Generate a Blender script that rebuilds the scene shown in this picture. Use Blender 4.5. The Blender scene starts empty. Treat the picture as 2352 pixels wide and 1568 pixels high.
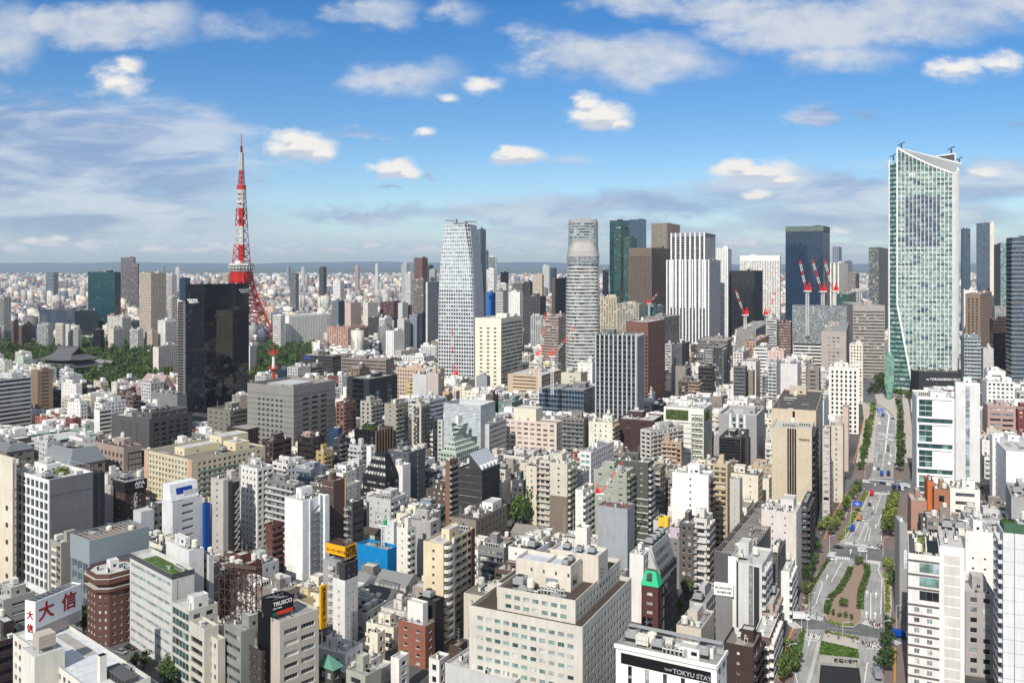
# Procedural Tokyo skyline scene (compact form)
import bpy,math,random
import numpy as np
from mathutils import Vector as V3,Matrix
R=math.radians
H=140.0
F=2000.0
CX,YH=1176.0,616.0
sc=bpy.context.scene
COL=sc.collection
cam=bpy.data.cameras.new("camera");camo=bpy.data.objects.new("camera",cam);COL.objects.link(camo)
camo.location=(0,0,H);camo.rotation_euler=(R(90),0,0)
cam.lens=F/2352*36;cam.sensor_width=36;cam.shift_y=-(784-YH)/2352
cam.clip_start=1.0;cam.clip_end=200000
sc.camera=camo
SUN_AZ,SUN_EL=R(180+22),R(39)
sd=V3((math.sin(SUN_AZ)*math.cos(SUN_EL),math.cos(SUN_AZ)*math.cos(SUN_EL),math.sin(SUN_EL)))
sun=bpy.data.lights.new("sun",'SUN');sun.energy=4.7;sun.angle=R(0.5);sun.color=(1.0,0.95,0.87)
suno=bpy.data.objects.new("sun",sun);COL.objects.link(suno)
suno.rotation_euler=sd.to_track_quat('Z','Y').to_euler();suno.location=(0,-300,600)
sc.view_settings.view_transform='Standard';sc.view_settings.look='None'
sc.view_settings.exposure=0.10;sc.view_settings.gamma=1.0;sc.view_settings.use_curve_mapping=False
sc.cycles.max_bounces=5;sc.cycles.diffuse_bounces=2;sc.cycles.glossy_bounces=2
sc.cycles.volume_bounces=0;sc.cycles.transparent_max_bounces=4
sc.cycles.caustics_reflective=False;sc.cycles.caustics_refractive=False
def lin(c):
 return tuple(((v/12.92)if v<=0.04045 else((v+0.055)/1.055)**2.4)for v in c)
class NT:
 def __init__(s,nt):s.t=nt;s.n=nt.nodes;s.l=nt.links
 def new(s,k,**kw):
  n=s.n.new(k)
  for a,b in kw.items():setattr(n,a,b)
  return n
 def put(s,sock,v):
  if hasattr(v,'is_output')or isinstance(v,bpy.types.NodeSocket):s.l.new(v,sock)
  else:sock.default_value=v
 def math(s,op,a,b=None,c=None,clamp=False):
  n=s.new('ShaderNodeMath',operation=op);n.use_clamp=clamp
  s.put(n.inputs[0],a)
  if b is not None:s.put(n.inputs[1],b)
  if c is not None:s.put(n.inputs[2],c)
  return n.outputs[0]
 def vm(s,op,a,b=None):
  n=s.new('ShaderNodeVectorMath',operation=op)
  s.put(n.inputs[0],a)
  if b is not None:s.put(n.inputs[1],b)
  return n.outputs['Value']if op in('LENGTH','DOT_PRODUCT')else n.outputs[0]
 def mix(s,f,a,b,mode='MIX'):
  n=s.new('ShaderNodeMix',data_type='RGBA',blend_type=mode)
  s.put(n.inputs[0],f);s.put(n.inputs[6],a);s.put(n.inputs[7],b)
  return n.outputs[2]
 def smooth(s,x,lo,hi):
  n=s.new('ShaderNodeMapRange',interpolation_type='SMOOTHSTEP')
  s.put(n.inputs[0],x);n.inputs[1].default_value=lo;n.inputs[2].default_value=hi
  return n.outputs[0]
 def noise(s,vec,scale,detail=2.0,rough=0.5,dist=0.0):
  n=s.new('ShaderNodeTexNoise');s.put(n.inputs['Vector'],vec)
  n.inputs['Scale'].default_value=scale;n.inputs['Detail'].default_value=detail
  n.inputs['Roughness'].default_value=rough;n.inputs['Distortion'].default_value=dist
  return n.outputs['Fac'],n.outputs['Color']
CRISP=[(690,338,82,34,1),(665,322,40,28,.9),(735,350,40,24,.9),(905,388,50,27,1),(935,400,34,18,.9),(868,385,26,12,.5),(1190,358,62,22,1),(1165,347,34,16,.8),(1376,268,74,34,.95),(1350,242,36,26,.85),(1420,285,34,20,.8),(1735,395,98,28,1),(1700,385,50,26,.9),(1800,410,40,18,.8),(1738,446,38,16,.85),(1925,528,30,12,.7),(1110,196,48,22,.6),(975,302,28,14,.65),(1035,225,22,14,.5),(270,190,72,44,.62),(300,158,38,26,.5),(135,548,26,10,.9),(72,552,24,9,.8),(2200,160,70,30,.7),(2300,145,60,28,.7),(2255,400,50,16,.5),(350,572,34,9,.7),(460,570,40,8,.8),(20,568,20,8,.7)]
SOFT=[(1400,135,230,62,1.0),(1290,115,120,56,.8),(1560,140,170,40,.55),(240,62,160,50,1.05),(120,55,90,36,.8),(370,60,90,62,.7),(330,90,70,30,.6),(0,75,95,82,1.1),(850,20,110,38,.95),(900,42,60,26,.6),(560,70,160,30,.35),(1880,55,270,70,.95),(2120,40,260,62,.95),(1640,20,230,34,.9),(1820,60,110,40,.7),(940,175,120,46,.6),(1060,30,60,30,.45),(2340,20,120,60,.6),(1500,10,160,24,.7),(1920,130,180,40,.5)]
GREY=[(150,370,420,150,1.15),(60,290,300,90,.8),(420,410,190,80,.9),(200,500,420,62,.95),(620,420,60,18,.4),(830,495,260,22,.75),(1200,492,330,26,.8),(1500,470,360,42,.9),(1900,445,380,50,.95),(2250,420,260,62,1.0),(2000,500,500,44,.85),(1400,525,420,26,.7),(1878,262,76,28,.9),(1995,265,44,20,.6),(880,437,32,9,.6),(985,406,20,12,.6),(840,305,100,14,.45),(1290,365,60,18,.3),(2340,290,30,16,.5)]
def build_world():
 w=bpy.data.worlds.new("World");sc.world=w;w.use_nodes=True
 t=NT(w.node_tree);t.n.clear()
 out=t.new('ShaderNodeOutputWorld');bg=t.new('ShaderNodeBackground')
 sky=t.new('ShaderNodeTexSky');sky.sky_type='NISHITA';sky.sun_disc=False
 sky.sun_elevation=SUN_EL;sky.sun_rotation=SUN_AZ;sky.altitude=100;sky.air_density=1.0;sky.dust_density=0.4;sky.ozone_density=2.2
 hs=t.new('ShaderNodeHueSaturation');hs.inputs['Saturation'].default_value=1.12;hs.inputs['Value'].default_value=1.0
 t.l.new(sky.outputs[0],hs.inputs['Color'])
 tc=t.new('ShaderNodeTexCoord');sep=t.new('ShaderNodeSeparateXYZ');t.l.new(tc.outputs['Generated'],sep.inputs[0])
 ay=t.math('MAXIMUM',t.math('ABSOLUTE',sep.outputs[1]),0.06)
 u=t.math('DIVIDE',sep.outputs[0],ay);v=t.math('DIVIDE',sep.outputs[2],ay)
 cmb=t.new('ShaderNodeCombineXYZ');t.l.new(u,cmb.inputs[0]);t.l.new(v,cmb.inputs[1]);uv=cmb.outputs[0]
 st=t.vm('MULTIPLY',uv,(1.0,1.9,1.0))
 n1,c1=t.noise(st,9.0,5.0,0.6)
 n2,c2=t.noise(st,30.0,5.0,0.62)
 st2=t.vm('MULTIPLY',uv,(1.0,4.5,1.0))
 n3,c3=t.noise(st2,5.0,7.0,0.62,0.4)
 warp=t.vm('MULTIPLY',t.vm('SUBTRACT',c1,(.5,.5,.5)),(0.10,0.05,0))
 warp2=t.vm('MULTIPLY',t.vm('SUBTRACT',c2,(.5,.5,.5)),(0.022,0.016,0))
 uw=t.vm('ADD',t.vm('ADD',uv,warp),warp2)
 uwc=t.vm('ADD',uv,warp2)
 def field(lst,vec):
  D=None;T=None
  for cx,cy,rx,ry,wgt in lst:
   c=((cx-CX)/F,(YH-cy)/F,0);s=(F/rx,F/ry,0)
   q=t.vm('MULTIPLY',t.vm('SUBTRACT',vec,c),s)
   L=t.vm('LENGTH',q)
   d=t.math('MULTIPLY',t.math('SUBTRACT',1.25,L,clamp=False),wgt)
   D=d if D is None else t.math('MAXIMUM',D,d)
  return D
 dc=field(CRISP,uwc);ds=field(SOFT,uw);dg=field(GREY,uw)
 up=t.vm('ADD',uwc,(0.0,0.006,0));dcu=field(CRISP,up)
 ac=t.smooth(t.math('ADD',dc,t.math('MULTIPLY',t.math('SUBTRACT',n2,.5),1.3)),-.02,0.72)
 asf=t.smooth(t.math('ADD',ds,t.math('MULTIPLY',t.math('SUBTRACT',n1,.5),1.6)),-.05,.80)
 ag=t.smooth(t.math('ADD',dg,t.math('MULTIPLY',t.math('SUBTRACT',n3,.5),2.2)),-.05,.75)
 band=t.math('MULTIPLY',t.smooth(v,0.012,0.022),t.math('SUBTRACT',1.0,t.smooth(v,0.026,0.042)))
 st4=t.vm('MULTIPLY',uv,(1.0,3.2,1.0));n4,_=t.noise(st4,26.0,6.0,0.6)
 al=t.math('MULTIPLY',band,t.smooth(n4,0.38,0.54))
 veil=t.math('MULTIPLY',t.math('SUBTRACT',1.0,t.smooth(v,0.0,0.11)),t.math('ADD',.22,t.math('MULTIPLY',t.smooth(n3,.35,.65),.33)))
 back=t.smooth(sep.outputs[1],-0.05,0.1)
 K=8.7
 def col(r,g,b):return tuple(x*K for x in lin((r,g,b)))+(1,)
 rp=t.new('ShaderNodeValToRGB');t.l.new(t.math('MULTIPLY',v,3.0),rp.inputs[0]);el=rp.color_ramp.elements
 el[0].position=0.0;el[0].color=(.46,.50,.55,1);el[1].position=.95;el[1].color=(.13,.33,.49,1)
 for p_,c_ in((.2,(.42,.475,.53,1)),(.5,(.27,.39,.49,1))):e=el.new(p_);e.color=c_
 hi=t.smooth(sep.outputs[2],.45,.8)
 tint=t.mix(hi,rp.outputs[0],(.46,.50,.52,1));tint2=t.mix(1.0,tint,(2,2,2,1),'MULTIPLY')
 skyc=t.mix(1.0,hs.outputs[0],tint2,'MULTIPLY')
 base=t.mix(veil,skyc,col(.74,.84,.91))
 c_g=t.mix(t.smooth(n3,.40,.62),col(.55,.63,.78),col(.84,.86,.90))
 base=t.mix(t.math('MULTIPLY',t.math('MULTIPLY',ag,0.76),back),base,c_g)
 c_s=t.mix(t.smooth(t.math('ADD',t.math('MULTIPLY',n1,.7),t.math('MULTIPLY',n2,.3)),.35,.62),col(.66,.73,.84),col(.87,.88,.89))
 base=t.mix(t.math('MULTIPLY',t.math('MULTIPLY',asf,0.84),back),base,c_s)
 base=t.mix(t.math('MULTIPLY',al,0.92),base,t.mix(t.smooth(n4,.45,.62),col(.74,.79,.87),col(.93,.93,.93)))
 top=t.smooth(t.math('ADD',t.math('SUBTRACT',dc,dcu),t.math('MULTIPLY',t.math('SUBTRACT',n2,.5),.35)),-0.22,0.10)
 c_c=t.mix(top,col(.79,.82,.87),col(.965,.95,.925))
 base=t.mix(t.math('MULTIPLY',ac,back),base,c_c)
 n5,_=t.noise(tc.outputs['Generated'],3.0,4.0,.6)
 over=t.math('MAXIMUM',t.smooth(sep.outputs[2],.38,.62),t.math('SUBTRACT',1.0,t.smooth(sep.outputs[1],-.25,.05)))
 base=t.mix(t.math('MULTIPLY',over,t.smooth(n5,.36,.66)),base,col(.88,.88,.87))  # unseen white cloud overhead and behind the camera, added for neutral fill light
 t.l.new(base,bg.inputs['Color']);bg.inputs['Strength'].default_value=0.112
 t.l.new(bg.outputs[0],out.inputs[0])
 w.cycles.sampling_method='MANUAL';w.cycles.sample_map_resolution=512
build_world()
TAG={'P':(0,0,1),'A1':(0,976.2,.3776),'A2':(588,976.2,.3776),'A3':(1176,976.2,.3776),'A4':(1764,976.2,.3776),'B1':(0,545.5,.3296),'B2':(588,545.5,.3296),'B3':(1176,545.5,.3296),'B4':(1764,545.5,.3296),'C4':(947.4,470.8,.2441),'C5':(1464.2,470.8,.2441),'D1':(1062.3,1177.1,.2494),'T':(488.1,298.6,.3001),'TH':(2009.8,315.8,.2015),'S2':(1176,0,.5)}
def px(tag,x):return TAG[tag][0]+x*TAG[tag][2]
def py(tag,y):return TAG[tag][1]+y*TAG[tag][2]
def ground(tag,x,y,z=0.0):
 X,Yp=px(tag,x),py(tag,y)
 D=F*(H-z)/(Yp-YH)
 return V3(((X-CX)/F*D,D,z))
def wpt(tag,x,D):return(px(tag,x)-CX)/F*D
def zat(tag,y,D):return H-(py(tag,y)-YH)*D/F
def proj(p):
 return CX+F*p[0]/p[1],YH+F*(H-p[2])/p[1]
PAL={'white':(.90,.89,.87),'cream':(.89,.85,.76),'beige':(.80,.75,.67),'warm':(.82,.79,.75),'grey':(.62,.62,.61),'lgrey':(.76,.76,.75),'mgrey':(.50,.50,.50),'dgrey':(.34,.34,.35),'black':(.15,.15,.16),'brown':(.40,.31,.27),'dbrown':(.27,.21,.19),'brick':(.55,.29,.21),'rbrown':(.45,.24,.20),'tan':(.76,.65,.50),'yellow':(.87,.76,.50),'pink':(.80,.68,.63),'lpink':(.86,.82,.80),'orange':(.80,.55,.35),'stone':(.62,.57,.51),'slate':(.47,.50,.53),'teal':(.10,.23,.27),'blue':(.10,.32,.62),'bblue':(.05,.55,.85),'green':(.25,.55,.42),'olive':(.36,.38,.33),'ggreen':(.62,.66,.60),'navy':(.12,.18,.28),'bluegrey':(.50,.55,.60),'maroon':(.33,.22,.22),'sheet':(.58,.60,.62),'gyellow':(.78,.68,.20),'lilac':(.74,.66,.74),'mint':(.70,.78,.72),'red':(.75,.13,.08),'conc':(.66,.64,.60),'roofg':(.60,.60,.58),'roofd':(.36,.34,.31),'roofl':(.76,.76,.74),'roofb':(.52,.49,.44),'rooft':(.30,.25,.22),'steel':(.55,.56,.57),'rust':(.38,.27,.21),'purple':(.47,.40,.42),'greyb':(.55,.50,.46),'charcoal':(.24,.24,.26)}
_m={}
def P(c):return PAL[c]if isinstance(c,str)else c
def wmt(c,rough=.75,kind='wall'):
 key=(kind,P(c),rough)
 if key in _m:return _m[key]
 m=bpy.data.materials.new((c if isinstance(c,str)else 'colour')+'_'+kind);m.use_nodes=True
 t=NT(m.node_tree);b=t.n['Principled BSDF']
 b.inputs['Roughness'].default_value=rough;b.inputs['Specular IOR Level'].default_value=.25
 tc=t.new('ShaderNodeTexCoord');oi=t.new('ShaderNodeObjectInfo')
 off=t.new('ShaderNodeCombineXYZ');r=t.math('MULTIPLY',oi.outputs['Random'],300.0);t.l.new(r,off.inputs[0]);t.l.new(r,off.inputs[1])
 p=t.vm('ADD',tc.outputs['Object'],off.outputs[0])
 if kind=='wall':
  n1,_=t.noise(t.vm('MULTIPLY',p,(1,1,.12)),.9,3,.6)
  n2,_=t.noise(p,.11,3,.55)
  sz=t.new('ShaderNodeSeparateXYZ');t.l.new(tc.outputs['Object'],sz.inputs[0]);ln=t.math('MULTIPLY',t.math('LESS_THAN',t.math('FRACT',t.math('DIVIDE',sz.outputs[2],3.1)),.035),.16)
  ln2=t.math('MULTIPLY',t.math('LESS_THAN',t.math('FRACT',t.math('DIVIDE',t.math('ADD',sz.outputs[0],sz.outputs[1]),2.7)),.03),.10)
  f=t.math('ADD',t.math('ADD',ln,ln2),t.math('ADD',t.math('MULTIPLY',t.smooth(n1,.3,.75),.24),t.math('MULTIPLY',t.smooth(n2,.3,.7),.17)))
 elif kind=='roof':
  n1,_=t.noise(p,.45,5,.65);n2,_=t.noise(p,3.0,2,.5)
  f=t.math('ADD',t.math('MULTIPLY',t.smooth(n1,.35,.65),.34),t.math('MULTIPLY',n2,.10))
 else:
  n1,_=t.noise(p,.8,2,.5);f=t.math('MULTIPLY',n1,.18)
 L=lin(P(c));g_=.3*L[0]+.6*L[1]+.1*L[2];q_=max(P(c))-min(P(c));q_=1 if q_>.5 else .72;L=tuple(g_+(x-g_)*q_ for x in L)
 dark=tuple(x*y for x,y in zip(L,(.50,.47,.43)))+(1,)
 colr=t.mix(f,tuple(L)+(1,),dark)
 t.l.new(colr,b.inputs['Base Color'])
 _m[key]=m;return m
def pn(name,c,rough=.6,metal=0.0,spec=.4,linear=False):
 key=('plain',name)
 if key in _m:return _m[key]
 m=bpy.data.materials.new(name);m.use_nodes=True
 t=NT(m.node_tree);b=t.n['Principled BSDF']
 L=c if linear else lin(P(c))
 tc=t.new('ShaderNodeTexCoord');n,_=t.noise(tc.outputs['Object'],1.7,2,.5)
 t.l.new(t.mix(t.math('MULTIPLY',n,.25),tuple(L)+(1,),tuple(x*.6 for x in L)+(1,)),b.inputs['Base Color'])
 b.inputs['Roughness'].default_value=rough;b.inputs['Metallic'].default_value=metal;b.inputs['Specular IOR Level'].default_value=spec
 _m[key]=m;return m
def glassmat(name,c,rough=.08,spec=.6,metal=0.0):
 key=('glass',name)
 if key in _m:return _m[key]
 m=bpy.data.materials.new('glass_'+name);m.use_nodes=True
 t=NT(m.node_tree);b=t.n['Principled BSDF']
 ge=t.new('ShaderNodeNewGeometry');n,_=t.noise(ge.outputs['Position'],.35,1,.5)
 L=c
 t.l.new(t.mix(t.smooth(n,.35,.65),tuple(x*.6 for x in L)+(1,),tuple(x*1.35 for x in L)+(1,)),b.inputs['Base Color'])
 b.inputs['Roughness'].default_value=rough;b.inputs['Specular IOR Level'].default_value=spec;b.inputs['Metallic'].default_value=metal
 _m[key]=m;return m
G={'k':glassmat('dark',(.018,.022,.026)),'m':glassmat('mid',(.06,.07,.08)),'c':glassmat('curtain',(.42,.42,.38),.4,.3),'l':glassmat('pale',(.20,.24,.25),.2),'g':glassmat('green',(.16,.27,.24),.12),'G':glassmat('deep_green',(.035,.085,.08),.08),'t':glassmat('teal',(.008,.055,.065),.08,.6),'T':glassmat('teal_lit',(.03,.12,.13),.1),'b':glassmat('blue',(.012,.035,.075),.06,.7),'B':glassmat('blue_grey',(.05,.09,.14),.08,.7),'n':glassmat('night',(.006,.008,.012),.04,.6),'v':glassmat('silver',(.30,.36,.38),.12,.8),'p':glassmat('pale_green',(.34,.41,.38),.15,.6)}  # two teal tones, the paler one mixed in among panes
PALS={'d':'kkkkmmcl','dd':'kkkkkm','g':'ggggGlvc','c':'ccclkm','m':'mmkklc','t':'ttttttTt','n':'nnnnnnnk','b':'bbbbbbk','s':'vvlvBm','TH':'ppgpgppGvlp','THd':'mmmkGm','G':'GGGGgGGk','B':'BBBBB','v':'vvvvlpv','w':'ccccl','l':'lllclm','T':'TTTtG','k':'k','p':'pppg'}
class MB:
 def __init__(s):s.v=[];s.f=[];s.m=[]
 def quad(s,a,b,c,d,m=0):
  n=len(s.v);s.v+=[a,b,c,d];s.f.append((n,n+1,n+2,n+3));s.m.append(m)
 def poly(s,pts,m=0):
  n=len(s.v);s.v+=[tuple(p)for p in pts];s.f.append(tuple(range(n,n+len(pts))));s.m.append(m)
 def box(s,x0,x1,y0,y1,z0,z1,m=0,top=None,bottom=True):
  n=len(s.v)
  s.v+=[(x0,y0,z0),(x1,y0,z0),(x1,y1,z0),(x0,y1,z0),(x0,y0,z1),(x1,y0,z1),(x1,y1,z1),(x0,y1,z1)]
  fs=[(4,5,6,7),(0,1,5,4),(1,2,6,5),(2,3,7,6),(3,0,4,7)]+([(3,2,1,0)]if bottom else[])
  for i,f in enumerate(fs):s.f.append(tuple(n+k for k in f));s.m.append(top if(i==0 and top is not None)else m)
 def obox(s,o,ux,uy,uz,m=0):
  o=V3(o);ux=V3(ux);uy=V3(uy);uz=V3(uz);n=len(s.v)
  for a in(o,o+ux,o+ux+uy,o+uy):s.v.append(tuple(a))
  for a in(o,o+ux,o+ux+uy,o+uy):s.v.append(tuple(a+uz))
  for f in((4,5,6,7),(0,1,5,4),(1,2,6,5),(2,3,7,6),(3,0,4,7),(3,2,1,0)):
   s.f.append(tuple(n+k for k in f));s.m.append(m)
 def bar(s,a,b,w=.2,m=0,w2=None):
  a=V3(a);b=V3(b);d=(b-a)
  if d.length<1e-6:return
  d.normalize();x=d.cross(V3((0,0,1)))
  if x.length<.05:x=V3((1,0,0))
  x.normalize();y=d.cross(x);w2=w if w2 is None else w2;n=len(s.v)
  for p,ww in((a,w),(b,w2)):
   for sx,sy in((-1,-1),(1,-1),(1,1),(-1,1)):s.v.append(tuple(p+x*sx*ww/2+y*sy*ww/2))
  for f in((0,1,5,4),(1,2,6,5),(2,3,7,6),(3,0,4,7),(3,2,1,0),(4,5,6,7)):s.f.append(tuple(n+k for k in f));s.m.append(m)
 def prism(s,pts,z0,z1,m=0,top=None,bottom=False):
  k=len(pts);n=len(s.v)
  s.v+=[(p[0],p[1],z0)for p in pts]+[(p[0],p[1],z1)for p in pts]
  for i in range(k):j=(i+1)%k;s.f.append((n+i,n+j,n+k+j,n+k+i));s.m.append(m)
  s.f.append(tuple(n+k+i for i in range(k)));s.m.append(m if top is None else top)
  if bottom:s.f.append(tuple(n+k-1-i for i in range(k)));s.m.append(m)
 def cyl(s,cx,cy,z0,z1,r,m=0,n=12,r2=None,top=None):
  r2=r if r2 is None else r2;b=len(s.v)
  for z,rr in((z0,r),(z1,r2)):
   for i in range(n):a=2*math.pi*i/n;s.v.append((cx+rr*math.cos(a),cy+rr*math.sin(a),z))
  for i in range(n):j=(i+1)%n;s.f.append((b+i,b+j,b+n+j,b+n+i));s.m.append(m)
  s.f.append(tuple(b+n+i for i in range(n)));s.m.append(m if top is None else top)
 def loft(s,rings,m=0,cap=True,capm=None):
  n=len(rings[0]);b=len(s.v)
  for r in rings:s.v+=[tuple(p)for p in r]
  for k in range(len(rings)-1):
   for i in range(n):j=(i+1)%n;s.f.append((b+k*n+i,b+k*n+j,b+(k+1)*n+j,b+(k+1)*n+i));s.m.append(m)
  if cap:s.f.append(tuple(b+(len(rings)-1)*n+i for i in range(n)));s.m.append(m if capm is None else capm)
 def mesh(s,name,mats):
  me=bpy.data.meshes.new(name);me.from_pydata(s.v,[],s.f)
  for m in mats:me.materials.append(m)
  me.polygons.foreach_set('material_index',s.m);me.update();return me
 def bd(s,name,mats,parent=None,loc=None,smooth=False):
  me=s.mesh(name,mats)
  if smooth:me.polygons.foreach_set('use_smooth',[True]*len(me.polygons))
  return link(name,me,parent,loc)
def link(name,me,parent=None,loc=None,rz=None,scale=None):
 o=bpy.data.objects.new(name,me);COL.objects.link(o)
 if parent is not None:o.parent=parent
 if loc is not None:o.location=loc
 if rz is not None:o.rotation_euler=(0,0,rz)
 if scale is not None:o.scale=scale
 return o
def empty(name,loc,rz=0):return link(name,None,None,loc,rz)
USED_LABELS=set()
def tag(o,lb,cat,group=None,kind=None):
 if lb:o['label']=lb
 if cat:o['category']=cat
 if group:o['group']=group
 if kind:o['kind']=kind
 return o
def struct(name,mb,mats,kind='structure',lb=None,cat=None):
 o=mb.bd(name,mats);o['kind']=kind
 if lb:o['label']=lb;o['category']=cat
 return o
def txm(txt,size,mat,parent,loc,rot,depth=.05,name='lettering',align='LEFT',sx=1.0,spacing=1.0,line=1.0):
 cu=bpy.data.curves.new(name,'FONT');cu.body=txt;cu.size=size;cu.extrude=depth/2;cu.align_x=align;cu.offset=size*.022
 cu.space_character=spacing;cu.space_line=line;cu.resolution_u=3
 tmp=bpy.data.objects.new(name,cu);COL.objects.link(tmp)
 dg=bpy.context.evaluated_depsgraph_get();me=bpy.data.meshes.new_from_object(tmp.evaluated_get(dg))
 bpy.data.objects.remove(tmp);me.materials.clear();me.materials.append(mat);me.name=name
 for p in me.polygons:p.material_index=0
 o=link(name,me,parent,loc);o.rotation_euler=rot;o.scale=(sx,1,1);return o
def S(fh=3.2,bw=3.0,ww=.55,wh=.5,sill=.3,d=.25,pal='d',mg=.6,top=1.0,base=0.0,mull=0,fin=None,ledge=None,bal=None,trim=None,obj=None,floorband=None,rnd=0.0,tm=None):
 return dict(fh=fh,bw=bw,ww=ww,wh=wh,sill=sill,d=d,pal=pal,mg=mg,top=top,base=base,mull=mull,fin=fin,ledge=ledge,bal=bal,obj=obj,floorband=floorband,rnd=rnd,tm=tm)
GL=list('kmclgGtTbBnvp');GI={g:i for i,g in enumerate(GL)}
def wsl(wc,trim):return[wc,trim]+[G[g]for g in GL]
_win={}
def rd1(v):return max(.1,round(v,1))
def winmesh(w,h,g,frame,mull):
 key=(rd1(w),rd1(h),g,frame.name,mull)
 if key in _win:return _win[key]
 w,h=key[0],key[1];b=MB();e=.07
 b.quad((0,0,0),(w,0,0),(w,0,h),(0,0,h),1)
 for a in((0,e,0,h),(w-e,w,0,h),(e,w-e,0,e),(e,w-e,h-e,h)):b.box(a[0],a[1],-.05,-.004,a[2],a[3],0)
 for i in range(mull):x=w*(i+1)/(mull+1);b.box(x-.03,x+.03,-.05,-.004,e,h-e,0)
 _win[key]=b.mesh('window',[frame,G[g]]);return _win[key]
def fac(mb,P0,U,W,z0,z1,sp,rng,wins=None):
 U=V3((U[0],U[1],0));N=V3((U.y,-U.x,0));P0=V3((P0[0],P0[1],0))
 def pt(u,z,d=0):q=P0+U*u-N*d;return(q.x,q.y,z)
 def rect(u0,u1,a,b,d=0,m=0):
  if u1-u0>1e-3 and b-a>1e-3:mb.quad(pt(u0,a,d),pt(u1,a,d),pt(u1,b,d),pt(u0,b,d),m)
 if sp is None or W<1.0:rect(0,W,z0,z1);return
 fh=sp['fh'];zt=z1-sp['top'];zb=z0+sp['base'];nf=max(1,int(round((zt-zb)/fh)))
 if zt-zb<fh*.6:rect(0,W,z0,z1);return
 fh=(zt-zb)/nf;mg=min(sp['mg'],W*.42);nb=max(1,int(round((W-2*mg)/sp['bw'])));bw=(W-2*mg)/nb
 d=sp['d'];pal=PALS[sp['pal']];ww=bw*sp['ww'];wh=fh*sp['wh'];sl=fh*sp['sill']
 rect(0,W,zt,z1);
 if zb>z0:rect(0,W,z0,zb)
 full=sp['ww']>=.999;fullh=sp['wh']>=.999
 if fullh:wh=fh;sl=0
 us=[(mg+i*bw+(bw-ww)/2,mg+i*bw+(bw+ww)/2)for i in range(nb)]
 if full:us=[(mg,W-mg)]
 if fullh:rows=[(zb,zt)]
 else:rows=[(zb+k*fh+sl,min(zb+k*fh+sl+wh,zb+(k+1)*fh-.02))for k in range(nf)]
 zz=zb
 for a,b in rows:
  rect(0,W,zz,a);zz=b
 rect(0,W,zz,zt)
 for k,(a,b)in enumerate(rows):
  uu=0
  for(u0,u1)in us:
   rect(uu,u0,a,b);uu=u1
  rect(uu,W,a,b)
  for(u0,u1)in us:
   if d>.02:
    mb.quad(pt(u0,a),pt(u1,a),pt(u1,a,d),pt(u0,a,d),1)
    mb.quad(pt(u0,b,d),pt(u1,b,d),pt(u1,b),pt(u0,b),1)
    mb.quad(pt(u0,a),pt(u0,a,d),pt(u0,b,d),pt(u0,b),1)
    mb.quad(pt(u1,a,d),pt(u1,a),pt(u1,b),pt(u1,b,d),1)
   if wins is not None and not full and not fullh:
    g=rng.choice(pal)
    wins.append((u1-u0,b-a,g,pt(u0,a,d-.05 if d>.1 else-.05),U,sp['mull']))
    continue
   nx=nb if full else 1;ny=nf if fullh else 1
   for i in range(nx):
    for j in range(ny):
     g=GI[pal[0]if rng.random()<.55 and full else rng.choice(pal)]
     ua=u0+(u1-u0)*i/nx;ub=u0+(u1-u0)*(i+1)/nx;za=a+(b-a)*j/ny;zb2=a+(b-a)*(j+1)/ny
     rect(ua,ub,za,zb2,d,2+g)
   mu=sp['mull']
   if full and mu:
    for i in range(1,nb*mu):
     u=u0+(u1-u0)*i/(nb*mu);mb.obox(pt(u-.06,a,d-.01),U*.12,N*.12,(0,0,b-a),1)
   if fullh:
    for j in range(1,ny):
     z=a+(b-a)*j/ny;mb.obox(pt(u0,z-fh*.13,d-.01),U*(u1-u0),N*.08,(0,0,fh*.26),1 if sp['floorband']is None else 0)
   if not full and not fullh and mu and d>.05:
    for i in range(mu):
     u=u0+(u1-u0)*(i+1)/(mu+1);mb.obox(pt(u-.05,a,d-.01),U*.1,N*.06,(0,0,b-a),1)
 if sp['fin']:
  ev,fw,fd=sp['fin']
  for i in range(0,nb+1):
   if i%ev==0:
    u=min(max(mg+i*bw-fw/2,0),W-fw);mb.obox(pt(u,zb-.01),U*fw,N*fd,(0,0,z1-zb+.3),1)
 if sp['ledge']:
  lh,ld=sp['ledge']
  for k in range(nf+1):
   mb.obox(pt(0,zb+k*fh-lh/2),U*W,N*ld,(0,0,lh),1)
 if sp['bal']:
  f0,f1,bd,bh=sp['bal']
  return[(pt(W*f0,zb+k*fh+.05),U,N,W*(f1-f0),bd,bh)for k in range(nf)]
_bal={};_sill={}
def sillmesh(w,m):
 k=(w,m.name)
 if k not in _sill:b=MB();b.box(-.08,w+.08,-.32,-.06,-.12,-.02,0);_sill[k]=b.mesh('sill',[m])
 return _sill[k]
def balcony_mesh(W,bd,bh,mat,rail):
 key=(round(W,1),bd,bh,mat.name,rail)
 if key in _bal:return _bal[key]
 b=MB();W=key[0]
 b.box(0,W,-bd,-.003,-.15,.08,0)
 if rail:
  b.box(0,W,-bd,-bd+.06,bh-.08,bh,0)
  for i in range(int(W/.6)+1):x=min(i*.6,W-.05);b.box(x,x+.05,-bd+.004,-bd+.05,.08,bh-.08,0)
 else:
  b.box(0,W,-bd,-bd+.12,.08,bh,0)
 b.box(0,.12,-bd+.12,-.003,.08,bh,0);b.box(W-.12,W,-bd+.12,-.003,.08,bh,0)
 n=max(1,int(W/4.5))
 for i in range(1,n):x=W*i/n;b.box(x-.06,x+.06,-bd+.12,-.003,.08,2.0,0)
 _bal[key]=b.mesh('balcony',[mat]);return _bal[key]
PROTO={}
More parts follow.
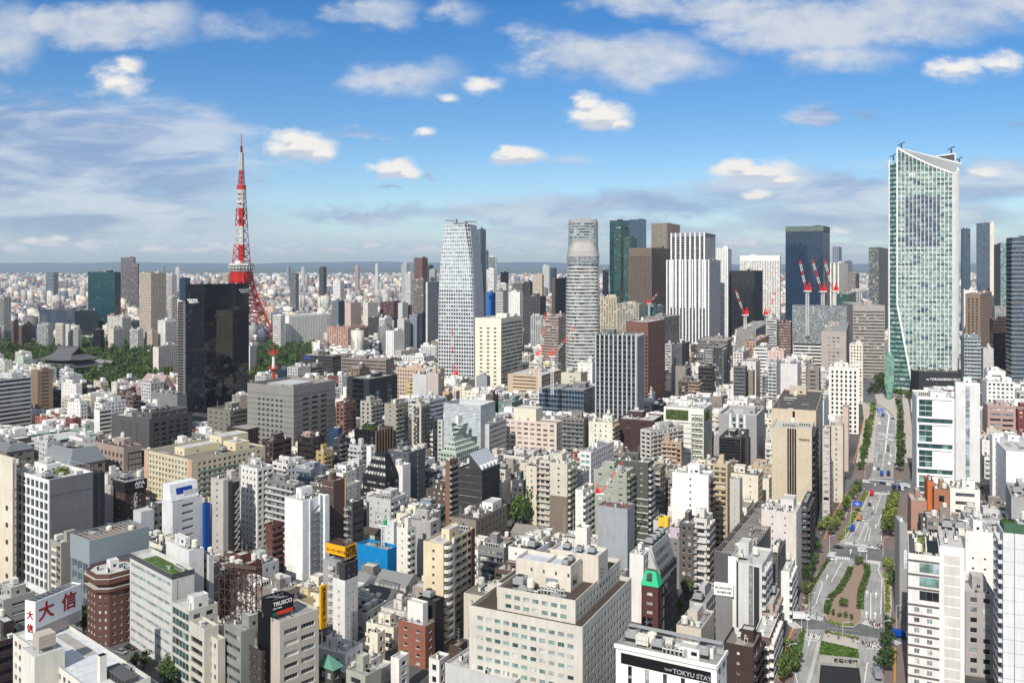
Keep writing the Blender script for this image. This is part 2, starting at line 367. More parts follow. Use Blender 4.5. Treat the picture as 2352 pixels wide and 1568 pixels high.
def protos():
 wm=wmt((.84,.84,.80),.5,'metal');gm=wmt((.60,.61,.61),.5,'metal');dk=pn('machine_black',(.13,.13,.13));cr=wmt((.85,.83,.76),.6,'metal');bl=wmt((.35,.47,.6),.6,'metal')
 def fan(b,x,y,z,r):b.cyl(x,y,z,z+.12,r,1,10,top=1)
 b=MB();b.box(-.5,.5,-.45,.45,.15,1.7,0);b.box(-.45,.45,-.4,.4,0,.15,1);fan(b,0,0,1.7,.35);b.box(-.4,.4,-.456,-.45,.3,1.5,1);PROTO['air_conditioner']=b.mesh('air_conditioner',[wm,dk])
 b=MB()
 for i in range(5):b.box(i*1.15-2.9,i*1.15-1.9,-.5,.5,.2,1.8,0);fan(b,i*1.15-2.4,0,1.8,.36);b.box(i*1.15-2.8,i*1.15-2.0,-.507,-.5,.4,1.5,1)
 b.box(-3,3,-.55,.55,0,.2,1);PROTO['cooling_unit_row']=b.mesh('cooling_unit_row',[wm,dk])
 b=MB();b.cyl(0,0,1.2,3.4,1.2,0,14,top=0);b.cyl(0,0,3.4,3.8,1.2,0,14,r2=.3)
 for a in(0,1.57,3.14,4.71):b.bar((math.cos(a)*.9,math.sin(a)*.9,0),(math.cos(a)*.9,math.sin(a)*.9,1.25),.15,0)
 PROTO['water_tank']=b.mesh('water_tank',[cr])
 b=MB();b.box(-1.5,1.5,-1,1,.6,2.6,0)
 for x in(-1,0,1):b.box(x-.04,x+.04,-1.04,-1.0,.6,2.6,1)
 for x in(-1.3,1.3):
  for y in(-.8,.8):b.box(x-.1,x+.1,y-.1,y+.1,0,.6,1)
 b.box(-1.55,1.55,-1.05,1.05,1.5,1.6,1);PROTO['storage_tank']=b.mesh('storage_tank',[cr,gm])
 b=MB();b.box(-1.7,1.7,-1.7,1.7,0,3.0,0);b.cyl(0,0,3.0,3.7,1.35,0,14,r2=1.2,top=1);b.box(-1.72,1.72,-1.72,1.72,.4,1.4,1);PROTO['cooling_tower']=b.mesh('cooling_tower',[gm,dk])
 b=MB()
 for z in(0,1.6):b.bar((-.8,0,z),(.8,0,z),.1)
 b.bar((0,0,0),(0,0,6.5),.14,0,.05)
 for z in(3.5,4.6,5.6):b.bar((-.8,0,z),(.8,0,z),.06)
 b.bar((0,-.7,5.0),(0,.7,5.0),.06);PROTO['antenna']=b.mesh('antenna',[gm])
 b=MB();b.box(-.6,.6,-.6,.6,0,1.0,0);b.box(-.8,.8,-.8,.8,1.0,1.35,0);PROTO['vent']=b.mesh('vent',[wm])
 b=MB();pts=[(-4,0,.5),(0,0,.5),(0,0,.5),(0,2.5,.5)];b.bar((-4,0,.5),(0,0,.5),.35,0);b.bar((0,0,.5),(0,2.6,.5),.35,0);b.bar((-2,.6,.4),(0.5,.6,.4),.2,1)
 for x in(-3.5,-2,-.5):b.box(x-.1,x+.1,-.1,.1,0,.4,1)
 dr=MB();dr.box(0,.9,-.05,0,0,2.1,0);PROTO['door']=dr.mesh('door',[gm]);PROTO['sill']=None
 PROTO['pipe']=b.mesh('pipe',[wm,gm])
 b=MB();b.box(-1.5,1.5,-.6,.6,.4,1.3,0);b.box(-.8,.8,-.45,.45,1.3,1.8,0);b.box(1.5,3.2,-.3,.3,.5,1.1,0);b.box(-1.4,1.4,-.5,.5,0,.4,1);PROTO['duct']=b.mesh('duct',[gm,dk])
protos()
def ap(kind,parent,x,y,z,rz=0,s=1.0):
 return link(kind,PROTO[kind],parent,(x,y,z),rz,(s,s,s))
def phouse(parent,x0,x1,y0,y1,z,h,wc,seed=0,name='penthouse'):
 b=MB();b.box(x0,x1,y0,y1,z,z+h-.001,0,top=1,bottom=False);t=.18
 b.box(x0,x1,y0,y0+t,z+h,z+h+.4,0,bottom=False);b.box(x0,x1,y1-t,y1,z+h,z+h+.4,0,bottom=False)
 b.box(x0,x0+t,y0+t,y1-t,z+h,z+h+.4,0,bottom=False);b.box(x1-t,x1,y0+t,y1-t,z+h,z+h+.4,0,bottom=False)
 w=x1-x0;d=y1-y0
 pass
 if w>5:b.box(x0+w*.6,x0+w*.6+1.6,y0-.04,y0,z+1.0,z+2.0,3)
 if d>3:b.box(x1,x1+.04,y0+d*.35,y0+d*.35+1.0,z+1.0,z+2.0,3)
 o=b.bd(name,[wmt(wc),wmt('roofl',.8,'roof'),wmt('mgrey',.6,'metal'),G['k']],parent)
 if w>2.5:link('door',PROTO['door'],o,(x0+w*.25,y0,z+.15))
 return o
def rftop(parent,x0,x1,y0,y1,z,rng,dn=1.0,wc='white',ro='roofg',far=False,ph=True,name='roof'):
 b=MB();b.quad((x0,y0,z),(x1,y0,z),(x1,y1,z),(x0,y1,z),0)
 W,D=x1-x0,y1-y0
 if min(W,D)>5:
  for i in range(rng.randint(1,3)):
   a=x0+rng.random()*W*.6+.5;c=y0+rng.random()*D*.6+.5
   b.box(a,min(a+rng.uniform(2,W*.4),x1-.5),c,min(c+rng.uniform(1,3),y1-.5),z+.004,z+.15,1,bottom=False)
 b.bd(name,[wmt(ro,.85,'roof'),wmt('conc',.85,'roof')],parent)
 occ=[]
 def free(a,b_,c,d):
  return all(a>o[1]or b_<o[0]or c>o[3]or d<o[2]for o in occ)
 if ph and min(W,D)>5:
  pw=min(rng.uniform(.28,.5)*W,12);pd=min(rng.uniform(.3,.5)*D,10);a=x0+.8+rng.random()*(W-pw-1.6);c=y0+.8+rng.uniform(.4,1)*(D-pd-1.6)
  hh=rng.uniform(2.6,4.5);pho=phouse(parent,a,a+pw,c,c+pd,z+.01,hh,wc);occ.append((a-.4,a+pw+.4,c-.4,c+pd+.4))
  if rng.random()<.6 and pw>2.6 and pd>2.6:ap(rng.choice(['water_tank','storage_tank','air_conditioner','antenna']),pho,a+pw/2,c+pd/2,z+hh,0,.8 if min(pw,pd)<4 else 1)
 n=int(dn*W*D/55)+1;n=min(n,5 if far else 18)
 kinds=['cooling_unit_row','air_conditioner','air_conditioner','vent','duct','pipe','storage_tank','water_tank','cooling_tower','antenna','cooling_unit_row']
 size={'cooling_unit_row':(3.1,.7),'air_conditioner':(.6,.6),'vent':(.9,.9),'duct':(3.3,.8),'pipe':(4,2.7),'storage_tank':(1.7,1.2),'water_tank':(1.3,1.3),'cooling_tower':(1.9,1.9),'antenna':(.5,.5)}
 for i in range(n):
  for tr in range(8):
   k=rng.choice(kinds);rot=rng.random()<.5;sx,sy=size[k]
   if rot:sx,sy=sy,sx
   if W<2*sx+.8 or D<2*sy+.8:continue
   cx=rng.uniform(x0+sx+.3,x1-sx-.3);cy=rng.uniform(y0+sy+.3,y1-sy-.3)
   if free(cx-sx,cx+sx,cy-sy,cy+sy):
    ap(k,parent,cx,cy,z+.01,R(90)if rot else 0);occ.append((cx-sx,cx+sx,cy-sy,cy+sy));break
def railing(parent,pts,z,h=1.1,mat=None,step=1.5,name='railing'):
 b=MB()
 for(p,q)in zip(pts[:-1],pts[1:]):
  p=V3(p).to_3d();q=V3(q).to_3d();L=(q-p).length;n=max(1,int(L/step))
  for zz in(h,h*.5):b.bar((p.x,p.y,z+zz),(q.x,q.y,z+zz),.07)
  for i in range(n+1):r=p.lerp(q,i/n);b.bar((r.x,r.y,z),(r.x,r.y,z+h),.06)
 return b.bd(name,[mat or wmt('lgrey',.5,'metal')],parent)
HER=[]
FOOT=[]
class Bld:pass
def volume(mb,x0,x1,y0,y1,z0,z1,A,B,rng,wins,C=None,D=None,para=.9,tk=.25):
 bals=[]
 r=fac(mb,(x0,y0),(1,0),x1-x0,z0,z1,A,rng,wins);bals+=r or[]
 r=fac(mb,(x1,y0),(0,1),y1-y0,z0,z1,B,rng,wins);bals+=r or[]
 fac(mb,(x1,y1),(-1,0),x1-x0,z0,z1,C,rng);fac(mb,(x0,y1),(0,-1),y1-y0,z0,z1,D,rng)
 zr=z1-para
 o=[(x0,y0),(x1,y0),(x1,y1),(x0,y1)];i=[(x0+tk,y0+tk),(x1-tk,y0+tk),(x1-tk,y1-tk),(x0+tk,y1-tk)]
 for k in range(4):
  j=(k+1)%4
  mb.quad(o[k]+(z1,),o[j]+(z1,),i[j]+(z1,),i[k]+(z1,),1)
  mb.quad(i[k]+(z1,),i[j]+(z1,),i[j]+(zr,),i[k]+(zr,),0)
 return bals,(x0+tk,x1-tk,y0+tk,y1-tk,zr)
def bld(t,xl,xc,xr,yt,yb,lb,cat='building',name='office_building',h=None,g=None,Y=None,a=30,wl=None,wr=None,A=None,B=None,wc='white',trim=None,ro='roofg',vols=None,para=.9,dn=1.0,ph=True,seed=None,near=None,bmt=None,rail=False,phwall=None,group=None,rough=.75,noroof=False,frame=None,z0=0,Aover=None,C=None):
 xc_,yt_,xl_,xr_=px(t,xc),py(t,yt),px(t,xl),px(t,xr)
 if g is not None:gy=py(t,g);Y=F*H/(gy-YH)
 if Y is None:Y=F*(H-h)/(yt_-YH)
 h=H-(yt_-YH)*Y/F
 X=(xc_-CX)/F*Y;an=R(a);ca,sa=math.cos(an),math.sin(an)
 def ext(xx,dx,dy):
  k=(xx-CX)/F;den=dx-k*dy
  return(k*Y-X)/den if abs(den)>1e-6 else 20
 if wl is None:wl=ext(xl_,-ca,sa)
 if wr is None:wr=ext(xr_,sa,ca)
 if not(1.5<wl<220):print('WARN wl',lb,round(wl,1));wl=min(max(abs(wl),8),60)
 if not(1.5<wr<220):print('WARN wr',lb,round(wr,1));wr=min(max(abs(wr),8),40)
 if h<4:print('WARN h',lb,round(h,1),'Y',round(Y))
 rng=random.Random(seed if seed is not None else hash((round(xc_),round(yt_)))&0xffff)
 near=(Y<430)if near is None else near
 rt=empty(name,(X,Y,0),-an);tag(rt,lb,cat,group)
 o=Bld();o.rt=rt;o.X,o.Y,o.h,o.wl,o.wr,o.a=X,Y,h,wl,wr,a;o.rng=rng
 wm=wmt(wc,rough);tm=wmt(trim if trim else wc,.65)
 mb=MB();wins=[]if near else None;bals=[]
 if vols is None:vols=[(0,1,0,1,0,1,A,B)]
 roofs=[]
 for v in vols:
  fx0,fx1,fy0,fy1,fz0,fz1=v[:6];a_,b_=v[6],v[7]
  z0_=fz0*h;z1_=fz1*h
  bl,rf=volume(mb,-wl+fx0*wl,-wl+fx1*wl,fy0*wr,fy1*wr,z0_,z1_,a_,b_,rng,wins,para=(v[8]if len(v)>8 else para),C=C)
  bals+=bl;roofs.append(rf)
 mb.bd('wall',wsl(wm,tm),rt)
 if wins:wins[:]=[q for q in wins if q[0]>.3 and q[1]>.3]
 if wins:
  fm=wmt(frame or 'lgrey',.5,'metal');wins.sort(key=lambda q:-q[0]*q[1]);lim=110
  for(w,hh,gk,p,U,mu)in wins[:lim]:
   me=winmesh(w,hh,gk,fm,mu);ob=link('window',me,rt,p,math.atan2(U.y,U.x));ob.scale=(w/rd1(w),1,hh/rd1(hh))
   if Y<330 and w>1:link('sill',sillmesh(rd1(w),fm),ob)
  if len(wins)>lim:
   sb=MB()
   for(w,hh,gk,p,U,mu)in wins[lim:]:
    q=V3(p);N=V3((U.y,-U.x,0));e=.07
    def pp(u,z,n=0):r=q+U*u+N*n;return(r.x,r.y,q.z+z)
    sb.quad(pp(0,0),pp(w,0),pp(w,hh),pp(0,hh),1+GI[gk])
    sb.obox(pp(w/2-.04,0,.004),U*.08,N*.04,(0,0,hh),0)
   ob=sb.bd('windows',[fm]+[G[k]for k in GL],rt);ob['kind']='stuff'
 bm_=wmt(bmt or trim or wc,.7)
 for(p,U,N,W,bd,bh)in bals:
  link('balcony',balcony_mesh(W,bd,bh,bm_,rail),rt,p,math.atan2(U.y,U.x)).scale=(W/round(W,1),1,1)
 if not noroof:
  for k,rf in enumerate(roofs):
   rftop(rt,*rf,rng,dn,phwall or wc,ro,far=not near,ph=ph and k==len(roofs)-1)
 o.roofs=roofs;o.vols=vols
 HER.append((xl_,xr_,yt_,py(t,yb),Y,o));FOOT.append((X,Y,an,wl,wr))
 return o
def ground_mat():
 m=bpy.data.materials.new('street_asphalt');m.use_nodes=True;t=NT(m.node_tree);b=t.n['Principled BSDF']
 ge=t.new('ShaderNodeNewGeometry');p=ge.outputs['Position']
 n1,_=t.noise(p,.02,5,.6);n2,_=t.noise(p,.4,3,.6)
 c=t.mix(t.smooth(n1,.35,.65),lin((.30,.30,.31))+(1,),lin((.42,.41,.39))+(1,))
 c=t.mix(t.math('MULTIPLY',n2,.4),c,lin((.22,.22,.23))+(1,))
 far=t.smooth(t.vm('LENGTH',p),2500,9000)
 n3,_=t.noise(p,.004,6,.7)
 fc=t.mix(t.smooth(n3,.40,.6),lin((.50,.50,.48))+(1,),lin((.22,.27,.20))+(1,))
 c=t.mix(far,c,fc)
 t.l.new(c,b.inputs['Base Color']);b.inputs['Roughness'].default_value=.9;b.inputs['Specular IOR Level'].default_value=.2
 return m
gb=MB();gb.quad((-36000,-3000,0),(36000,-3000,0),(36000,38000,0),(-36000,38000,0))
struct('ground',gb,[ground_mat()])
def hills():
 rng=random.Random(5)
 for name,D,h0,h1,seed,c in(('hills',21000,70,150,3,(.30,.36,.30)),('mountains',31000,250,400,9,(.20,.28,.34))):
  b=MB();r2=random.Random(seed);ph=[r2.uniform(0,6.28)for _ in range(8)]
  n=260;prev=None
  for i in range(n+1):
   x=-30000+60000*i/n;s=x/5200
   v=.45+.28*math.sin(s*.9+ph[0])+.2*math.sin(s*2.1+ph[1])+.12*math.sin(s*4.7+ph[2])+.07*math.sin(s*11+ph[3])+.03*math.sin(s*27+ph[4])
   z=h0+(h1-h0)*max(0.0,v)
   cur=[(x,D-5000,-2),(x,D-1800,z*.45),(x,D,z),(x,D+5000,-2)]
   if prev:
    for k in range(3):b.quad(prev[k],cur[k],cur[k+1],prev[k+1])
   prev=cur
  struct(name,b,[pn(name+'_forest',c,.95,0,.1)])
hills()
def far_city():
 rng=random.Random(11)
 V=[];Fc=[];C=[]
 cols=[(.86,.84,.80)]*6+[(.78,.76,.72)]*6+[(.70,.68,.65)]*5+[(.84,.77,.68)]*3+[(.60,.60,.60)]*4+[(.45,.44,.44)]*4+[(.58,.42,.36)]*2+[(.36,.40,.46)]*2+[(.70,.60,.52)]
 roofc=[(.72,.72,.70),(.60,.60,.58),(.45,.45,.44),(.52,.47,.42),(.64,.65,.66),(.36,.38,.40),(.40,.30,.27)]
 verts=[];cols_out=[];wins=[]
 Y=1330.0
 while Y<15500:
  s=18*(Y/1300)**.40
  xm=Y*.72
  x=-xm+rng.random()*s
  while x<xm:
   step=s*rng.uniform(.8,1.6)
   Xc=x+step/2;Yc=Y+rng.uniform(-.4,.4)*s;x+=step*1.06
   sx,sy=proj((Xc,Yc,0))
   if sx<-240 or sx>2600:continue
   if in_any(sx,sy,NOCITY):continue
   if near_foot(Xc,Yc,14):continue
   dn=.84 if Y>1500 else .9
   g=math.sin(Xc*.0021+2)*math.cos(Yc*.0017+1)+math.sin(Xc*.0007)*.6
   if g>.9:dn=.35
   if rng.random()>dn:continue
   w=min(step*.86,s*1.3)*rng.uniform(.6,1);d=s*rng.uniform(.55,.95)
   r=rng.random()
   h=rng.uniform(6,13)if r<.68 else rng.uniform(13,27)if r<.955 else rng.uniform(28,48)*(1.25 if Y>2500 else 1)
   if Y>5000:h*=1.15
   an=R(30+20*math.sin(Xc*.001+Yc*.0008));ca,sa=math.cos(an),math.sin(an)
   c=lin(rng.choice(cols));rc=lin(rng.choice(roofc));k=rng.uniform(.82,1.08)
   parts=[(0,0,w,d,0,h)]
   if h>12:parts.append((rng.uniform(-.2,.2)*w,rng.uniform(-.2,.2)*d,w*.4,d*.4,h,h+rng.uniform(2,4)))
   for(ox,oy,ww,dd,z0,z1)in parts:
    q=[]
    for lx,ly in((-.5,-.5),(.5,-.5),(.5,.5),(-.5,.5)):
     ax=ox+lx*ww;ay=oy+ly*dd;q.append((Xc+ax*ca+ay*sa,Yc-ax*sa+ay*ca))
    verts.append([(p[0],p[1],z0)for p in q]+[(p[0],p[1],z1)for p in q]);cols_out.append((tuple(v*k for v in c),rc))
  Y+=s*1.02
 n=len(verts);va=np.array(verts,dtype=np.float32).reshape(-1,3)
 fi=np.array([[4,5,6,7],[0,1,5,4],[1,2,6,5],[2,3,7,6],[3,0,4,7]],dtype=np.int32)
 faces=(fi[None]+(np.arange(n)*8)[:,None,None]).reshape(-1)
 me=bpy.data.meshes.new('distant_city');me.vertices.add(n*8);me.vertices.foreach_set('co',va.ravel())
 me.loops.add(n*20);me.loops.foreach_set('vertex_index',faces)
 me.polygons.add(n*5);me.polygons.foreach_set('loop_start',np.arange(n*5,dtype=np.int32)*4)
 try:me.polygons.foreach_set('loop_total',np.full(n*5,4,dtype=np.int32))
 except Exception:pass
 ca_=me.attributes.new('paint','FLOAT_COLOR','FACE');arr=np.ones((n,5,4),dtype=np.float32)
 for i,(c,rc)in enumerate(cols_out):arr[i,0,:3]=rc;arr[i,1:,:3]=c
 ca_.data.foreach_set('color',arr.ravel());me.update(calc_edges=True);me.validate()
 m=bpy.data.materials.new('painted_blocks');m.use_nodes=True;t=NT(m.node_tree);b=t.n['Principled BSDF'];b.inputs['Roughness'].default_value=.8
 at=t.new('ShaderNodeAttribute');at.attribute_name='paint'
 ge=t.new('ShaderNodeNewGeometry');sp=t.new('ShaderNodeSeparateXYZ');t.l.new(ge.outputs['Position'],sp.inputs[0]);sn=t.new('ShaderNodeSeparateXYZ');t.l.new(ge.outputs['Normal'],sn.inputs[0])
 fz=t.math('FRACT',t.math('DIVIDE',sp.outputs[2],3.2));rowm=t.math('MULTIPLY',t.math('GREATER_THAN',fz,.35),t.math('LESS_THAN',fz,.82))
 fx=t.math('FRACT',t.math('DIVIDE',t.math('ADD',sp.outputs[0],t.math('MULTIPLY',sp.outputs[1],.9)),3.6));colm=t.math('GREATER_THAN',fx,.30)
 side=t.math('LESS_THAN',t.math('ABSOLUTE',sn.outputs[2]),.5)
 msk=t.math('MULTIPLY',t.math('MULTIPLY',rowm,colm),side)
 cc=t.mix(t.math('MULTIPLY',msk,.88),at.outputs['Color'],(.045,.05,.055,1))
 t.l.new(cc,b.inputs['Base Color']);me.materials.append(m)
 o=link('distant_city',me);tag(o,'endless plain of small pale buildings spreading to the foot of the mountains','distant city',None,'stuff')
 print('far blocks',n)
def in_poly(x,y,poly):
 c=False;n=len(poly);j=n-1
 for i in range(n):
  xi,yi=poly[i];xj,yj=poly[j]
  if(yi>y)!=(yj>y)and x<(xj-xi)*(y-yi)/(yj-yi)+xi:c=not c
  j=i
 return c
def in_any(x,y,polys):return any(in_poly(x,y,p)for p in polys)
def near_foot(X,Y,m=6):
 for(fx,fy,an,wl,wr)in FOOT:
  dx,dy=X-fx,Y-fy
  if abs(dx)>260 or abs(dy)>260:continue
  lx=dx*math.cos(an)-dy*math.sin(an);ly=dx*math.sin(an)+dy*math.cos(an)
  if-wl-m<lx<m and-m<ly<wr+m:return True
 return False
PARK1=[(0,800),(40,792),(110,788),(240,786),(412,778),(412,862),(345,903),(235,925),(150,905),(118,868),(60,858),(0,858)]
PARK2=[(572,905),(572,828),(604,800),(640,778),(725,778),(735,800),(705,852),(650,893)]
NOCITY=[PARK1,PARK2]
def lattice_tower():
 Yt=1600.0;X0=(px('T',222)-CX)/F*Yt
 rt=empty('lattice_tower',(X0,Yt,0),R(-20));tag(rt,'tall red and white steel lattice tower with two observation decks behind the black tower','tower')
 red=pn('tower_red',(.72,.13,.08),.5);wht=pn('tower_white',(.80,.78,.76),.5);drk=pn('tower_glass',(.20,.27,.28),.3)
 z=lambda y:zat('T',y,Yt);wd=lambda p:p*TAG['T'][2]/F*Yt
 prof=[(1700,335),(1555,232),(1480,190),(1400,155),(1330,130),(1270,112),(1200,92),(1140,78),(1085,70),(1000,60),(940,56),(880,50),(810,46),(740,42),(670,38),(600,35),(545,32),(485,28)]
 zz=[max(0,z(y))for y,_ in prof];zz[0]=0
 hw=[wd(w)/1.32 for _,w in prof]
 def paint(y):return 0 if(y>880 or 600<=y<740)else 1
 names=[('leg_lattice',lambda i:prof[i][0]>1085),('shaft_lattice',lambda i:prof[i][0]<=1085)]
 for nm,cond in names:
  b=MB()
  for i in range(len(prof)-1):
   if not cond(i):continue
   ym=(prof[i][0]+prof[i+1][0])/2;m=paint(ym);lw=3.0 if ym>1085 else 1.3;bw=1.3 if ym>1085 else .7
   A=[(sx*hw[i],sy*hw[i],zz[i])for sx,sy in((-1,-1),(1,-1),(1,1),(-1,1))]
   B=[(sx*hw[i+1],sy*hw[i+1],zz[i+1])for sx,sy in((-1,-1),(1,-1),(1,1),(-1,1))]
   for k in range(4):
    j=(k+1)%4;b.bar(A[k],B[k],lw,m)
    if ym>1085:
     for(p,q)in((A[k],B[k]),):
      inn=[tuple(V3(p)*.0+V3((p[0]*.72,p[1]*.72,p[2]))),tuple(V3((q[0]*.72,q[1]*.72,q[2])))]
      b.bar(inn[0],inn[1],1.3,m)
      n=3
      for s in range(n):
       f0,f1=s/n,(s+1)/n
       a0=V3(p).lerp(V3(q),f0);a1=V3(inn[0]).lerp(V3(inn[1]),f1);b.bar(a0,a1,.7,m)
       a0=V3(inn[0]).lerp(V3(inn[1]),f0);a1=V3(p).lerp(V3(q),f1);b.bar(a0,a1,.7,m)
    if prof[i][0]<=1480 or i>2:
     b.bar(B[k],B[j],bw*1.3,m)
     M=[(A[k][c]+A[j][c])/2 for c in range(3)];M2=[(B[k][c]+B[j][c])/2 for c in range(3)]
     b.bar(A[k],B[j],bw,m);b.bar(A[j],B[k],bw,m)
     if ym>1085:b.bar(M,B[k],bw*.8,m);b.bar(M,B[j],bw*.8,m)
  b.bd(nm,[red,wht],rt)
 b=MB()
 for y0,y1,m,w in((1085,880,0,17),(880,740,1,15),(740,600,0,15),(600,485,1,14),(1560,1085,0,20)):
  b.box(-wd(w),wd(w),-wd(w),wd(w),max(0,z(y0)),z(y1),m,bottom=False)
 b.bd('lift_shaft',[red,wht],rt)
 def ring(b,y0,y1,r0,r1,m,n=8,rot=math.pi/8):
  a=[(wd(r0)*math.cos(rot+k*2*math.pi/n),wd(r0)*math.sin(rot+k*2*math.pi/n),z(y0))for k in range(n)]
  c=[(wd(r1)*math.cos(rot+k*2*math.pi/n),wd(r1)*math.sin(rot+k*2*math.pi/n),z(y1))for k in range(n)]
  b.loft([a,c],m)
 b=MB();ring(b,1082,1068,84,92,1);ring(b,1068,1056,93,93,2);ring(b,1056,1048,95,95,1);ring(b,1048,1036,94,94,2);ring(b,1036,1020,97,97,1);ring(b,1020,1000,56,52,1);ring(b,1160,1086,72,78,0)
 for k in range(24):
  a=k*math.pi/12;r=wd(95);b.bar((r*math.cos(a),r*math.sin(a),z(1068)),(r*math.cos(a),r*math.sin(a),z(1036)),.8,1)
 b.bd('main_deck',[red,wht,drk],rt)
 b=MB();ring(b,560,545,37,37,1,12);ring(b,520,512,34,34,1,12)
 for k in range(10):a=k*.63;b.bar((wd(34)*math.cos(a),wd(34)*math.sin(a),z(548)),(wd(30)*math.cos(a),wd(30)*math.sin(a),z(490)),.8,1)
 b.bd('antenna_platform',[red,wht],rt)
 b=MB()
 for i,(y0,y1,m)in enumerate(((485,480,1),(480,474,1),(472,466,1),(464,458,1),(456,422,0))):ring(b,y0,y1,35-(i==4)*1,35-(i==4)*1,m,16)
 ring(b,485,458,33.5,33.5,2,16);b.bd('top_deck',[red,wht,drk],rt)
 b=MB();yy=[420,384,347,310,276,242,208,175];r=[15,14,13,12.5,11.5,11,10,9.5]
 for i in range(len(yy)-1):
  m=0 if yy[i]>310 else 1
  A=[(sx*wd(r[i]),sy*wd(r[i]),z(yy[i]))for sx,sy in((-1,-1),(1,-1),(1,1),(-1,1))];B=[(sx*wd(r[i+1]),sy*wd(r[i+1]),z(yy[i+1]))for sx,sy in((-1,-1),(1,-1),(1,1),(-1,1))]
  for k in range(4):j=(k+1)%4;b.bar(A[k],B[k],1.1,m);b.bar(A[k],B[j],.6,m);b.bar(A[j],B[k],.6,m);b.bar(B[k],B[j],.7,m)
  b.bar((0,0,z(yy[i])),(0,0,z(yy[i+1])),2.2,m)
 b.cyl(0,0,z(175),z(125),wd(9),2,8);b.cyl(0,0,z(125),z(30),wd(4),0,8,r2=wd(2.5))
 b.bd('antenna_mast',[red,wht,pn('mast_maroon',(.35,.08,.08),.6)],rt)
 for(dx,y,s)in((-30,678,8),(0,674,9),(52,678,6),(60,988,6),(-45,835,4),(66,815,4),(-14,380,8)):
  b=MB();b.cyl(wd(dx),-wd(40),z(y)-wd(s),z(y)+wd(s),wd(s),0,10);b.bd('dish_antenna',[wht],rt)
 FOOT.append((X0+60,Yt-60,0,120,120))
lattice_tower()
def patch(mb,fn,nx,ny,ww,wh,pal,rng,d=.5,wc=0,cell=None,tm=1):
 pal=PALS[pal]
 for j in range(ny):
  for i in range(nx):
   u0,u1,v0,v1=i/nx,(i+1)/nx,j/ny,(j+1)/ny
   p=[V3(fn(u0,v0)),V3(fn(u1,v0)),V3(fn(u1,v1)),V3(fn(u0,v1))]
   n=(p[1]-p[0]).cross(p[3]-p[0])
   if n.length<1e-6:continue
   n.normalize()
   def L(a,b):return p[0].lerp(p[1],a).lerp(p[3].lerp(p[2],a),b)
   a0,a1=(1-ww)/2,(1+ww)/2;b0,b1=(1-wh)/2,(1+wh)/2
   q=[L(a0,b0),L(a1,b0),L(a1,b1),L(a0,b1)];o=[L(0,0),L(1,0),L(1,1),L(0,1)];g=[v-n*d for v in q]
   for k in range(4):
    m=(k+1)%4
    mb.quad(tuple(o[k]),tuple(o[m]),tuple(q[m]),tuple(q[k]),wc)
    mb.quad(tuple(q[k]),tuple(q[m]),tuple(g[m]),tuple(g[k]),wc)
   c=rng.choice(pal)if cell is None else cell(i,j)
   mb.quad(*[tuple(v)for v in g],2+GI[c])
def tapered_grid_tower():
 rng=random.Random(3);Y=1041;yt=py('C4',178);h=H-(yt-YH)*Y/F
 def Xs(x,D):return(px('C4',x)-CX)/F*D
 rt=empty('office_tower',(0,0,0));tag(rt,'tall white grid office tower narrowing towards its top, with a dark curved corner strip','office tower')
 ks=[0,.25,.5,.62,.74,.86,1.0]
 L=[245,245,247,252,262,278,302];M1=[578,576,568,560,545,522,488];M2=[592,590,584,580,572,560,540];Rr=[678,676,672,664,652,630,603]
 def interp(arr,t):
  for k in range(len(ks)-1):
   if t<=ks[k+1]+1e-9:f=(t-ks[k])/(ks[k+1]-ks[k]);return arr[k]+(arr[k+1]-arr[k])*f
  return arr[-1]
 def P_(arr,D,t):return(Xs(interp(arr,t),D),D,h*t)
 dl,dm,dr=Y+14,Y,Y+42
 mb=MB();nf=42
 patch(mb,lambda u,v:V3(P_(L,dl,v)).lerp(V3(P_(M1,dm,v)),u),14,nf,.74,.70,'s',rng,.35,cell=lambda i,j:rng.choice('vvvlv' if j>24 else 'mBmml' if j>12 else 'kkmm'))
 patch(mb,lambda u,v:V3(P_(M1,dm,v)).lerp(V3(P_(M2,dm+3,v)),u),2,nf,.8,.8,'m',rng,.2)
 patch(mb,lambda u,v:V3(P_(M2,dm+3,v)).lerp(V3(P_(Rr,dr,v)),u),9,14,.45,.999,'d',rng,.5,cell=lambda i,j:'l')
 for(a,b_)in(((Rr,dr),(L,dl+34)),((L,dl+34),(L,dl))):
  for j in range(6):
   v0,v1=j/6,(j+1)/6
   A=V3(P_(a[0],a[1],v0));B=V3(P_(b_[0],b_[1],v0));C=V3(P_(b_[0],b_[1],v1));D=V3(P_(a[0],a[1],v1));mb.quad(tuple(A),tuple(B),tuple(C),tuple(D),0)
 mb.quad(P_(L,dl,1),P_(M1,dm,1),P_(Rr,dr,1),P_(L,dl+34,1),1)
 mb.bd('wall',wsl(wmt((.86,.87,.88),.5),wmt('mgrey')),rt)
 b=MB();c=V3(P_(L,dl,1)).lerp(V3(P_(Rr,dr,1)),.5)
 b.box(c.x-9,c.x+9,c.y-3,c.y+8,h,h+2.6,0);b.bar((c.x-19,c.y,h+5.6),(c.x-3,c.y,h+5),.9);b.bar((c.x+4,c.y,h+4.4),(c.x+20,c.y,h+4),.9);b.bar((c.x-5,c.y,h),(c.x-5,c.y,h+8),1.3);b.bar((c.x+7,c.y,h),(c.x+7,c.y,h+5),1.3)
 b.bd('maintenance_crane',[wmt('dgrey')],rt)
 FOOT.append((Xs(590,Y),Y,R(-10),90,50));HER.append((1007,1112,yt,870,Y,None))
tapered_grid_tower()
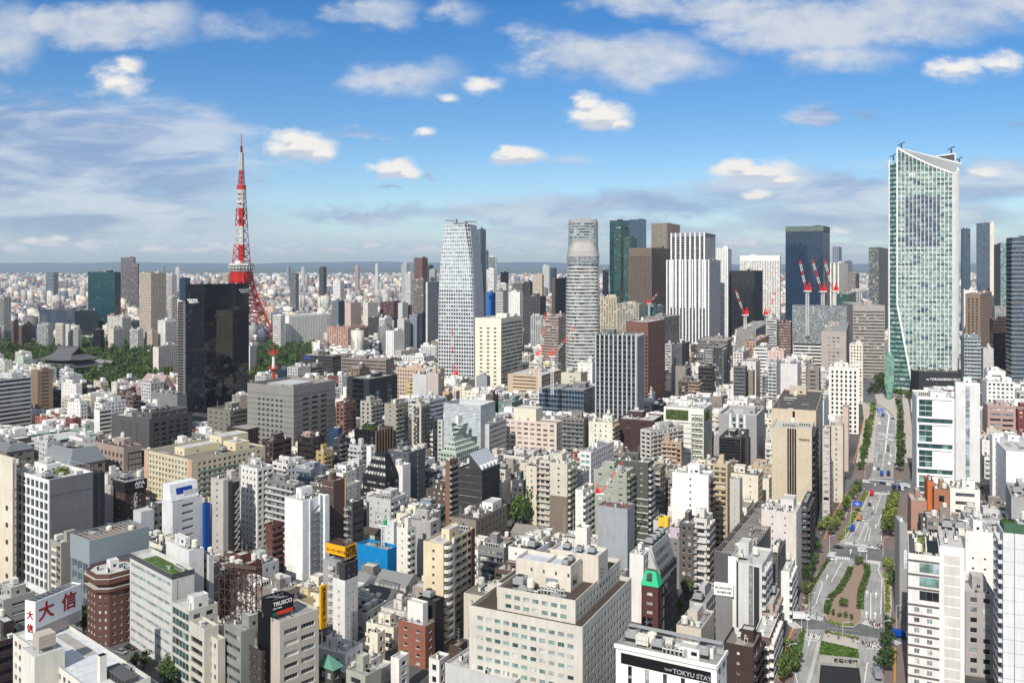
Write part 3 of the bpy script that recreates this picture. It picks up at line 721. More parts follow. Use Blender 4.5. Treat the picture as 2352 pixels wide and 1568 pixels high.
def round_tower(tag_,xl,xr,yt,Y,g,nf,wc,glass,lb,rings=True,dome=False,rx=None,crown=None,seed=1,widths=None,name='apartment_tower',cat='apartment tower',bulge=.55):
 rng=random.Random(seed);yt_=py(tag_,yt);h=H-(yt_-YH)*Y/F;x0,x1=px(tag_,xl),px(tag_,xr)
 cx_=((x0+x1)/2-CX)/F*Y;hw=(x1-x0)/2/F*Y
 rt=empty(name,(cx_,Y+hw,0));tag(rt,lb,cat)
 n=40;ex=.62
 def outline(r,z):
  pts=[]
  for k in range(n):
   a=2*math.pi*k/n;c,s=math.cos(a),math.sin(a)
   pts.append((r*abs(c)**ex*(1 if c>0 else-1),r*abs(s)**ex*(1 if s>0 else-1),z))
  return pts
 wf=widths or(lambda t:1.0)
 mb=MB();fh=h/nf
 for j in range(nf):
  t=j/nf;r=hw*wf(t);z=j*fh
  R0=outline(r,z);R1=outline(r,z+fh*.42);Rg0=outline(r-(1.2 if rings else .25),z+fh*.42);Rg1=outline(r-(1.2 if rings else .25),z+fh)
  for k in range(n):
   m=(k+1)%n
   mb.quad(R0[k],R0[m],R1[m],R1[k],0);mb.quad(R1[k],R1[m],Rg0[m],Rg0[k],0)
   mb.quad(Rg0[k],Rg0[m],Rg1[m],Rg1[k],(2+GI[rng.choice(PALS[glass])])if(k%5 or not rings)else 1)
   Rn=outline(hw*wf((j+1)/nf),z+fh);mb.quad(Rg1[k],Rg1[m],Rn[m],Rn[k],0)if k%1==0 else None
 mb.poly(outline(hw*wf(1),h),1)
 mb.bd('wall',wsl(wmt(wc,.55),wmt('mgrey')),rt)
 if dome:
  b=MB();zt=h
  for(r0,z0,z1,m)in((.93,0,9,1),(.95,9,11,0),(.90,11,16,0),(.84,16,21,0),(.74,21,26,0)):
   a=outline(hw*r0,zt+z0);c=outline(hw*(r0-(.03 if z0>=13 else 0)),zt+z1);b.loft([a,c],m)
  b.bd('crown',[wmt((.70,.68,.66),.5),glassmat('crown',(.22,.25,.26),.15)],rt)
  b=MB()
  for k in range(14):x=rng.uniform(-.55,.55)*hw;y=rng.uniform(-.4,.4)*hw;b.bar((x,y,zt+26),(x+rng.uniform(-4,4),y,zt+26+rng.uniform(3,9)),.6)
  b.box(-hw*.5,hw*.5,-hw*.3,hw*.3,zt+26,zt+29);b.bd('roof_machinery',[wmt('grey')],rt)
 if crown:crown(rt,hw,h,outline)
 FOOT.append((cx_+hw,Y,0,2*hw,2*hw));HER.append((x0,x1,yt_,870,Y,None))
 return rt
def crown_glass(rt,hw,h,outline):
 b=MB();b.loft([outline(hw*.93,h),outline(hw*.86,h+7)],0)
 b.box(-4,4,-3,3,h+7,h+10);b.bar((hw*.4,0,h+5),(hw*.4,0,h+16),1.6);b.bar((-hw*.4,0,h+5),(-hw*.4,0,h+11),1.2);b.bd('crown',[wmt('grey')],rt)
round_tower('C4',1452,1782,560,1010,None,36,(.80,.78,.75),'s','rounded residential tower of white balcony rings under a stepped grey crown',dome=True,seed=2,widths=lambda t:1.0-.02*t-(.06*max(0,t-.8)/.2))
round_tower('C4',1466,1770,168,1500,None,46,(.60,.66,.64),'s','rounded grey green glass tower rising directly behind the rounded white balcony tower',rings=False,seed=4,widths=lambda t:1.0-.08*t,crown=crown_glass,name='office_tower',cat='office tower')
def slanted_tower():
 rng=random.Random(8);Y0=985.0;T='TH'
 X0=(px(T,250)-CX)/F*Y0;K=V3((X0,Y0,0));r=V3((.985,-.17,0)).normalized();l=V3((-.45,.90,0)).normalized()
 def s_of(x,o=K,d=r):
  k=(px(T,x)-CX)/F;return(k*o.y-o.x)/(d.x-k*d.y)
 def z_of(y,D):return H-(py(T,y)-YH)*D/F
 rt=empty('office_tower',(K.x,K.y,0));tag(rt,'tallest pale green glass skyscraper with white fins and a slanted curved roof','skyscraper')
 wh=wmt((.92,.92,.92),.4);mb=MB()
 s1=s_of(880);nb=28;nf=52
 path=[K+r*(s1*i/nb)for i in range(nb+1)]
 ang0=math.atan2(r.y,r.x);cur=path[-1].copy();seg=1.05;na=26
 for i in range(na):
  a=ang0+math.radians(28)+math.radians(66)*(i/na)**.8;cur=cur+V3((math.cos(a),math.sin(a),0))*seg;path.append(cur.copy())
 def top(i):
  if i<=nb:
   t=i/nb;y=122+(408-122)*(t**1.05);y-=12*math.sin(math.pi*t)
   if t>.9:y+=(t-.9)*40
   y=122+(408-122)*t-0 if t<.9 else 122+286*t
   return z_of(y+18*math.sin(math.pi*t),path[i].y)
  t=(i-nb)/na;z0=z_of(408,path[nb].y);z1=z_of(322,path[-1].y-22);return z0+(z1-z0)*(t**1.4)
 zk=z_of((697-315.8)/.2015,Y0)
 sk=s_of((2098-2009.8)/.2015)
 def rnd2(k):return random.Random(k[0]*131+k[1]*7).random()
 def low(p):
  s=(p-K).dot(r)
  return 0.0 if s>=sk else zk*(1-s/sk)
 Hh=z_of(122,Y0);fh=Hh/nf;n=len(path)
 for i in range(n-1):
  a,b_=path[i],path[i+1];zt=(top(i)+top(i+1))/2;zl=(low(a)+low(b_))/2 if i<nb else 0
  nrm=V3(((b_-a).y,-(b_-a).x,0)).normalized()
  for j in range(nf+1):
   z0,z1=j*fh,(j+1)*fh
   za,zb_=max(z0,zl),min(z1,zt)
   if zb_-za<.3:continue
   zm=za+(zb_-za)*.45
   topzone=j>nf*.80;refl_zone=nf*.58<j<nf*.80 and 3<i<nb*.78  # greyer middle panes: a reflection painted into the glass colours
   blk=(i//4,j);g1='Bmll'[(i//3+j)%4]if refl_zone else('p' if rnd2(blk)>.08 else 'B')
   if j>nf*.9 and i<nb:g1=rng.choice('GGmgm')
   g2='B' if refl_zone else('G' if rnd2((i//5,j+99))>.8 else 'g')
   mb.quad((a.x,a.y,za),(b_.x,b_.y,za),(b_.x,b_.y,zm),(a.x,a.y,zm),2+GI[g2])
   mb.quad((a.x,a.y,zm),(b_.x,b_.y,zm),(b_.x,b_.y,zb_),(a.x,a.y,zb_),2+GI[g1])
   if j%1==0:o=a+nrm*0;mb.obox((a.x,a.y,za-.12),(b_-a),nrm*.18,(0,0,.3),1)
 for i in range(n):
  p=path[i];q=path[min(i+1,n-1)]if i<n-1 else path[i];pr=path[i-1]if i else path[0]
  d=(q-pr).normalized();nrm=V3((d.y,-d.x,0))
  if i<=nb and i%2:continue
  fw=.55
  if i>nb:fw=.75
  if i==0:fw=1.6
  zl=low(p)if i<nb else 0
  mb.obox(tuple(V3((p.x,p.y,zl))-d*fw/2),d*fw,nrm*1.1,(0,0,top(i)-zl),0)
 for i in range(n-1):
  a=V3((path[i].x,path[i].y,top(i)));b_=V3((path[i+1].x,path[i+1].y,top(i+1)));mb.bar(a,b_,1.9,0)
 mb.bar(K+V3((0,0,zk)),K+r*sk,2.0,0)
 sl=s_of(160,K,l);ztl=z_of(280,(K+l*sl).y)
 fl=K+l*sl
 for j in range(int(ztl/fh)):
  z0,z1=j*fh,(j+1)*fh
  def rp(z):return K.copy()if z>=zk else K+r*(sk*(1-z/zk))
  a0,a1=rp(z0),rp(z1)
  for c in range(4):
   g1='g' if rng.random()<.6 else 'p';f0,f1=c/4,(c+1)/4;zm=z0+fh*.5
   am=rp(zm)
   mb.quad(tuple(fl.lerp(a0,f0)+V3((0,0,z0))),tuple(fl.lerp(a0,f1)+V3((0,0,z0))),tuple(fl.lerp(am,f1)+V3((0,0,zm))),tuple(fl.lerp(am,f0)+V3((0,0,zm))),2+GI['G'])
   mb.quad(tuple(fl.lerp(am,f0)+V3((0,0,zm))),tuple(fl.lerp(am,f1)+V3((0,0,zm))),tuple(fl.lerp(a1,f1)+V3((0,0,z1))),tuple(fl.lerp(a1,f0)+V3((0,0,z1))),2+GI[g1])
 mb.bar(fl,fl+V3((0,0,ztl+2)),1.6,0)
 back=fl+fl.normalized()*44
 be=path[-1];bb=V3((be.x-6,be.y+10,0))
 mb.quad((back.x,back.y,0),(fl.x,fl.y,0),(fl.x,fl.y,ztl),(back.x,back.y,ztl),2+GI['G'])
 mb.quad((bb.x,bb.y,0),(back.x,back.y,0),(back.x,back.y,ztl),(bb.x,bb.y,top(n-1)),2+GI['G'])
 mb.quad((be.x,be.y,0),(bb.x,bb.y,0),(bb.x,bb.y,top(n-1)),(be.x,be.y,top(n-1)),0)
 for o in(mb,):o.v=[(v[0]-K.x,v[1]-K.y,v[2])for v in o.v]
 mb.bd('wall',wsl(wh,wmt('grey',.5,'metal')),rt)
 b=MB();zt0=Hh
 B0=K+V3((14,26,Hh-3));B1=V3((path[-1].x,path[-1].y,top(n-1)))
 prev=None
 for i in range(n):
  f=i/(n-1);a=V3((path[i].x,path[i].y,top(i)))
  g=f*1.35 if i<=nb else .72+.28*f;g=min(1,(i/nb)*.94)if i<=nb else .94+.06*(i-nb)/na
  xs_=262+g*730;ys_=122+g*178;Dk=Y0+4+26*math.sin(math.pi*min(1,g*.75));kx=(px(T,xs_)-CX)/F
  c=V3((kx*Dk,Dk,z_of(ys_,Dk)))
  if prev:b.quad(tuple(prev[0]-K),tuple(a-K),tuple(c-K),tuple(prev[1]-K),0);b.bar(prev[1]-K,c-K,1.5,1)
  prev=(a,c)
 b.bd('roof',[wmt('grey',.5,'metal'),wh],rt)
 b=MB();D=Y0+40
 def Q(x,y,dd=0):Dp=D+dd;return V3(((px(T,x)-CX)/F*Dp,Dp,z_of(y,Dp)))-K
 for dd in(0,):
  p=[Q(690,215),Q(912,185),Q(912,380),Q(690,330)];q=[v+V3((0,4,0))for v in p]
  b.poly(p,0);b.poly(q[::-1],0)
  for k in range(4):m=(k+1)%4;b.quad(tuple(p[m]),tuple(p[k]),tuple(q[k]),tuple(q[m]),0)
  b.bar(p[0],p[1],1.5,1);b.bar(p[1],p[2],1.2,1)
 b.bd('roof_screen',[wmt('dgrey',.5,'metal'),wh],rt)
 b=MB()
 for(x,y)in((300,130),(960,300),(870,180),(210,262)):
  p=Q(x,y);b.bar(p,p+V3((0,0,5)),1.2);b.bar(p+V3((-4,0,4)),p+V3((4,0,8)),1.0)
 b.bd('maintenance_crane',[wmt('charcoal')],rt)
 FOOT.append((K.x+95,K.y-10,R(-8),110,60));HER.append((2042,2213,340,895,Y0,None))
 txm('m',9,wh,rt,(12,-3.2,z_of(455,Y0)),(R(90),0,math.atan2(r.y,r.x)),.6,'emblem')
slanted_tower()
W1=lambda**k:S(**{**dict(fh=3.3,bw=3.2,ww=.55,wh=.5),**k})
BN=lambda**k:S(**{**dict(fh=3.6,bw=3.0,ww=1,wh=.45,sill=.35,d=.35,mg=.5,mull=0),**k})
CURT=lambda**k:S(**{**dict(fh=4.0,bw=2.4,ww=1,wh=.86,sill=.07,d=.12,mg=.3,top=.6,mull=1),**k})
VERT=lambda**k:S(**{**dict(fh=4.0,bw=3.6,ww=.5,wh=1,d=.5,mg=.4,top=1.0,floorband=1),**k})
BA=lambda**k:S(**{**dict(fh=3.0,bw=3.4,ww=.7,wh=.62,sill=.05,d=.2,mg=.3,top=.8,bal=(0,1,1.3,1.15),pal='m'),**k})
SMALL=lambda**k:S(**{**dict(fh=3.1,bw=5.0,ww=.2,wh=.35,sill=.35,d=.2,mg=1.5),**k})
OT=dict(name='office_tower',cat='office tower',near=False)
AP=dict(name='apartment_block',cat='apartment block',near=False)
OF=dict(name='office_building',cat='office building',near=False)
bld('B1',613,800,842,240,560,'dark teal glass residential tower standing among low white blocks at the left',Y=1800,a=12,A=CURT(fh=3.6,bw=4,pal='t',mull=0,wh=.75),B=CURT(pal='t',fh=3.6),wc=(.12,.22,.25),ro='roofg',**{**OT})
bld('B1',842,935,945,138,330,'tall purple grey twin tower on the skyline, behind the teal glass tower',Y=3000,a=15,A=BN(pal='d',d=.6,fh=4),B=BN(),wc=(.50,.45,.47),**OT)
bld('B1',880,960,969,182,340,'lower purple grey shaft joined to the tall twin tower on the left skyline',Y=2940,a=15,A=BN(pal='d',d=.6,fh=4),B=BN(),wc=(.48,.42,.44),**OT)
bld('B1',972,1052,1158,248,555,'beige balcony residential tower right of the dark teal glass tower',Y=1700,a=32,A=W1(fh=3.1,bw=3.6,ww=.7,wh=.45,d=.8),B=W1(fh=3.1,bw=3.2,ww=.6,wh=.5,d=.8),wc=(.76,.69,.61),**AP)
bld('B1',317,372,407,242,385,'slim dark blue grey tower far off, left of the teal glass tower',Y=3200,a=35,A=BN(pal='b',fh=5),B=BN(pal='d',fh=5),wc=(.52,.55,.58),**OT)
bld('B1',-60,30,78,415,762,'tall grey banded apartment tower cut by the left edge of the view',Y=1560,a=35,A=BA(fh=3.1),B=W1(),wc='grey',**AP)
bld('B1',80,95,130,580,752,'plain dark brown slab beside the grey banded tower at the left edge',Y=1500,a=30,A=None,B=None,wc='brown',**AP)
bld('B1',130,150,218,612,752,'brown balcony block next to the plain dark brown slab at the far left',Y=1480,a=30,A=None,B=BA(),wc='brown',trim='brown',**AP)
bld('B1',258,335,372,605,775,'grey apartment block with white balcony columns behind the park at left',Y=1440,a=30,A=BA(bal=(0.1,.9,1.2,1)),B=None,wc='grey',bmt='lgrey',**AP)
bld('B1',388,440,458,598,762,'slim cream apartment block with stacked balconies behind the temple',Y=1420,a=28,A=BA(),B=W1(),wc='beige',trim='cream',**AP)
bld('B1',458,480,494,605,762,'narrow white apartment block right of the slim cream one behind the temple',Y=1450,a=28,A=W1(ww=.7),B=W1(),wc='white',**AP)
bld('B1',492,545,568,642,752,'grey building with slate top storey behind the park at left',Y=1430,a=30,A=W1(),B=W1(),wc='grey',ro='roofd',**OF)
bld('B1',275,520,685,510,600,'long low dark glass building in front of the teal glass tower',Y=1720,a=30,A=BN(pal='b',wh=.6),B=BN(pal='b'),wc=(.33,.36,.40),ro='roofd',**OF)
bld('B1',648,700,726,642,722,'black cube-shaped block behind the park trees at left',Y=1450,a=30,A=CURT(pal='n'),B=CURT(pal='n'),wc='charcoal',**OF)
bld('B1',750,850,912,552,640,'wide cream apartment slab with a stepped top, left of the black glass tower',Y=1560,a=30,A=W1(fh=3,bw=4),B=BA(),wc='warm',**AP)
bld('B1',755,790,862,630,745,'grey balcony apartment block just behind the park trees, left of the black glass tower',Y=1430,a=30,A=None,B=BA(),wc='beige',trim='lgrey',**AP)
bld('B1',905,960,1002,642,735,'pale grey clustered block behind the park, left of the black glass tower',Y=1430,a=30,A=BN(),B=W1(),wc='lgrey',**OF)
bld('B1',1010,1060,1100,655,716,'low pink grey block behind the park wood',Y=1440,a=30,A=W1(),B=W1(),wc='pink',**OF)
bld('B1',1100,1150,1232,578,720,'white stepped apartment block touching the left edge of the black glass tower',Y=1450,a=30,A=W1(),B=BA(),wc='white',**AP)
bld('B1',1175,1200,1236,412,530,'cream apartment tower peeking over the left shoulder of the black glass tower',Y=1700,a=30,A=BA(),B=W1(),wc='warm',**AP)
bld('B1',1165,1200,1232,258,360,'distant cream residential tower right of the beige balcony tower',Y=2500,a=30,A=BA(),B=W1(),wc='warm',**AP)
bld('B1',1250,1290,1326,282,362,'distant dark blue block behind the black glass tower',Y=2600,a=30,A=BN(pal='b'),B=BN(pal='b'),wc='navy',**OF)
bld('B1',1552,1590,1628,248,318,'distant pink beige slab left of the red lattice tower',Y=2300,a=30,A=BA(),B=W1(),wc='beige',**AP)
bld('B1',1098,1105,1240,762,965,'cream hotel block with a pale cornice roof beside the park, left of the black tower',Y=1110,a=12,A=None,B=W1(fh=4,bw=4.5,ww=.35,wh=.45),wc=(.86,.80,.74),ro='roofl',near=False,name='hotel',cat='hotel')
bld('B1',1740,1742,1786,755,890,'cream hotel wing with small windows right of the black glass tower',Y=1100,a=10,A=None,B=W1(fh=4,bw=4.5,ww=.35,wh=.45),wc=(.86,.80,.74),ro='roofl',near=False,name='hotel',cat='hotel')
o=bld('B1',1295,1425,1735,327,1300,'black mirror glass office tower standing in front of the red lattice tower',Y=840,a=27,A=CURT(pal='n',fh=4,bw=3,d=.05,wh=.94,sill=.03,mull=1),B=CURT(pal='n',fh=4,bw=3,d=.05,wh=.94,sill=.03,mull=1),wc=(.09,.10,.11),ro='roofd',ph=False,dn=.3,**OT)
mb=MB();mb.box(-o.wl-12,-o.wl-.02,1,16,0,o.h*.86,0)
for k in range(40):mb.box(-o.wl-12.1,-o.wl-.01,.9,.99,k*o.h*.86/40,k*o.h*.86/40+.5,1)
mb.box(-o.wl-3,-o.wl-2.2,.2,.99,0,o.h*.87,1);mb.bd('side_shaft',[wmt((.16,.16,.16)),wmt('grey')],o.rt)
tw=pn('sign_white',(.92,.92,.92),.5);
txm('◆住友不動産\n　御成門タワー',2.3,tw,o.rt,(-o.wl+2,-.12,o.h-16),(R(90),0,0),.1,'sign_lettering')
txm('◆住友不動産\n　御成門タワー',2.3,tw,o.rt,(.12,o.wr*.76,o.h-7),(R(90),0,R(90)),.1,'sign_lettering')
bld('B2',1100,1160,1197,140,290,'tall red brown residential tower with a white crown, left of the white grid tower',Y=2600,a=30,A=W1(ww=.6,d=.8),B=None,wc=(.47,.27,.25),trim='white',**AP)
bld('B2',1198,1215,1238,192,300,'distant dark blue slab right of the tall red brown tower',Y=3200,a=30,A=CURT(pal='b'),B=CURT(pal='b'),wc='navy',**OT)
bld('B2',1208,1245,1262,222,300,'distant pale slab with a pointed top near the red brown tower',Y=2700,a=30,A=BN(),B=BN(),wc='lgrey',**OT)
bld('B2',440,470,492,203,312,'dark grey solitary tower on the plain right of the red lattice tower',Y=2900,a=30,A=W1(fh=4,ww=.7,pal='dd'),B=BN(pal='dd'),wc='dgrey',**OT)
bld('B2',237,275,299,248,345,'squat grey tower in the plain right of the red lattice tower',Y=2500,a=30,A=BN(pal='d'),B=W1(),wc='mgrey',**AP)
bld('B2',690,712,723,198,258,'distant pink beige tower midway to the white grid tower',Y=4200,a=30,A=BN(),B=W1(),wc='pink',**AP)
bld('B2',1013,1050,1071,182,290,'distant grey tower with vertical ribs and a dark cap, left of the red brown tower',Y=3100,a=30,A=VERT(),B=VERT(),wc='lgrey',**OT)
bld('B2',1043,1075,1098,248,320,'distant white banded block under the ribbed grey tower',Y=2500,a=30,A=BN(),B=W1(),wc='white',**OF)
bld('B2',213,228,239,202,262,'thin pale blue tower far off right of the lattice tower',Y=5000,a=30,A=None,B=None,wc='bluegrey',**OT)
bld('B2',315,330,342,207,262,'thin white tower far off on the plain',Y=4800,a=30,A=BN(),B=None,wc='white',**AP)
bld('B1',1222,1245,1260,208,252,'thin white slab far off left of the lattice tower',Y=5200,a=30,A=BN(),B=None,wc='white',**AP)
bld('B1',1127,1138,1148,202,240,'thin grey needle block far off above the beige tower',Y=5600,a=30,A=BN(),B=None,wc='grey',**AP)
b=MB();D=3600;cx_=wpt('B2',843,D);b.cyl(cx_,D,0,zat('B2',182,D),11,0,14,r2=7);c=b.bd('chimney',[wmt('lgrey')]);tag(c,'thin white incinerator chimney on the plain, midway to the white grid tower','chimney')
bld('B2',540,585,612,298,400,'white apartment slab on the plain right of the lattice tower, topped with a flat roof',Y=2050,a=30,A=W1(),B=BA(),wc='white',**AP)
bld('B2',1087,1165,1184,296,575,'grey grid office tower standing left of the white grid tower',Y=1560,a=28,A=BN(wh=.5,pal='m'),B=BN(wh=.5,pal='m'),wc='greyb',**OT)
bld('B2',1183,1196,1300,310,665,'grey tower with black vertical glass strips partly hidden by the white grid tower',Y=1330,a=10,A=None,B=VERT(pal='dd',bw=4,ww=.6),wc='lgrey',**OT)
bld('C4',610,640,692,226,740,'slim dark teal tower right behind the white grid tower',Y=1500,a=30,A=BN(pal='B',wh=.6),B=BN(pal='B',wh=.7),wc=(.46,.51,.53),**OT)
bld('C4',692,704,716,428,600,'far thin blue glass tower right of the white grid tower',Y=3600,a=30,A=CURT(pal='b'),B=CURT(pal='b'),wc='bluegrey',**OT)
bld('C4',714,780,796,488,612,'distant dark green glass block with a white edge right of the white grid tower',Y=3400,a=30,A=CURT(pal='G',mull=0),B=None,wc='white',**OT)
bld('C4',697,765,786,604,722,'distant plain white banded block right of the white grid tower',Y=2400,a=30,A=BN(pal='c'),B=None,wc='white',**OF)
bld('C4',828,870,906,632,730,'distant small black glass tower in the gap between the two round towers',Y=2300,a=30,A=CURT(pal='n'),B=CURT(pal='n'),wc='charcoal',**OT)
bld('C4',795,880,906,742,830,'white striped office block below the small black glass tower',Y=1850,a=30,A=BN(),B=BN(),wc='white',**OF)
bld('C4',785,855,890,806,962,'grey and white balcony block in the gap behind the cream block',Y=1500,a=30,A=BA(),B=None,wc='mgrey',trim='white',**AP)
bld('C4',677,760,790,826,915,'building shell wrapped in bright blue sheeting right of the white grid tower',Y=1560,a=30,A=None,B=None,wc=(.18,.42,.72),ro='roofg',cat='construction site',name='sheeted_building',near=False)
bld('C4',905,1010,1042,822,930,'white building with a taller stair tower behind the cream block',Y=1500,a=30,A=SMALL(),B=W1(),wc='white',**OF)
bld('C4',940,1035,1050,735,800,'dark striped office block in the middle distance between the round towers',Y=1900,a=30,A=BN(pal='dd'),B=BN(),wc='mgrey',**OF)
bld('C4',1048,1110,1130,722,790,'charcoal plain block in the middle distance between the round towers',Y=1880,a=30,A=None,B=None,wc='charcoal',**OF)
bld('C4',1132,1220,1236,655,735,'distant tan slab between the round towers',Y=2300,a=25,A=BN(pal='w'),B=None,wc='tan',**OF)
bld('C4',1226,1285,1298,568,640,'distant white tower with construction crane on the skyline',Y=4200,a=30,A=BN(),B=BN(),wc='white',**OT)
bld('C4',1298,1340,1356,592,640,'distant dark blue block beside the distant white tower',Y=4100,a=30,A=CURT(pal='b'),B=None,wc='navy',**OF)
bld('C4',1052,1200,1256,858,1100,'dark apartment block with a dense balcony grid, in front of the brown tower',Y=1400,a=25,A=W1(fh=3,bw=2.8,ww=.75,wh=.65,d=.8,pal='dd'),B=W1(fh=3,bw=2.8,ww=.75,wh=.65,d=.8,pal='dd'),wc=(.38,.35,.35),**AP)
bld('C4',1308,1342,1470,690,1012,'plain dark brown tower immediately left of the rounded balcony tower',Y=1480,a=12,A=None,B=BN(mg=8,wh=.3,pal='dd'),wc=(.38,.31,.30),**OT)
bld('C4',1112,1225,1245,1040,1140,'white framed low building left of the pink brown hotel',Y=1300,a=25,A=W1(ww=.75,wh=.65,d=.8,bw=4),B=None,wc='lgrey',**AP)
bld('C4',1215,1372,1470,1052,1260,'pink brown eight sided hotel block in front of the rounded balcony tower',Y=1130,a=30,A=BN(wh=.35),B=BN(wh=.35),wc=(.66,.57,.53),near=False,name='hotel',cat='hotel')
bld('C4',1788,1812,1846,606,850,'thin grey tower squeezed between the rounded tower and the teal glass tower',Y=1650,a=30,A=VERT(),B=BA(),wc='grey',**OT)
bld('B2',1527,1708,1856,562,1040,'plain cream slab with small paired windows, at the foot of the white grid tower',Y=940,a=22,A=S(fh=4.3,bw=7.5,ww=.34,wh=.38,d=.3,pal='dd',mg=3,top=9,base=4),B=BN(fh=4.3,wh=.5,pal='m',top=5),wc=(.90,.87,.76),ro='roofl',**OF)
bld('C4',1855,2068,2075,145,860,'tall dark teal glass tower behind the brown grid tower',Y=1950,a=10,wr=40,A=CURT(pal='t',fh=4.2,wh=.8),B=CURT(pal='t',fh=4.2,wh=.7),wc=(.08,.20,.22),ro='roofd',**OT)
bld('C4',2040,2200,2205,136,400,'tall blue glass wing with a raking dark edge, right of the dark teal tower',Y=1900,a=8,wr=40,A=CURT(pal='B',fh=4.2,wh=.6),B=None,wc=(.22,.30,.38),**OT)
bld('C4',1895,1962,2034,218,860,'deep green glass tower front with a pale lift shaft, before the dark teal tower',Y=1830,a=30,A=CURT(pal='G',wh=.7,fh=4.2),B=CURT(pal='G',wh=.6,fh=4.2),wc=(.12,.26,.24),**OT)
bld('C4',1985,2050,2112,308,860,'lower deep green glass bay right of the pale lift shaft',Y=1800,a=30,A=CURT(pal='G',wh=.7,fh=4.2),B=CURT(pal='G',wh=.6,fh=4.2),wc=(.16,.32,.29),**OT)
bld('C5',130,280,400,170,420,'tan and green glass tower rising behind the white striped tower',Y=2400,a=28,A=VERT(pal='G',ww=.4,fh=4),B=VERT(pal='G',ww=.4),wc=(.60,.52,.44),**OT)
b_=dict(fh=3.5,bw=3.1,ww=.58,wh=.55,sill=.22,d=.9,pal='dd',mg=1,top=14)
bld('C4',2036,2250,2452,402,905,'brown tower covered in a grid of small square windows with a dark corner slot',Y=1480,a=30,A=S(**b_),B=S(**b_),wc=(.47,.40,.35),**OT)
for nm,a_ in(('w',0),):
 o=bld('C5',272,676,782,516,1250,'white tower with bold vertical black and white stripes and a taller central block',Y=1372,a=24,A=VERT(bw=5.2,ww=.66,pal='dd',fh=3.9,fin=(1,1.9,1.2),top=2),B=S(fh=3.9,bw=3,ww=.6,wh=.55,d=.4,pal='m'),wc=(.62,.62,.64),trim=(.93,.93,.94),**OT)
 z1=zat('C5',262,1380);mb=MB();rg=random.Random(2)
 fac(mb,(-o.wl*.90,1),(1,0),o.wl*.80,o.h*.5,z1,VERT(bw=8,ww=.6,pal='dd',fh=3.9,fin=(1,2.2,1.4),top=6),rg);fac(mb,(-o.wl*.1,1),(0,1),o.wr*.9,o.h*.5,z1,VERT(bw=4,ww=.35,pal='m',top=6),rg)
 fac(mb,(-o.wl*.1,1+o.wr*.9),(-1,0),o.wl*.8,o.h*.5,z1,None,rg);fac(mb,(-o.wl*.9,1+o.wr*.9),(0,-1),o.wr*.9,o.h*.5,z1,None,rg)
 mb.quad((-o.wl*.9,1,z1-1),(-o.wl*.1,1,z1-1),(-o.wl*.1,1+o.wr*.9,z1-1),(-o.wl*.9,1+o.wr*.9,z1-1),1)
 mb.bd('central_block',wsl(wmt((.55,.55,.56)),wmt((.93,.93,.94))),o.rt)
 HER.append((1533,1650,535,780,1380,None))
bld('C5',700,852,886,407,1222,'white residential tower with a fine grid of windows right of the striped tower',Y=1500,a=20,A=S(fh=3.4,bw=4,ww=.6,wh=.42,d=.5,pal='m',mg=1),B=None,wc=(.93,.93,.92),trim=(.80,.86,.80),**AP)
o=bld('C5',965,1340,1396,474,1010,'broad white hotel slab with fine vertical ribs and a dark roof line',Y=1880,a=20,A=VERT(bw=3.4,ww=.5,pal='m',top=12,fh=3.6),B=None,wc=(.95,.93,.90),near=False,name='hotel',cat='hotel',dn=.4)
bld('C5',878,1105,1180,618,1100,'black glass office tower with a pale green top, before the broad white hotel slab',Y=1500,a=20,A=CURT(pal='n',top=1),B=W1(ww=.8,wh=.5,pal='l'),wc=(.16,.17,.20),trim=(.5,.55,.5),ro='roofd',**OT)
o=bld('C5',1393,1750,1810,196,1130,'tall navy glass office tower with a pale green crown band',Y=1700,a=29,A=CURT(pal='b',fh=4,bw=3,top=12,mull=1,d=.05),B=CURT(pal='b',fh=4,top=12,d=.05),wc=(.20,.25,.30),ro='roofd',**OT)
mb=MB();mb.box(-o.wl-.2,.2,-.2,o.wr+.2,o.h-10,o.h+.3,0);mb.bd('crown_band',[wmt((.38,.46,.42))],o.rt)
bld('C5',1833,1895,1922,392,545,'distant grey blue twin slab tower between the navy tower and the grey balcony tower',Y=4500,a=25,A=VERT(bw=9,ww=.4,pal='b'),B=None,wc=(.55,.57,.62),**OT)
bld('C5',1945,2015,2050,525,640,'distant purple grey block low on the skyline left of the skyscraper',Y=3900,a=25,A=BN(pal='B'),B=BN(),wc=(.47,.43,.48),**OT)
bld('C5',1982,2050,2085,640,800,'hazy brown grey apartment block behind the banded stone office',Y=2500,a=25,A=W1(),B=BA(),wc='greyb',**AP)
bld('C5',1812,1895,1980,545,835,'white tower with black vertical slots and a white radome ball on top',Y=1750,a=35,A=VERT(bw=7,ww=.5,pal='dd'),B=SMALL(),wc=(.95,.93,.88),**OT)
bld('C5',2176,2270,2360,398,885,'dark grey balcony residential tower left of the tallest skyscraper',Y=1700,a=30,A=BA(bal=None,wh=.6,ww=.7),B=W1(ww=.6,wh=.6,d=.8),wc=(.45,.46,.46),**AP)
bld('C5',2000,2090,2180,806,880,'white lattice fronted low block under the grey balcony tower',Y=1500,a=25,A=W1(ww=.7,wh=.7,d=.6),B=W1(ww=.7,wh=.7),wc='lgrey',**OF)
bld('C5',1875,1990,2068,838,900,'low green glass block behind the banded stone office',Y=1350,a=25,A=CURT(pal='G'),B=CURT(pal='G'),wc=(.30,.36,.33),**OF)
bld('B4',512,592,814,470,760,'broad stone office block with dark window bands left of the skyscraper',Y=1120,a=103,A=None,B=BN(fh=4,wh=.42,pal='m',top=7),wc=(.69,.65,.62),**OF)
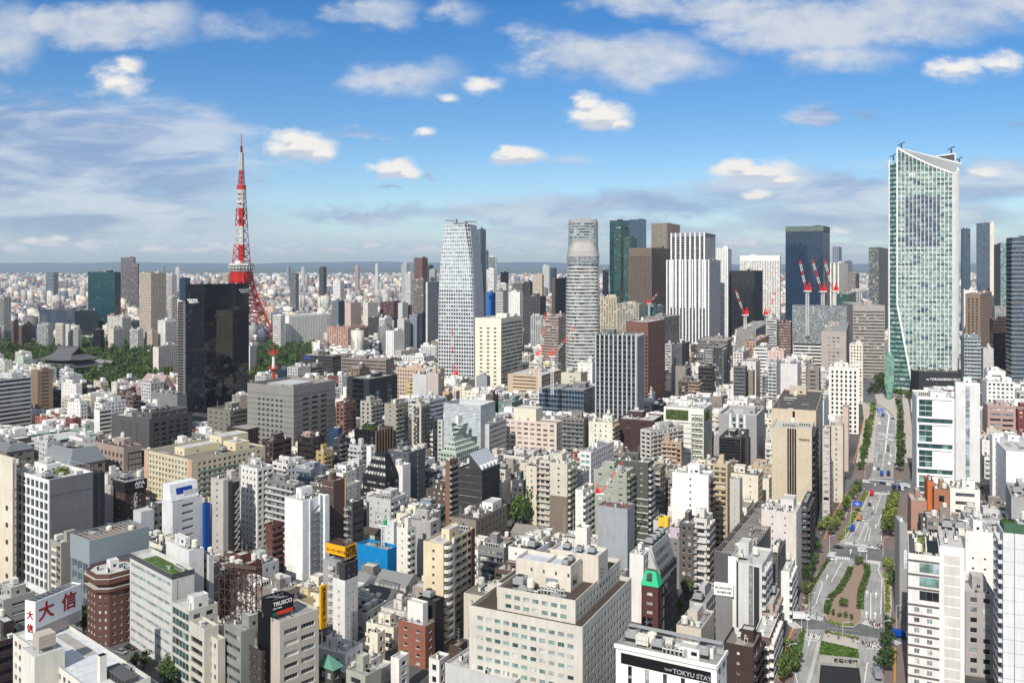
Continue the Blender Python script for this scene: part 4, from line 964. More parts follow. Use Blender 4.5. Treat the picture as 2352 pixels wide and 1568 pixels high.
o=bld('C5',1462,1965,2006,990,1300,'half finished office block with scaffold netting on top and white floor bands below',Y=1080,a=20,wr=32,A=BN(fh=4.2,wh=.55,pal='d',top=1),B=BN(pal='d',fh=4.2),wc='white',noroof=True,**OF)
mb=MB();rg=random.Random(1)
fac(mb,(-o.wl-.6,-.6),(1,0),o.wl+1.2,o.h*.52,o.h+6,S(fh=2.0,bw=2.4,ww=.7,wh=.6,d=.15,pal='l',mg=.2,top=.2),rg)
mb.bd('scaffold_netting',wsl(wmt((.52,.54,.55),.6),wmt((.42,.44,.45),.6)),o.rt)
mb=MB();fac(mb,(.6,-.6),(0,1),o.wr+1,o.h*.52,o.h+6,None,rg);mb.box(-o.wl,.4,0,o.wr,o.h-.6,o.h+.2,0)
mb.bd('floor_slab',wsl(wmt((.55,.55,.55)),wmt('grey')),o.rt)
bld('B4',372,545,564,655,925,'beige grey office tower with paired windows in front of the scaffolded block',Y=930,a=22,A=S(fh=4,bw=5,ww=.62,wh=.35,d=.3,mg=6,top=5,pal='l'),B=W1(),wc=(.69,.63,.59),**OF)
bld('B4',568,660,722,745,865,'cream stepped building behind the beige grey office, beside the dark avenue',Y=900,a=24,wr=20,A=W1(),B=W1(),wc='cream',**OF)
bld('B4',268,355,366,915,1060,'grey building with a pointed gable roof left of the beige grey office',Y=830,a=22,A=S(bw=9,ww=.5,wh=.3,fh=4),B=None,wc='greyb',**OF)
o=bld('B4',425,632,643,905,1262,'white office slab with a grid of dark windows and grey stripes, left of the avenue',g=None,Y=735,a=22,wr=18,A=S(fh=3.9,bw=3.6,ww=.45,wh=.62,d=.35,pal='dd',mg=1,top=3),B=VERT(),wc=(.90,.88,.84),**OF)
bld('B4',75,160,182,590,722,'red brown office block with white window bands left of the scaffolded block',Y=1150,a=25,A=BN(pal='w',wh=.35),B=None,wc='rbrown',**OF)
bld('B4',-10,60,80,575,700,'white stepped office left of the red brown office',Y=1180,a=25,A=BN(),B=W1(),wc='lgrey',**OF)
bld('B3',1557,1700,1800,640,790,'low round cornered block behind a perforated grey screen, under two red cranes',Y=1190,a=22,A=S(fh=2,bw=2.4,ww=.5,wh=.5,d=.4,pal='l',mg=.3,top=.5),B=S(fh=2,bw=2.4,ww=.5,wh=.5,d=.4,pal='l',mg=.3),wc=(.60,.57,.55),**OF)
bld('TH',1000,1087,1090,1035,2000,'narrow dark grey glass tower touching the right side of the skyscraper',Y=1750,a=20,wr=25,A=CURT(pal='B'),B=None,wc='mgrey',**OT)
bld('TH',1060,1155,1310,975,2000,'tall blue grey glass tower with a rounded brown side, right of the skyscraper',Y=1650,a=118,A=VERT(bw=6,ww=.3,pal='B'),B=CURT(pal='B',fh=4,d=.05),wc=(.47,.44,.43),**OT)
bld('TH',1306,1309,1358,975,2000,'thin cream slab edge attached to the blue grey glass tower',Y=1655,a=110,wl=12,A=None,B=None,wc='cream',**OT)
bld('TH',1355,1430,1565,1205,2200,'pale green glass tower with two white masts near the right edge',Y=1450,a=114,A=None,B=CURT(pal='g',d=.08,wh=.9),wc=(.50,.47,.46),**OT)
bld('B4',1375,1480,1560,392,860,'brown tower with a grid of square windows right of the skyscraper',Y=1230,a=35,A=S(fh=4,bw=5,ww=.5,wh=.5,d=.4,pal='dd',top=6,mg=2),B=S(fh=4,bw=5,ww=.5,wh=.5,d=.4,pal='dd',top=6,mg=2),wc=(.56,.45,.35),**OF)
bld('B4',1365,1460,1465,368,680,'plain white slab between the skyscraper and the brown window grid tower',Y=1330,a=20,wr=20,A=None,B=None,wc='white',**OF)
bld('B4',1566,1569,1705,572,1000,'dark brown office block near the right edge, left of the banded tower',Y=1080,a=110,wl=25,A=BN(pal='m',wh=.3),B=BN(pal='dd',wh=.3),wc=(.28,.20,.19),**OF)
bld('B4',1363,1366,1482,690,945,'glass building with open balconies at the right foot of the skyscraper',Y=930,a=108,wl=20,A=None,B=BA(fh=4,pal='G'),wc='bluegrey',trim='lgrey',**OF)
bld('B4',1496,1500,1572,770,930,'white blank gable wall beside the dark brown office near the right edge',Y=1000,a=108,wl=15,A=None,B=None,wc='lgrey',**OF)
o=bld('B4',1660,1700,1960,0,1010,'dark glass tower with pale projecting floor bands cut by the right edge',Y=930,a=106,A=CURT(pal='b',fh=4.6),B=CURT(pal='B',fh=4.6,wh=.7),wc=(.30,.33,.37),**OT)
mb=MB()
for k in range(int(o.h/4.6)):z=k*4.6+2;mb.box(-o.wl,0.9,-.9,-.02,z,z+.5,0);mb.box(0.02,1.0,-.019,o.wr,z,z+.49,0)
mb.bd('floor_bands',[wmt('lgrey')],o.rt)
bld('B4',1575,1580,1790,480,560,'white low rise with clustered rooftop plant under the pale green tower',Y=1350,a=108,wl=20,A=W1(),B=W1(),wc='grey',**OF)
NF=dict(near=False)
o=bld('B1',-420,-110,218,1000,1325,'office block with strong white and black horizontal bands cut by the left edge',h=45,a=32,A=BN(),B=BN(fh=3.6,wh=.52,pal='dd',mg=.2),wc='lgrey',ro='roofl',**OF)
phouse(o.rt,-14,-1,o.wr-62,o.wr-30,o.h-.8,11,'white')
bld('B1',218,262,370,928,1215,'tall tan brown slab half in shade behind the black and white banded office',h=40,a=38,A=None,B=BN(mg=4,wh=.35,bw=6),wc=(.56,.46,.36),**OF)
bld('B1',425,530,572,1022,1110,'plain white plant house block below the park',h=26,a=33,A=SMALL(),B=None,wc='white',ro='roofl',**OF)
bld('B1',470,560,610,1155,1250,'white low rise block with tank behind the dark grey office, left of the banded apartment',h=24,a=33,A=SMALL(),B=W1(),wc='white',name='apartment_block',cat='apartment block')
bld('B1',660,700,876,1150,1260,'white stepped block with a big rooftop box behind the dark grey office',h=26,a=33,A=W1(),B=W1(),wc='white',**AP)
bld('B1',655,695,778,1200,1372,'white and black striped slab touching the left side of the dark grey office',h=30,a=33,A=None,B=BN(fh=3.2,wh=.5,pal='dd',mg=.2),wc='white',**AP)
bld('B1',245,330,372,1255,1290,'orange red roofed stair building beside the tan brown slab',h=14,a=33,A=W1(),B=None,wc=(.70,.35,.24),ro='rooft',**OF)
o=bld('B1',776,1040,1340,1265,1505,'large dark grey granite office block with deep recessed windows',g=1545,a=31,A=S(fh=3.9,bw=9,ww=.10,wh=.5,sill=.3,d=.3,pal='dd',mg=10,top=4),B=S(fh=3.9,bw=7,ww=.68,wh=.55,sill=.2,d=.9,pal='dd',mg=3,top=3),wc=(.34,.34,.34),ro='roofl',dn=2,name='office_building',cat='office building',near=False)
mb=MB();rg=random.Random(4);volume(mb,-o.wl*.55,-1.5,3,o.wr-3,o.h-.5,o.h+4,S(bw=6,ww=.6,wh=.3,fh=4),S(bw=7,ww=.6,wh=.35,fh=4,top=.5),rg,None);mb.bd('upper_storey',wsl(wmt((.36,.36,.36)),wmt('roofl')),o.rt)
for k in range(9):ap('cooling_unit_row',o.rt,-o.wl*.3+(k%2)*5,8+k*(o.wr-16)/9,o.h+3.2,R(90),1.3)
o=bld('B1',-760,-120,674,1500,1560,'long red brown brick block with a green copper roof gutter in the left middle ground',h=24,a=35,wl=34,A=None,B=S(fh=4,bw=9,ww=.35,wh=.2,mg=6,d=.3,top=8),wc=(.36,.27,.26),trim=(.45,.68,.58),ro='roofl',dn=1.5,name='office_building',cat='office building',near=False)
mb=MB()
for(x0,x1,y0,y1)in((-o.wl-.1,.1,-.1,1.6),(-o.wl-.1,.1,o.wr-1.6,o.wr+.1),(-o.wl-.1,-o.wl+1.6,1.61,o.wr-1.61),(-1.6,.1,1.61,o.wr-1.61)):mb.box(x0,x1,y0,y1,o.h-.02,o.h+.5,0)
mb.bd('gutter',[wmt((.45,.68,.58),.6,'metal')],o.rt)
def mansard(t,xl,xc,xr,yt,yb,h,a,lb,wc,slate,hr=7,inset=3.0,A=None,B=None,name='office_building',cat='office building'):
 o=bld(t,xl,xc,xr,yt,yb,lb,h=h,a=a,A=A,B=B,wc=wc,noroof=True,near=False,name=name,cat=cat)
 x0,x1,y0,y1=-o.wl-.5,.5,-.5,o.wr+.5;z=o.h;b=MB()
 lo=[(x0,y0,z),(x1,y0,z),(x1,y1,z),(x0,y1,z)];hi=[(x0+inset,y0+inset,z+hr),(x1-inset,y0+inset,z+hr),(x1-inset,y1-inset,z+hr),(x0+inset,y1-inset,z+hr)]
 b.loft([lo,hi],0,cap=False)
 e=.5;inn=[(x0+inset+e,y0+inset+e,z+hr),(x1-inset-e,y0+inset+e,z+hr),(x1-inset-e,y1-inset-e,z+hr),(x0+inset+e,y1-inset-e,z+hr)];lowr=[(p[0],p[1],z+hr-2)for p in inn]
 for k in range(4):j=(k+1)%4;b.quad(hi[k],hi[j],inn[j],inn[k],1);b.quad(inn[k],inn[j],lowr[j],lowr[k],1)
 b.poly(lowr,2)
 k=0
 while x0+inset+k*1.2<x1-inset:b.bar((x0+inset*.98+k*1.2,y0+inset-.1,z+hr),(x0+inset*.98+k*1.2,y0+.02,z+.1),.1,1);k+=1
 b.bd('mansard_roof',[wmt(slate,.6,'metal'),wmt('grey',.6,'metal'),wmt('roofd',.8,'roof')],o.rt)
 for i in range(5):ap(['duct','pipe','cooling_tower','vent','antenna'][i],o.rt,x0+inset+3+(x1-x0-2*inset-6)*o.rng.random(),y0+inset+4+(y1-y0-2*inset-8)*o.rng.random(),z+hr-1.98)
 return o
mansard('A1',262,425,640,248,300,22,36,'sandstone office under a large slate grey mansard roof behind the white grid office',(.62,.50,.40),(.50,.53,.55),9,4,A=W1(fh=4,bw=5),B=W1(fh=4,bw=5))
mansard('A1',-120,40,208,165,250,24,36,'grey stone office with a slate hipped roof at the left edge',(.50,.47,.43),(.42,.45,.47),4,5,A=W1(fh=4,bw=5),B=W1(fh=4,bw=5))
o=bld('A1',560,752,862,135,275,'pink sandstone classical building with tall paired windows behind the slate mansard roof',h=27,a=36,A=S(fh=4.6,bw=4.4,ww=.45,wh=.62,d=.6,pal='dd',top=4),B=None,wc=(.66,.57,.52),ro='rooft',**OF)
mb=MB();fac(mb,(.05,3),(0,1),o.wr,0,o.h-4,CURT(pal='n'),random.Random(1));mb.bd('glass_wing',wsl(wmt('black'),wmt('black')),o.rt)
o=bld('A1',880,1170,1612,212,420,'long pale yellow block with turquoise balcony fronts and orange end panels',h=31,a=36,A=S(fh=3.3,bw=3.4,ww=.55,wh=.6,d=.8,pal='c',mg=4.5,top=1.6),B=S(fh=3.3,bw=3.4,ww=.55,wh=.5,d=.8,pal='m',mg=3,top=1.6),wc=(.83,.77,.62),ro='roofb',phwall=(.88,.82,.62),dn=1.2,**AP)
mb=MB()
for k in range(int((o.h-1.6)/3.3)):
 z=k*3.3+.1;mb.box(-o.wl+4.5,-4.6,-.45,-.02,z,z+.9,0);mb.box(.02,.45,4,o.wr-2,z,z+.9,1)
mb.box(-4.4,-.01,-.3,-.02,0,o.h,2);mb.box(-o.wl,-o.wl+4.3,-.3,-.02,0,o.h,2)
mb.bd('balcony_fronts',[wmt((.84,.80,.66)),wmt((.56,.65,.60)),wmt((.82,.64,.50))],o.rt)
phouse(o.rt,-o.wl*.55,-o.wl*.35,6,30,o.h-.8,4,(.88,.82,.62));phouse(o.rt,-o.wl*.85,-o.wl*.6,40,60,o.h-.8,4,(.88,.82,.62))
o=bld('B1',1445,1605,1728,1205,1330,'grey beige office with small square windows between the granite blocks',h=32,a=33,A=S(bw=7,ww=.3,wh=.3,fh=4,d=.4,pal='dd'),B=BN(wh=.35),wc=(.50,.48,.43),ro='roofd',dn=1.5,**OF)
bld('A1',1380,1500,1700,25,110,'dark maroon low block with fine ribs behind the yellow block',h=22,a=33,A=VERT(pal='dd',bw=2),B=VERT(pal='dd',bw=2),wc=(.30,.24,.25),**OF)
o=bld('B1',950,1120,1225,1058,1140,'pink tiled building with a sloping pointed front below the black glass tower',h=22,a=33,A=W1(),B=W1(),wc=(.70,.56,.56),noroof=True,**OF)
mb=MB();x0,x1,y1,z=-o.wl-.2,.2,o.wr+.2,o.h;r0=(x0+6,o.wr*.5,z+13);r1=(x1-2,o.wr*.5,z+13)
mb.poly([(x0,-.2,z),(x1,-.2,z),r1,r0]);mb.poly([(x1,-.2,z),(x1,y1,z),r1]);mb.poly([(x1,y1,z),(x0,y1,z),r0,r1]);mb.poly([(x0,y1,z),(x0,-.2,z),r0]);mb.bd('roof',[wmt((.68,.55,.55))],o.rt)
bld('B1',985,1050,1142,1012,1100,'white narrow office with an open stair in front of the pink pointed building',h=30,a=33,A=W1(),B=W1(),wc='lgrey',**OF)
bld('B1',1050,1235,1300,1095,1150,'grey low block crowded with rooftop plant at the foot of the black glass tower',h=28,a=33,A=None,B=None,wc='mgrey',dn=3,**OF)
bld('B1',845,925,970,1105,1140,'brown flat roofed block between the pink building and the white stepped block',h=24,a=33,A=BN(),B=BN(),wc=(.47,.38,.35),ro='rooft',**OF)
o=bld('B2',-60,262,553,1040,1480,'huge grey granite office with grooved walls and stepped window slots',g=1562,a=30,A=S(fh=3.9,bw=4.2,ww=.45,wh=.5,sill=.2,d=.6,pal='dd',mg=10,top=9),B=S(fh=3.9,bw=11,ww=.68,wh=.4,sill=.3,d=.8,pal='dd',mg=8,top=8),wc=(.56,.545,.52),ro='roofg',dn=.8,ph=False,para=3.5,**OF)
mb=MB()
for k in range(int(o.h/3.9)):z=k*3.9+.3;mb.box(-o.wl-.01,-.5,-.06,-.01,z,z+.35,0)
for k in range(int(o.h/3.9)):z=k*3.9+.3;mb.box(.01,.06,.5,o.wr,z,z+.35,0)
mb.bd('groove',[wmt('dgrey')],o.rt)
phouse(o.rt,-o.wl*.8,-o.wl*.25,o.wr*.25,o.wr*.75,o.h-3.4,2.6,'grey')
o=bld('B2',633,790,985,985,1250,'black stepped office building with a glass corner behind the granite office',h=50,a=30,A=CURT(pal='n',mg=6),B=S(fh=4.2,bw=20,ww=.35,wh=.8,pal='G',mg=2,top=6),wc=(.20,.21,.23),ro='roofg',dn=1.5,**OF)
bld('B2',557,612,698,1150,1345,'slim red brown brick apartment block with open corner stairs',h=40,a=30,A=BA(bal=None,d=1),B=BA(bal=(.05,.45,1.0,1)),wc=(.55,.37,.28),trim=(.55,.37,.28),ro='rooft',**AP)
bld('B2',727,800,880,1142,1285,'beige grey apartment block with balconies and a sloping shoulder',h=40,a=30,A=W1(ww=.4,bw=5),B=BA(),wc=(.68,.66,.60),**AP)
bld('B2',895,975,1062,1160,1405,'tall olive beige apartment slab with one column of balconies',h=44,a=30,A=SMALL(bw=7),B=BA(bal=(0,.55,1.2,1),pal='m'),wc=(.63,.60,.53),trim=(.70,.67,.60),**AP)
bld('B2',1086,1150,1212,1160,1412,'tall cream apartment block with black rounded balconies',h=44,a=30,A=BA(bal=(.35,.8,1.2,.9),mg=1),B=BA(),wc=(.78,.74,.66),bmt='dgrey',**AP)
bld('B2',1078,1210,1330,1135,1235,'pale blue grey office with rooftop hedge behind the cream black balcony block',h=36,a=30,A=BN(),B=BN(),wc=(.72,.76,.80),dn=2,**OF)
bld('B2',508,572,602,1330,1385,'small blue clad plant house between the brick block and the granite office',h=24,a=30,A=None,B=None,wc=(.13,.26,.42),ro='roofd',**OF)
bld('B2',290,400,478,1395,1550,'dark brown glass fronted office with a pink rooftop box',h=27,a=33,A=BN(pal='dd',wh=.55),B=BN(pal='dd',wh=.55),wc=(.24,.18,.16),phwall=(.72,.58,.54),ro='rooft',**OF)
bld('B2',40,120,248,1420,1560,'dark maroon mansion with steep black skylight roof beside the dark brown office',h=27,a=33,A=BA(bal=None,d=.9),B=BN(pal='dd'),wc=(.33,.26,.26),ro='roofd',**AP)
o=bld('B2',685,832,952,1345,1475,'black glass office with a roof garden and bronze vertical fins',h=29,a=30,A=CURT(pal='n',fh=4),B=VERT(bw=3.0,ww=.7,pal='n',fin=(1,.9,.8)),wc=(.15,.15,.15),trim=(.50,.40,.32),ro='roofd',**OF)
GARDEN=[(o,-o.wl*.8,-3,3,o.wr*.35,o.h-.5)]
bld('B2',418,470,532,1490,1568,'mustard yellow building with zigzag balconies',h=24,a=33,A=S(bw=5,ww=.4,wh=.4),B=BA(bal=(.1,.8,1.2,1)),wc=(.76,.63,.28),trim=(.76,.63,.28),**AP)
bld('B2',535,585,658,1410,1568,'black slim office with stacked windows next to the mustard yellow building',h=28,a=33,A=BN(pal='m'),B=BA(),wc='charcoal',trim='mgrey',**OF)
bld('B2',650,730,775,1450,1568,'white stepped apartment with deep balconies right of the black slim office',h=26,a=33,A=BA(),B=BA(),wc='lgrey',**AP)
o=bld('B2',770,800,832,1452,1568,'white building with a rounded arch shaped rooftop sign wall',h=27,a=33,A=None,B=W1(),wc='white',**OF)
o=bld('B2',1280,1395,1555,1500,1568,'mint green stepped terrace apartment building shaped like a pyramid',h=17,a=30,A=S(bw=2.4,ww=.7,wh=.5),B=S(bw=2.4,ww=.7,wh=.5),wc=(.66,.74,.66),noroof=True,**AP)
mb=MB();rg=random.Random(6)
for k in range(6):
 i=1.9*(k+1);z=o.h+k*2.9;sp_=S(fh=2.9,bw=2.6,ww=.6,wh=.55,sill=.3,d=.7,pal='d',top=.3,mg=.2)
 bl,rf=volume(mb,-o.wl+i,-i,i,o.wr-i,z+.001*(k>0),z+2.9,sp_,sp_,rg,None,para=.3)
 mb.quad((-o.wl+i-1.9,i-1.9,z-.02),(-i+1.9,i-1.9,z-.02),(-i+1.9,o.wr-i+1.9,z-.02),(-o.wl+i-1.9,o.wr-i+1.9,z-.02),1)
zz=o.h+6*2.9;i=11.4;mb.quad((-o.wl+i,i,zz-.3),(-i,i,zz-.3),(-i,o.wr-i,zz-.3),(-o.wl+i,o.wr-i,zz-.3),1)
mb.bd('terrace',wsl(wmt((.66,.74,.66)),wmt((.80,.84,.78))),o.rt);phouse(o.rt,-o.wl*.62,-o.wl*.45,o.wr*.4,o.wr*.58,zz-.2,5,'white')
bld('B2',1305,1570,1622,1240,1400,'large white theatre like block under a pale louvred screen box',h=34,a=24,A=S(bw=12,ww=.3,wh=.15,fh=6,mg=4),B=None,wc='white',ro='roofl',**OF)
o=bld('B2',1308,1565,1598,1170,1240,'pale louvred metal screen box standing on the large white block',h=44,a=24,wr=24,A=S(fh=1.0,bw=40,ww=1,wh=.5,d=.15,pal='v',mg=.2,top=.2),B=S(fh=1.0,bw=40,ww=1,wh=.5,d=.15,pal='v',mg=.2,top=.2),wc=(.80,.81,.82),noroof=True,name='plant_screen',cat='plant screen',near=False)
bld('B2',1232,1300,1310,1270,1400,'white wing with dark slot windows left of the large white block',h=30,a=24,A=W1(),B=W1(),wc='lgrey',**OF)
bld('B2',1620,1625,1745,1300,1400,'white decked car park like block with black slots right of the large white block',h=30,a=26,wl=8,A=None,B=BN(pal='dd',wh=.4),wc='lgrey',ro='roofl',**OF)
o=bld('B2',495,640,782,625,800,'salmon pink hotel with terraced brown wings and square windows',h=42,Y=None,a=34,A=S(fh=3.6,bw=5.5,ww=.66,wh=.55,d=1.0,pal='m',mg=.5),B=BA(fh=3.6,bal=(.1,1,1.5,1)),wc=(.82,.62,.52),trim=(.60,.45,.40),ro='rooft',name='hotel',cat='hotel',near=False)
o=bld('B2',118,230,540,545,650,'white hospital block with many small windows behind the park, right of the lattice tower',Y=1500,a=36,A=None,B=S(fh=3.6,bw=3.6,ww=.45,wh=.5,d=.4,pal='dd',mg=5,top=3),wc='white',ro='roofl',name='hospital',cat='hospital',near=False)
bld('B2',118,170,204,545,640,'white wing with horizontal slots at the left of the white hospital block',Y=1470,a=36,A=BN(),B=BN(),wc='white',**OF)
bld('B2',530,575,618,440,620,'dark blue grey windowless looking office right of the white hospital block',Y=1560,a=32,A=None,B=CURT(pal='b'),wc=(.40,.44,.48),**OF)
bld('B2',620,660,732,452,560,'pink grey ribbed office in the middle distance, left of the black brown group',Y=1700,a=32,A=None,B=W1(bw=3,ww=.4),wc='pink',**OF)
bld('B2',745,780,850,452,555,'beige grey ribbed office right of the pink grey ribbed office',Y=1690,a=32,A=None,B=W1(bw=3,ww=.4),wc='warm',**OF)
bld('B2',865,960,1040,450,520,'red brown low block with hipped roofs on the hillside',Y=1720,a=32,A=W1(),B=W1(),wc=(.42,.26,.25),ro='rooft',**OF)
bld('B2',1035,1080,1132,470,560,'red brick narrow block beneath the grey grid tower',Y=1600,a=32,A=BN(pal='m'),B=BN(pal='m'),wc=(.45,.25,.24),**OF)
bld('B2',990,1020,1060,455,570,'white frame fronted slim office left of the grey grid tower',Y=1580,a=32,A=None,B=W1(),wc='lgrey',**OF)
bld('B2',1068,1120,1130,540,660,'blue grey plain office in front of the grey grid tower',Y=1420,a=26,A=S(bw=8,ww=.2),B=None,wc='bluegrey',**OF)
bld('B2',1130,1165,1187,525,665,'very dark blue slim office at the foot of the grey striped tower',Y=1400,a=26,A=SMALL(pal='c'),B=SMALL(),wc=(.12,.16,.23),**OF)
bld('B2',905,960,1030,650,690,'white zigzag row block beside the green sports ground',Y=1330,a=30,A=W1(ww=.3,bw=5),B=W1(ww=.3,bw=5),wc='white',**AP)
bld('B2',860,900,950,560,650,'white and cream cluster block right of the hospital',Y=1430,a=30,A=BA(),B=W1(),wc='white',**AP)
bld('B2',985,1030,1072,570,660,'pale grey apartment with stepped shoulder right of the cream cluster',Y=1400,a=30,A=None,B=BA(),wc='lgrey',**AP)
bld('B2',780,880,985,560,600,'long low black roofed block on the hillside, middle distance',Y=1600,a=30,A=BN(pal='dd'),B=BN(pal='dd'),wc='dgrey',ro='roofd',**OF)
o=bld('B2',1003,1090,1138,728,765,'brick school hall under a pale green hipped roof',h=12,a=28,A=W1(fh=5),B=W1(fh=5),wc=(.50,.38,.30),noroof=True,name='school_hall',cat='school hall',near=False)
mb=MB();z=o.h;x0,x1,y0,y1=-o.wl-1.5,1.5,-1.5,o.wr+1.5;ry=(y0+y1)/2;q=min(x1-x0,y1-y0)*.42
a_,b2=(x0+q,ry,z+7),(x1-q,ry,z+7)
mb.poly([(x0,y0,z),(x1,y0,z),b2,a_]);mb.poly([(x1,y0,z),(x1,y1,z),b2]);mb.poly([(x1,y1,z),(x0,y1,z),a_,b2]);mb.poly([(x0,y1,z),(x0,y0,z),a_]);mb.bd('hip_roof',[wmt((.60,.80,.68),.6,'metal')],o.rt)
bld('B2',902,1010,1125,790,840,'long white two storey school wing in front of the green roofed hall',h=14,a=28,A=BN(),B=W1(),wc='cream',ro='roofl',**OF)
bld('B2',1148,1258,1272,752,840,'white balcony block at the left foot of the white grid tower',h=26,a=20,A=BA(bal=(0,1,1,1)),B=None,wc='white',**AP)
bld('B2',1018,1170,1245,830,880,'white low school like block with broad windows before the white grid tower',h=17,a=24,A=W1(bw=4,ww=.7),B=W1(),wc='white',ro='roofl',**OF)
bld('B2',278,330,545,660,690,'long beige low school block below the white hospital',h=16,a=34,A=W1(),B=W1(bw=4,ww=.7),wc='beige',**OF)
o=bld('B2',308,535,592,825,955,'brown black office block with a blue lettered rooftop sign band',h=36,a=24,A=BN(wh=.4,pal='dd'),B=BN(wh=.4,pal='dd'),wc=(.30,.26,.26),ro='roofl',**OF)
txm('AZEL',4.5,pn('sign_blue',(.10,.35,.75)),o.rt,(-o.wl+6,-.15,o.h-5),(R(90),0,0),.15,'sign_lettering')
bld('B2',593,905,962,850,945,'long grey office with rows of dark strip windows behind the black stepped office',h=37,a=22,A=S(fh=3.8,bw=3,ww=.8,wh=.42,d=.4,pal='dd'),B=None,wc='greyb',ro='roofg',dn=2,**OF)
bld('B2',218,290,380,905,960,'pale grey stepped office with a white rooftop hoarding above the granite office',h=34,a=30,A=W1(),B=W1(),wc='lgrey',dn=2,**OF)
bld('B2',292,380,475,905,965,'brown grey banded office right of the pale grey stepped office',h=31,a=30,A=BN(),B=BN(),wc=(.50,.47,.44),ro='roofb',**OF)
bld('B2',575,600,640,965,1040,'white framed flats squeezed behind the black stepped office',h=36,a=30,A=W1(ww=.7,d=.8),B=None,wc='lgrey',**AP)
bld('B2',640,720,790,910,955,'tan plaster low office before the long grey strip window office',h=38,a=26,A=W1(),B=W1(),wc=(.55,.45,.36),**OF)
o=bld('B2',975,1285,1312,912,1120,'peach beige office slab with rows of square windows and a glazed parapet',h=40,a=18,A=S(fh=3.7,bw=3.0,ww=.5,wh=.4,d=.3,pal='dd',mg=1,top=2),B=None,wc=(.78,.66,.55),ro='roofl',**OF)
o=bld('B2',1046,1178,1310,1010,1115,'small yellow striped office front before the peach beige office',h=33,a=20,A=S(fh=3.4,bw=3,ww=.8,wh=.5,d=.4,pal='c'),B=None,wc=(.80,.70,.35),trim=(.72,.62,.52),**OF)
bld('B2',1092,1190,1272,952,1010,'white rounded roof storey block attached to the peach beige office',h=42,a=20,A=None,B=None,wc='lgrey',**OF)
bld('B2',1192,1270,1290,945,1100,'pink grey stair tower of the peach beige office',h=44,a=20,A=None,B=None,wc=(.74,.68,.64),**OF)
o=bld('B2',1255,1380,1420,1075,1140,'peach coloured low plant building under the small red crane',h=22,a=22,A=None,B=None,wc=(.80,.66,.54),ro='roofl',dn=2,**OF)
bld('B2',1535,1610,1632,970,1060,'sheeted grey box storey beside the foot of the cream slab',h=26,a=22,A=None,B=None,wc='sheet',**OF)
bld('B2',1690,1784,1860,1150,1205,'green glass framed roof hall right of the white theatre like block',h=26,a=22,A=CURT(pal='g',mull=1),B=None,wc=(.42,.58,.50),ro='roofg',**OF)
bld('B2',1600,1650,1690,1100,1180,'brown office with a red T emblem right of the louvred screen box',h=32,a=22,A=None,B=None,wc=(.42,.36,.34),**OF)
bld('B3',580,868,914,680,1290,'grey and green glass office tower with vertical white fins, in the centre of the view',g=1400,a=20,A=S(fh=3.9,bw=3.9,ww=.70,wh=1,d=.5,pal='dd',mg=.4,top=1,fin=(1,1.15,.8),floorband=1),B=S(fh=3.9,bw=2.6,ww=.6,wh=1,d=.4,pal='dd',mg=.4,fin=(1,.5,.5),floorband=1),wc=(.40,.43,.43),trim=(.72,.74,.75),ro='roofg',dn=2,**OT)
o=bld('B3',793,948,1067,588,1140,'red brown brick office tower with a white window grid on its left face',g=1230,a=28,A=S(fh=3.6,bw=3,ww=.72,wh=.6,d=.5,pal='dd',mg=.2,top=14),B=S(fh=7,bw=9,ww=.12,wh=.1,pal='c',mg=8),wc=(.50,.32,.26),trim=(.86,.82,.78),ro='roofl',ph=False,dn=.4,**OT)
bld('B3',925,1060,1168,555,740,'grey office with a pale grid of windows behind the red brown tower',Y=1180,a=28,A=None,B=S(fh=3.9,bw=6,ww=.7,wh=.6,d=.4,pal='m'),wc=(.52,.52,.50),dn=2,**OF)
bld('B3',615,728,745,415,655,'cream apartment tower with shadowed recessed balconies right of the rounded tower',Y=1250,a=22,A=S(fh=3.1,bw=4,ww=.7,wh=.6,d=1.0,pal='m',mg=.6),B=None,wc=(.82,.75,.60),**AP)
bld('B3',730,885,912,462,660,'beige grey apartment block with a white concrete grid right of the cream apartment tower',Y=1200,a=22,A=S(fh=3.1,bw=4,ww=.75,wh=.6,d=1.0,pal='m',mg=.6),B=SMALL(),wc=(.74,.70,.62),**AP)
bld('B3',922,990,1062,480,560,'building wrapped in teal scaffold netting with a red crane, before the brown grid tower',Y=1300,a=25,A=S(fh=3,bw=3,ww=.9,wh=.85,pal='T',d=.1),B=S(fh=3,bw=3,ww=.9,wh=.85,pal='T',d=.1),wc=(.20,.38,.42),name='scaffolded_building',cat='construction site',near=False)
bld('B3',1067,1112,1136,742,1115,'white and grey banded slab right of the red brown tower',h=38,a=24,wl=None,A=BN(wh=.5,pal='m'),B=None,wc='lgrey',**OF)
bld('B3',1110,1208,1243,895,1115,'plain grey beige slab with blank face right of the banded slab',h=36,a=24,A=None,B=BA(),wc=(.58,.54,.51),**AP)
bld('B3',1130,1185,1236,742,900,'dark grey windowless office right of the red brown tower',Y=930,a=24,A=S(bw=8,ww=.15),B=None,wc=(.36,.35,.37),**OF)
bld('B3',1293,1500,1545,718,780,'broad low grey office wing under the white striped tower',Y=1150,a=22,A=BN(pal='m'),B=None,wc='greyb',dn=2,**OF)
o=bld('B3',1348,1462,1504,765,1040,'dark grey apartment tower with white balcony edges, centre right',h=46,a=24,A=BA(bal=(0,.45,1.2,1)),B=BA(bal=(.1,.7,1.2,1)),wc=(.34,.34,.35),trim='lgrey',**AP)
bld('B3',1298,1400,1412,900,1100,'black brown glazed office with a white edge, before the dark grey apartment tower',h=34,a=24,A=CURT(pal='dd',wh=.6),B=None,wc=(.30,.27,.26),trim='dgrey',**OF)
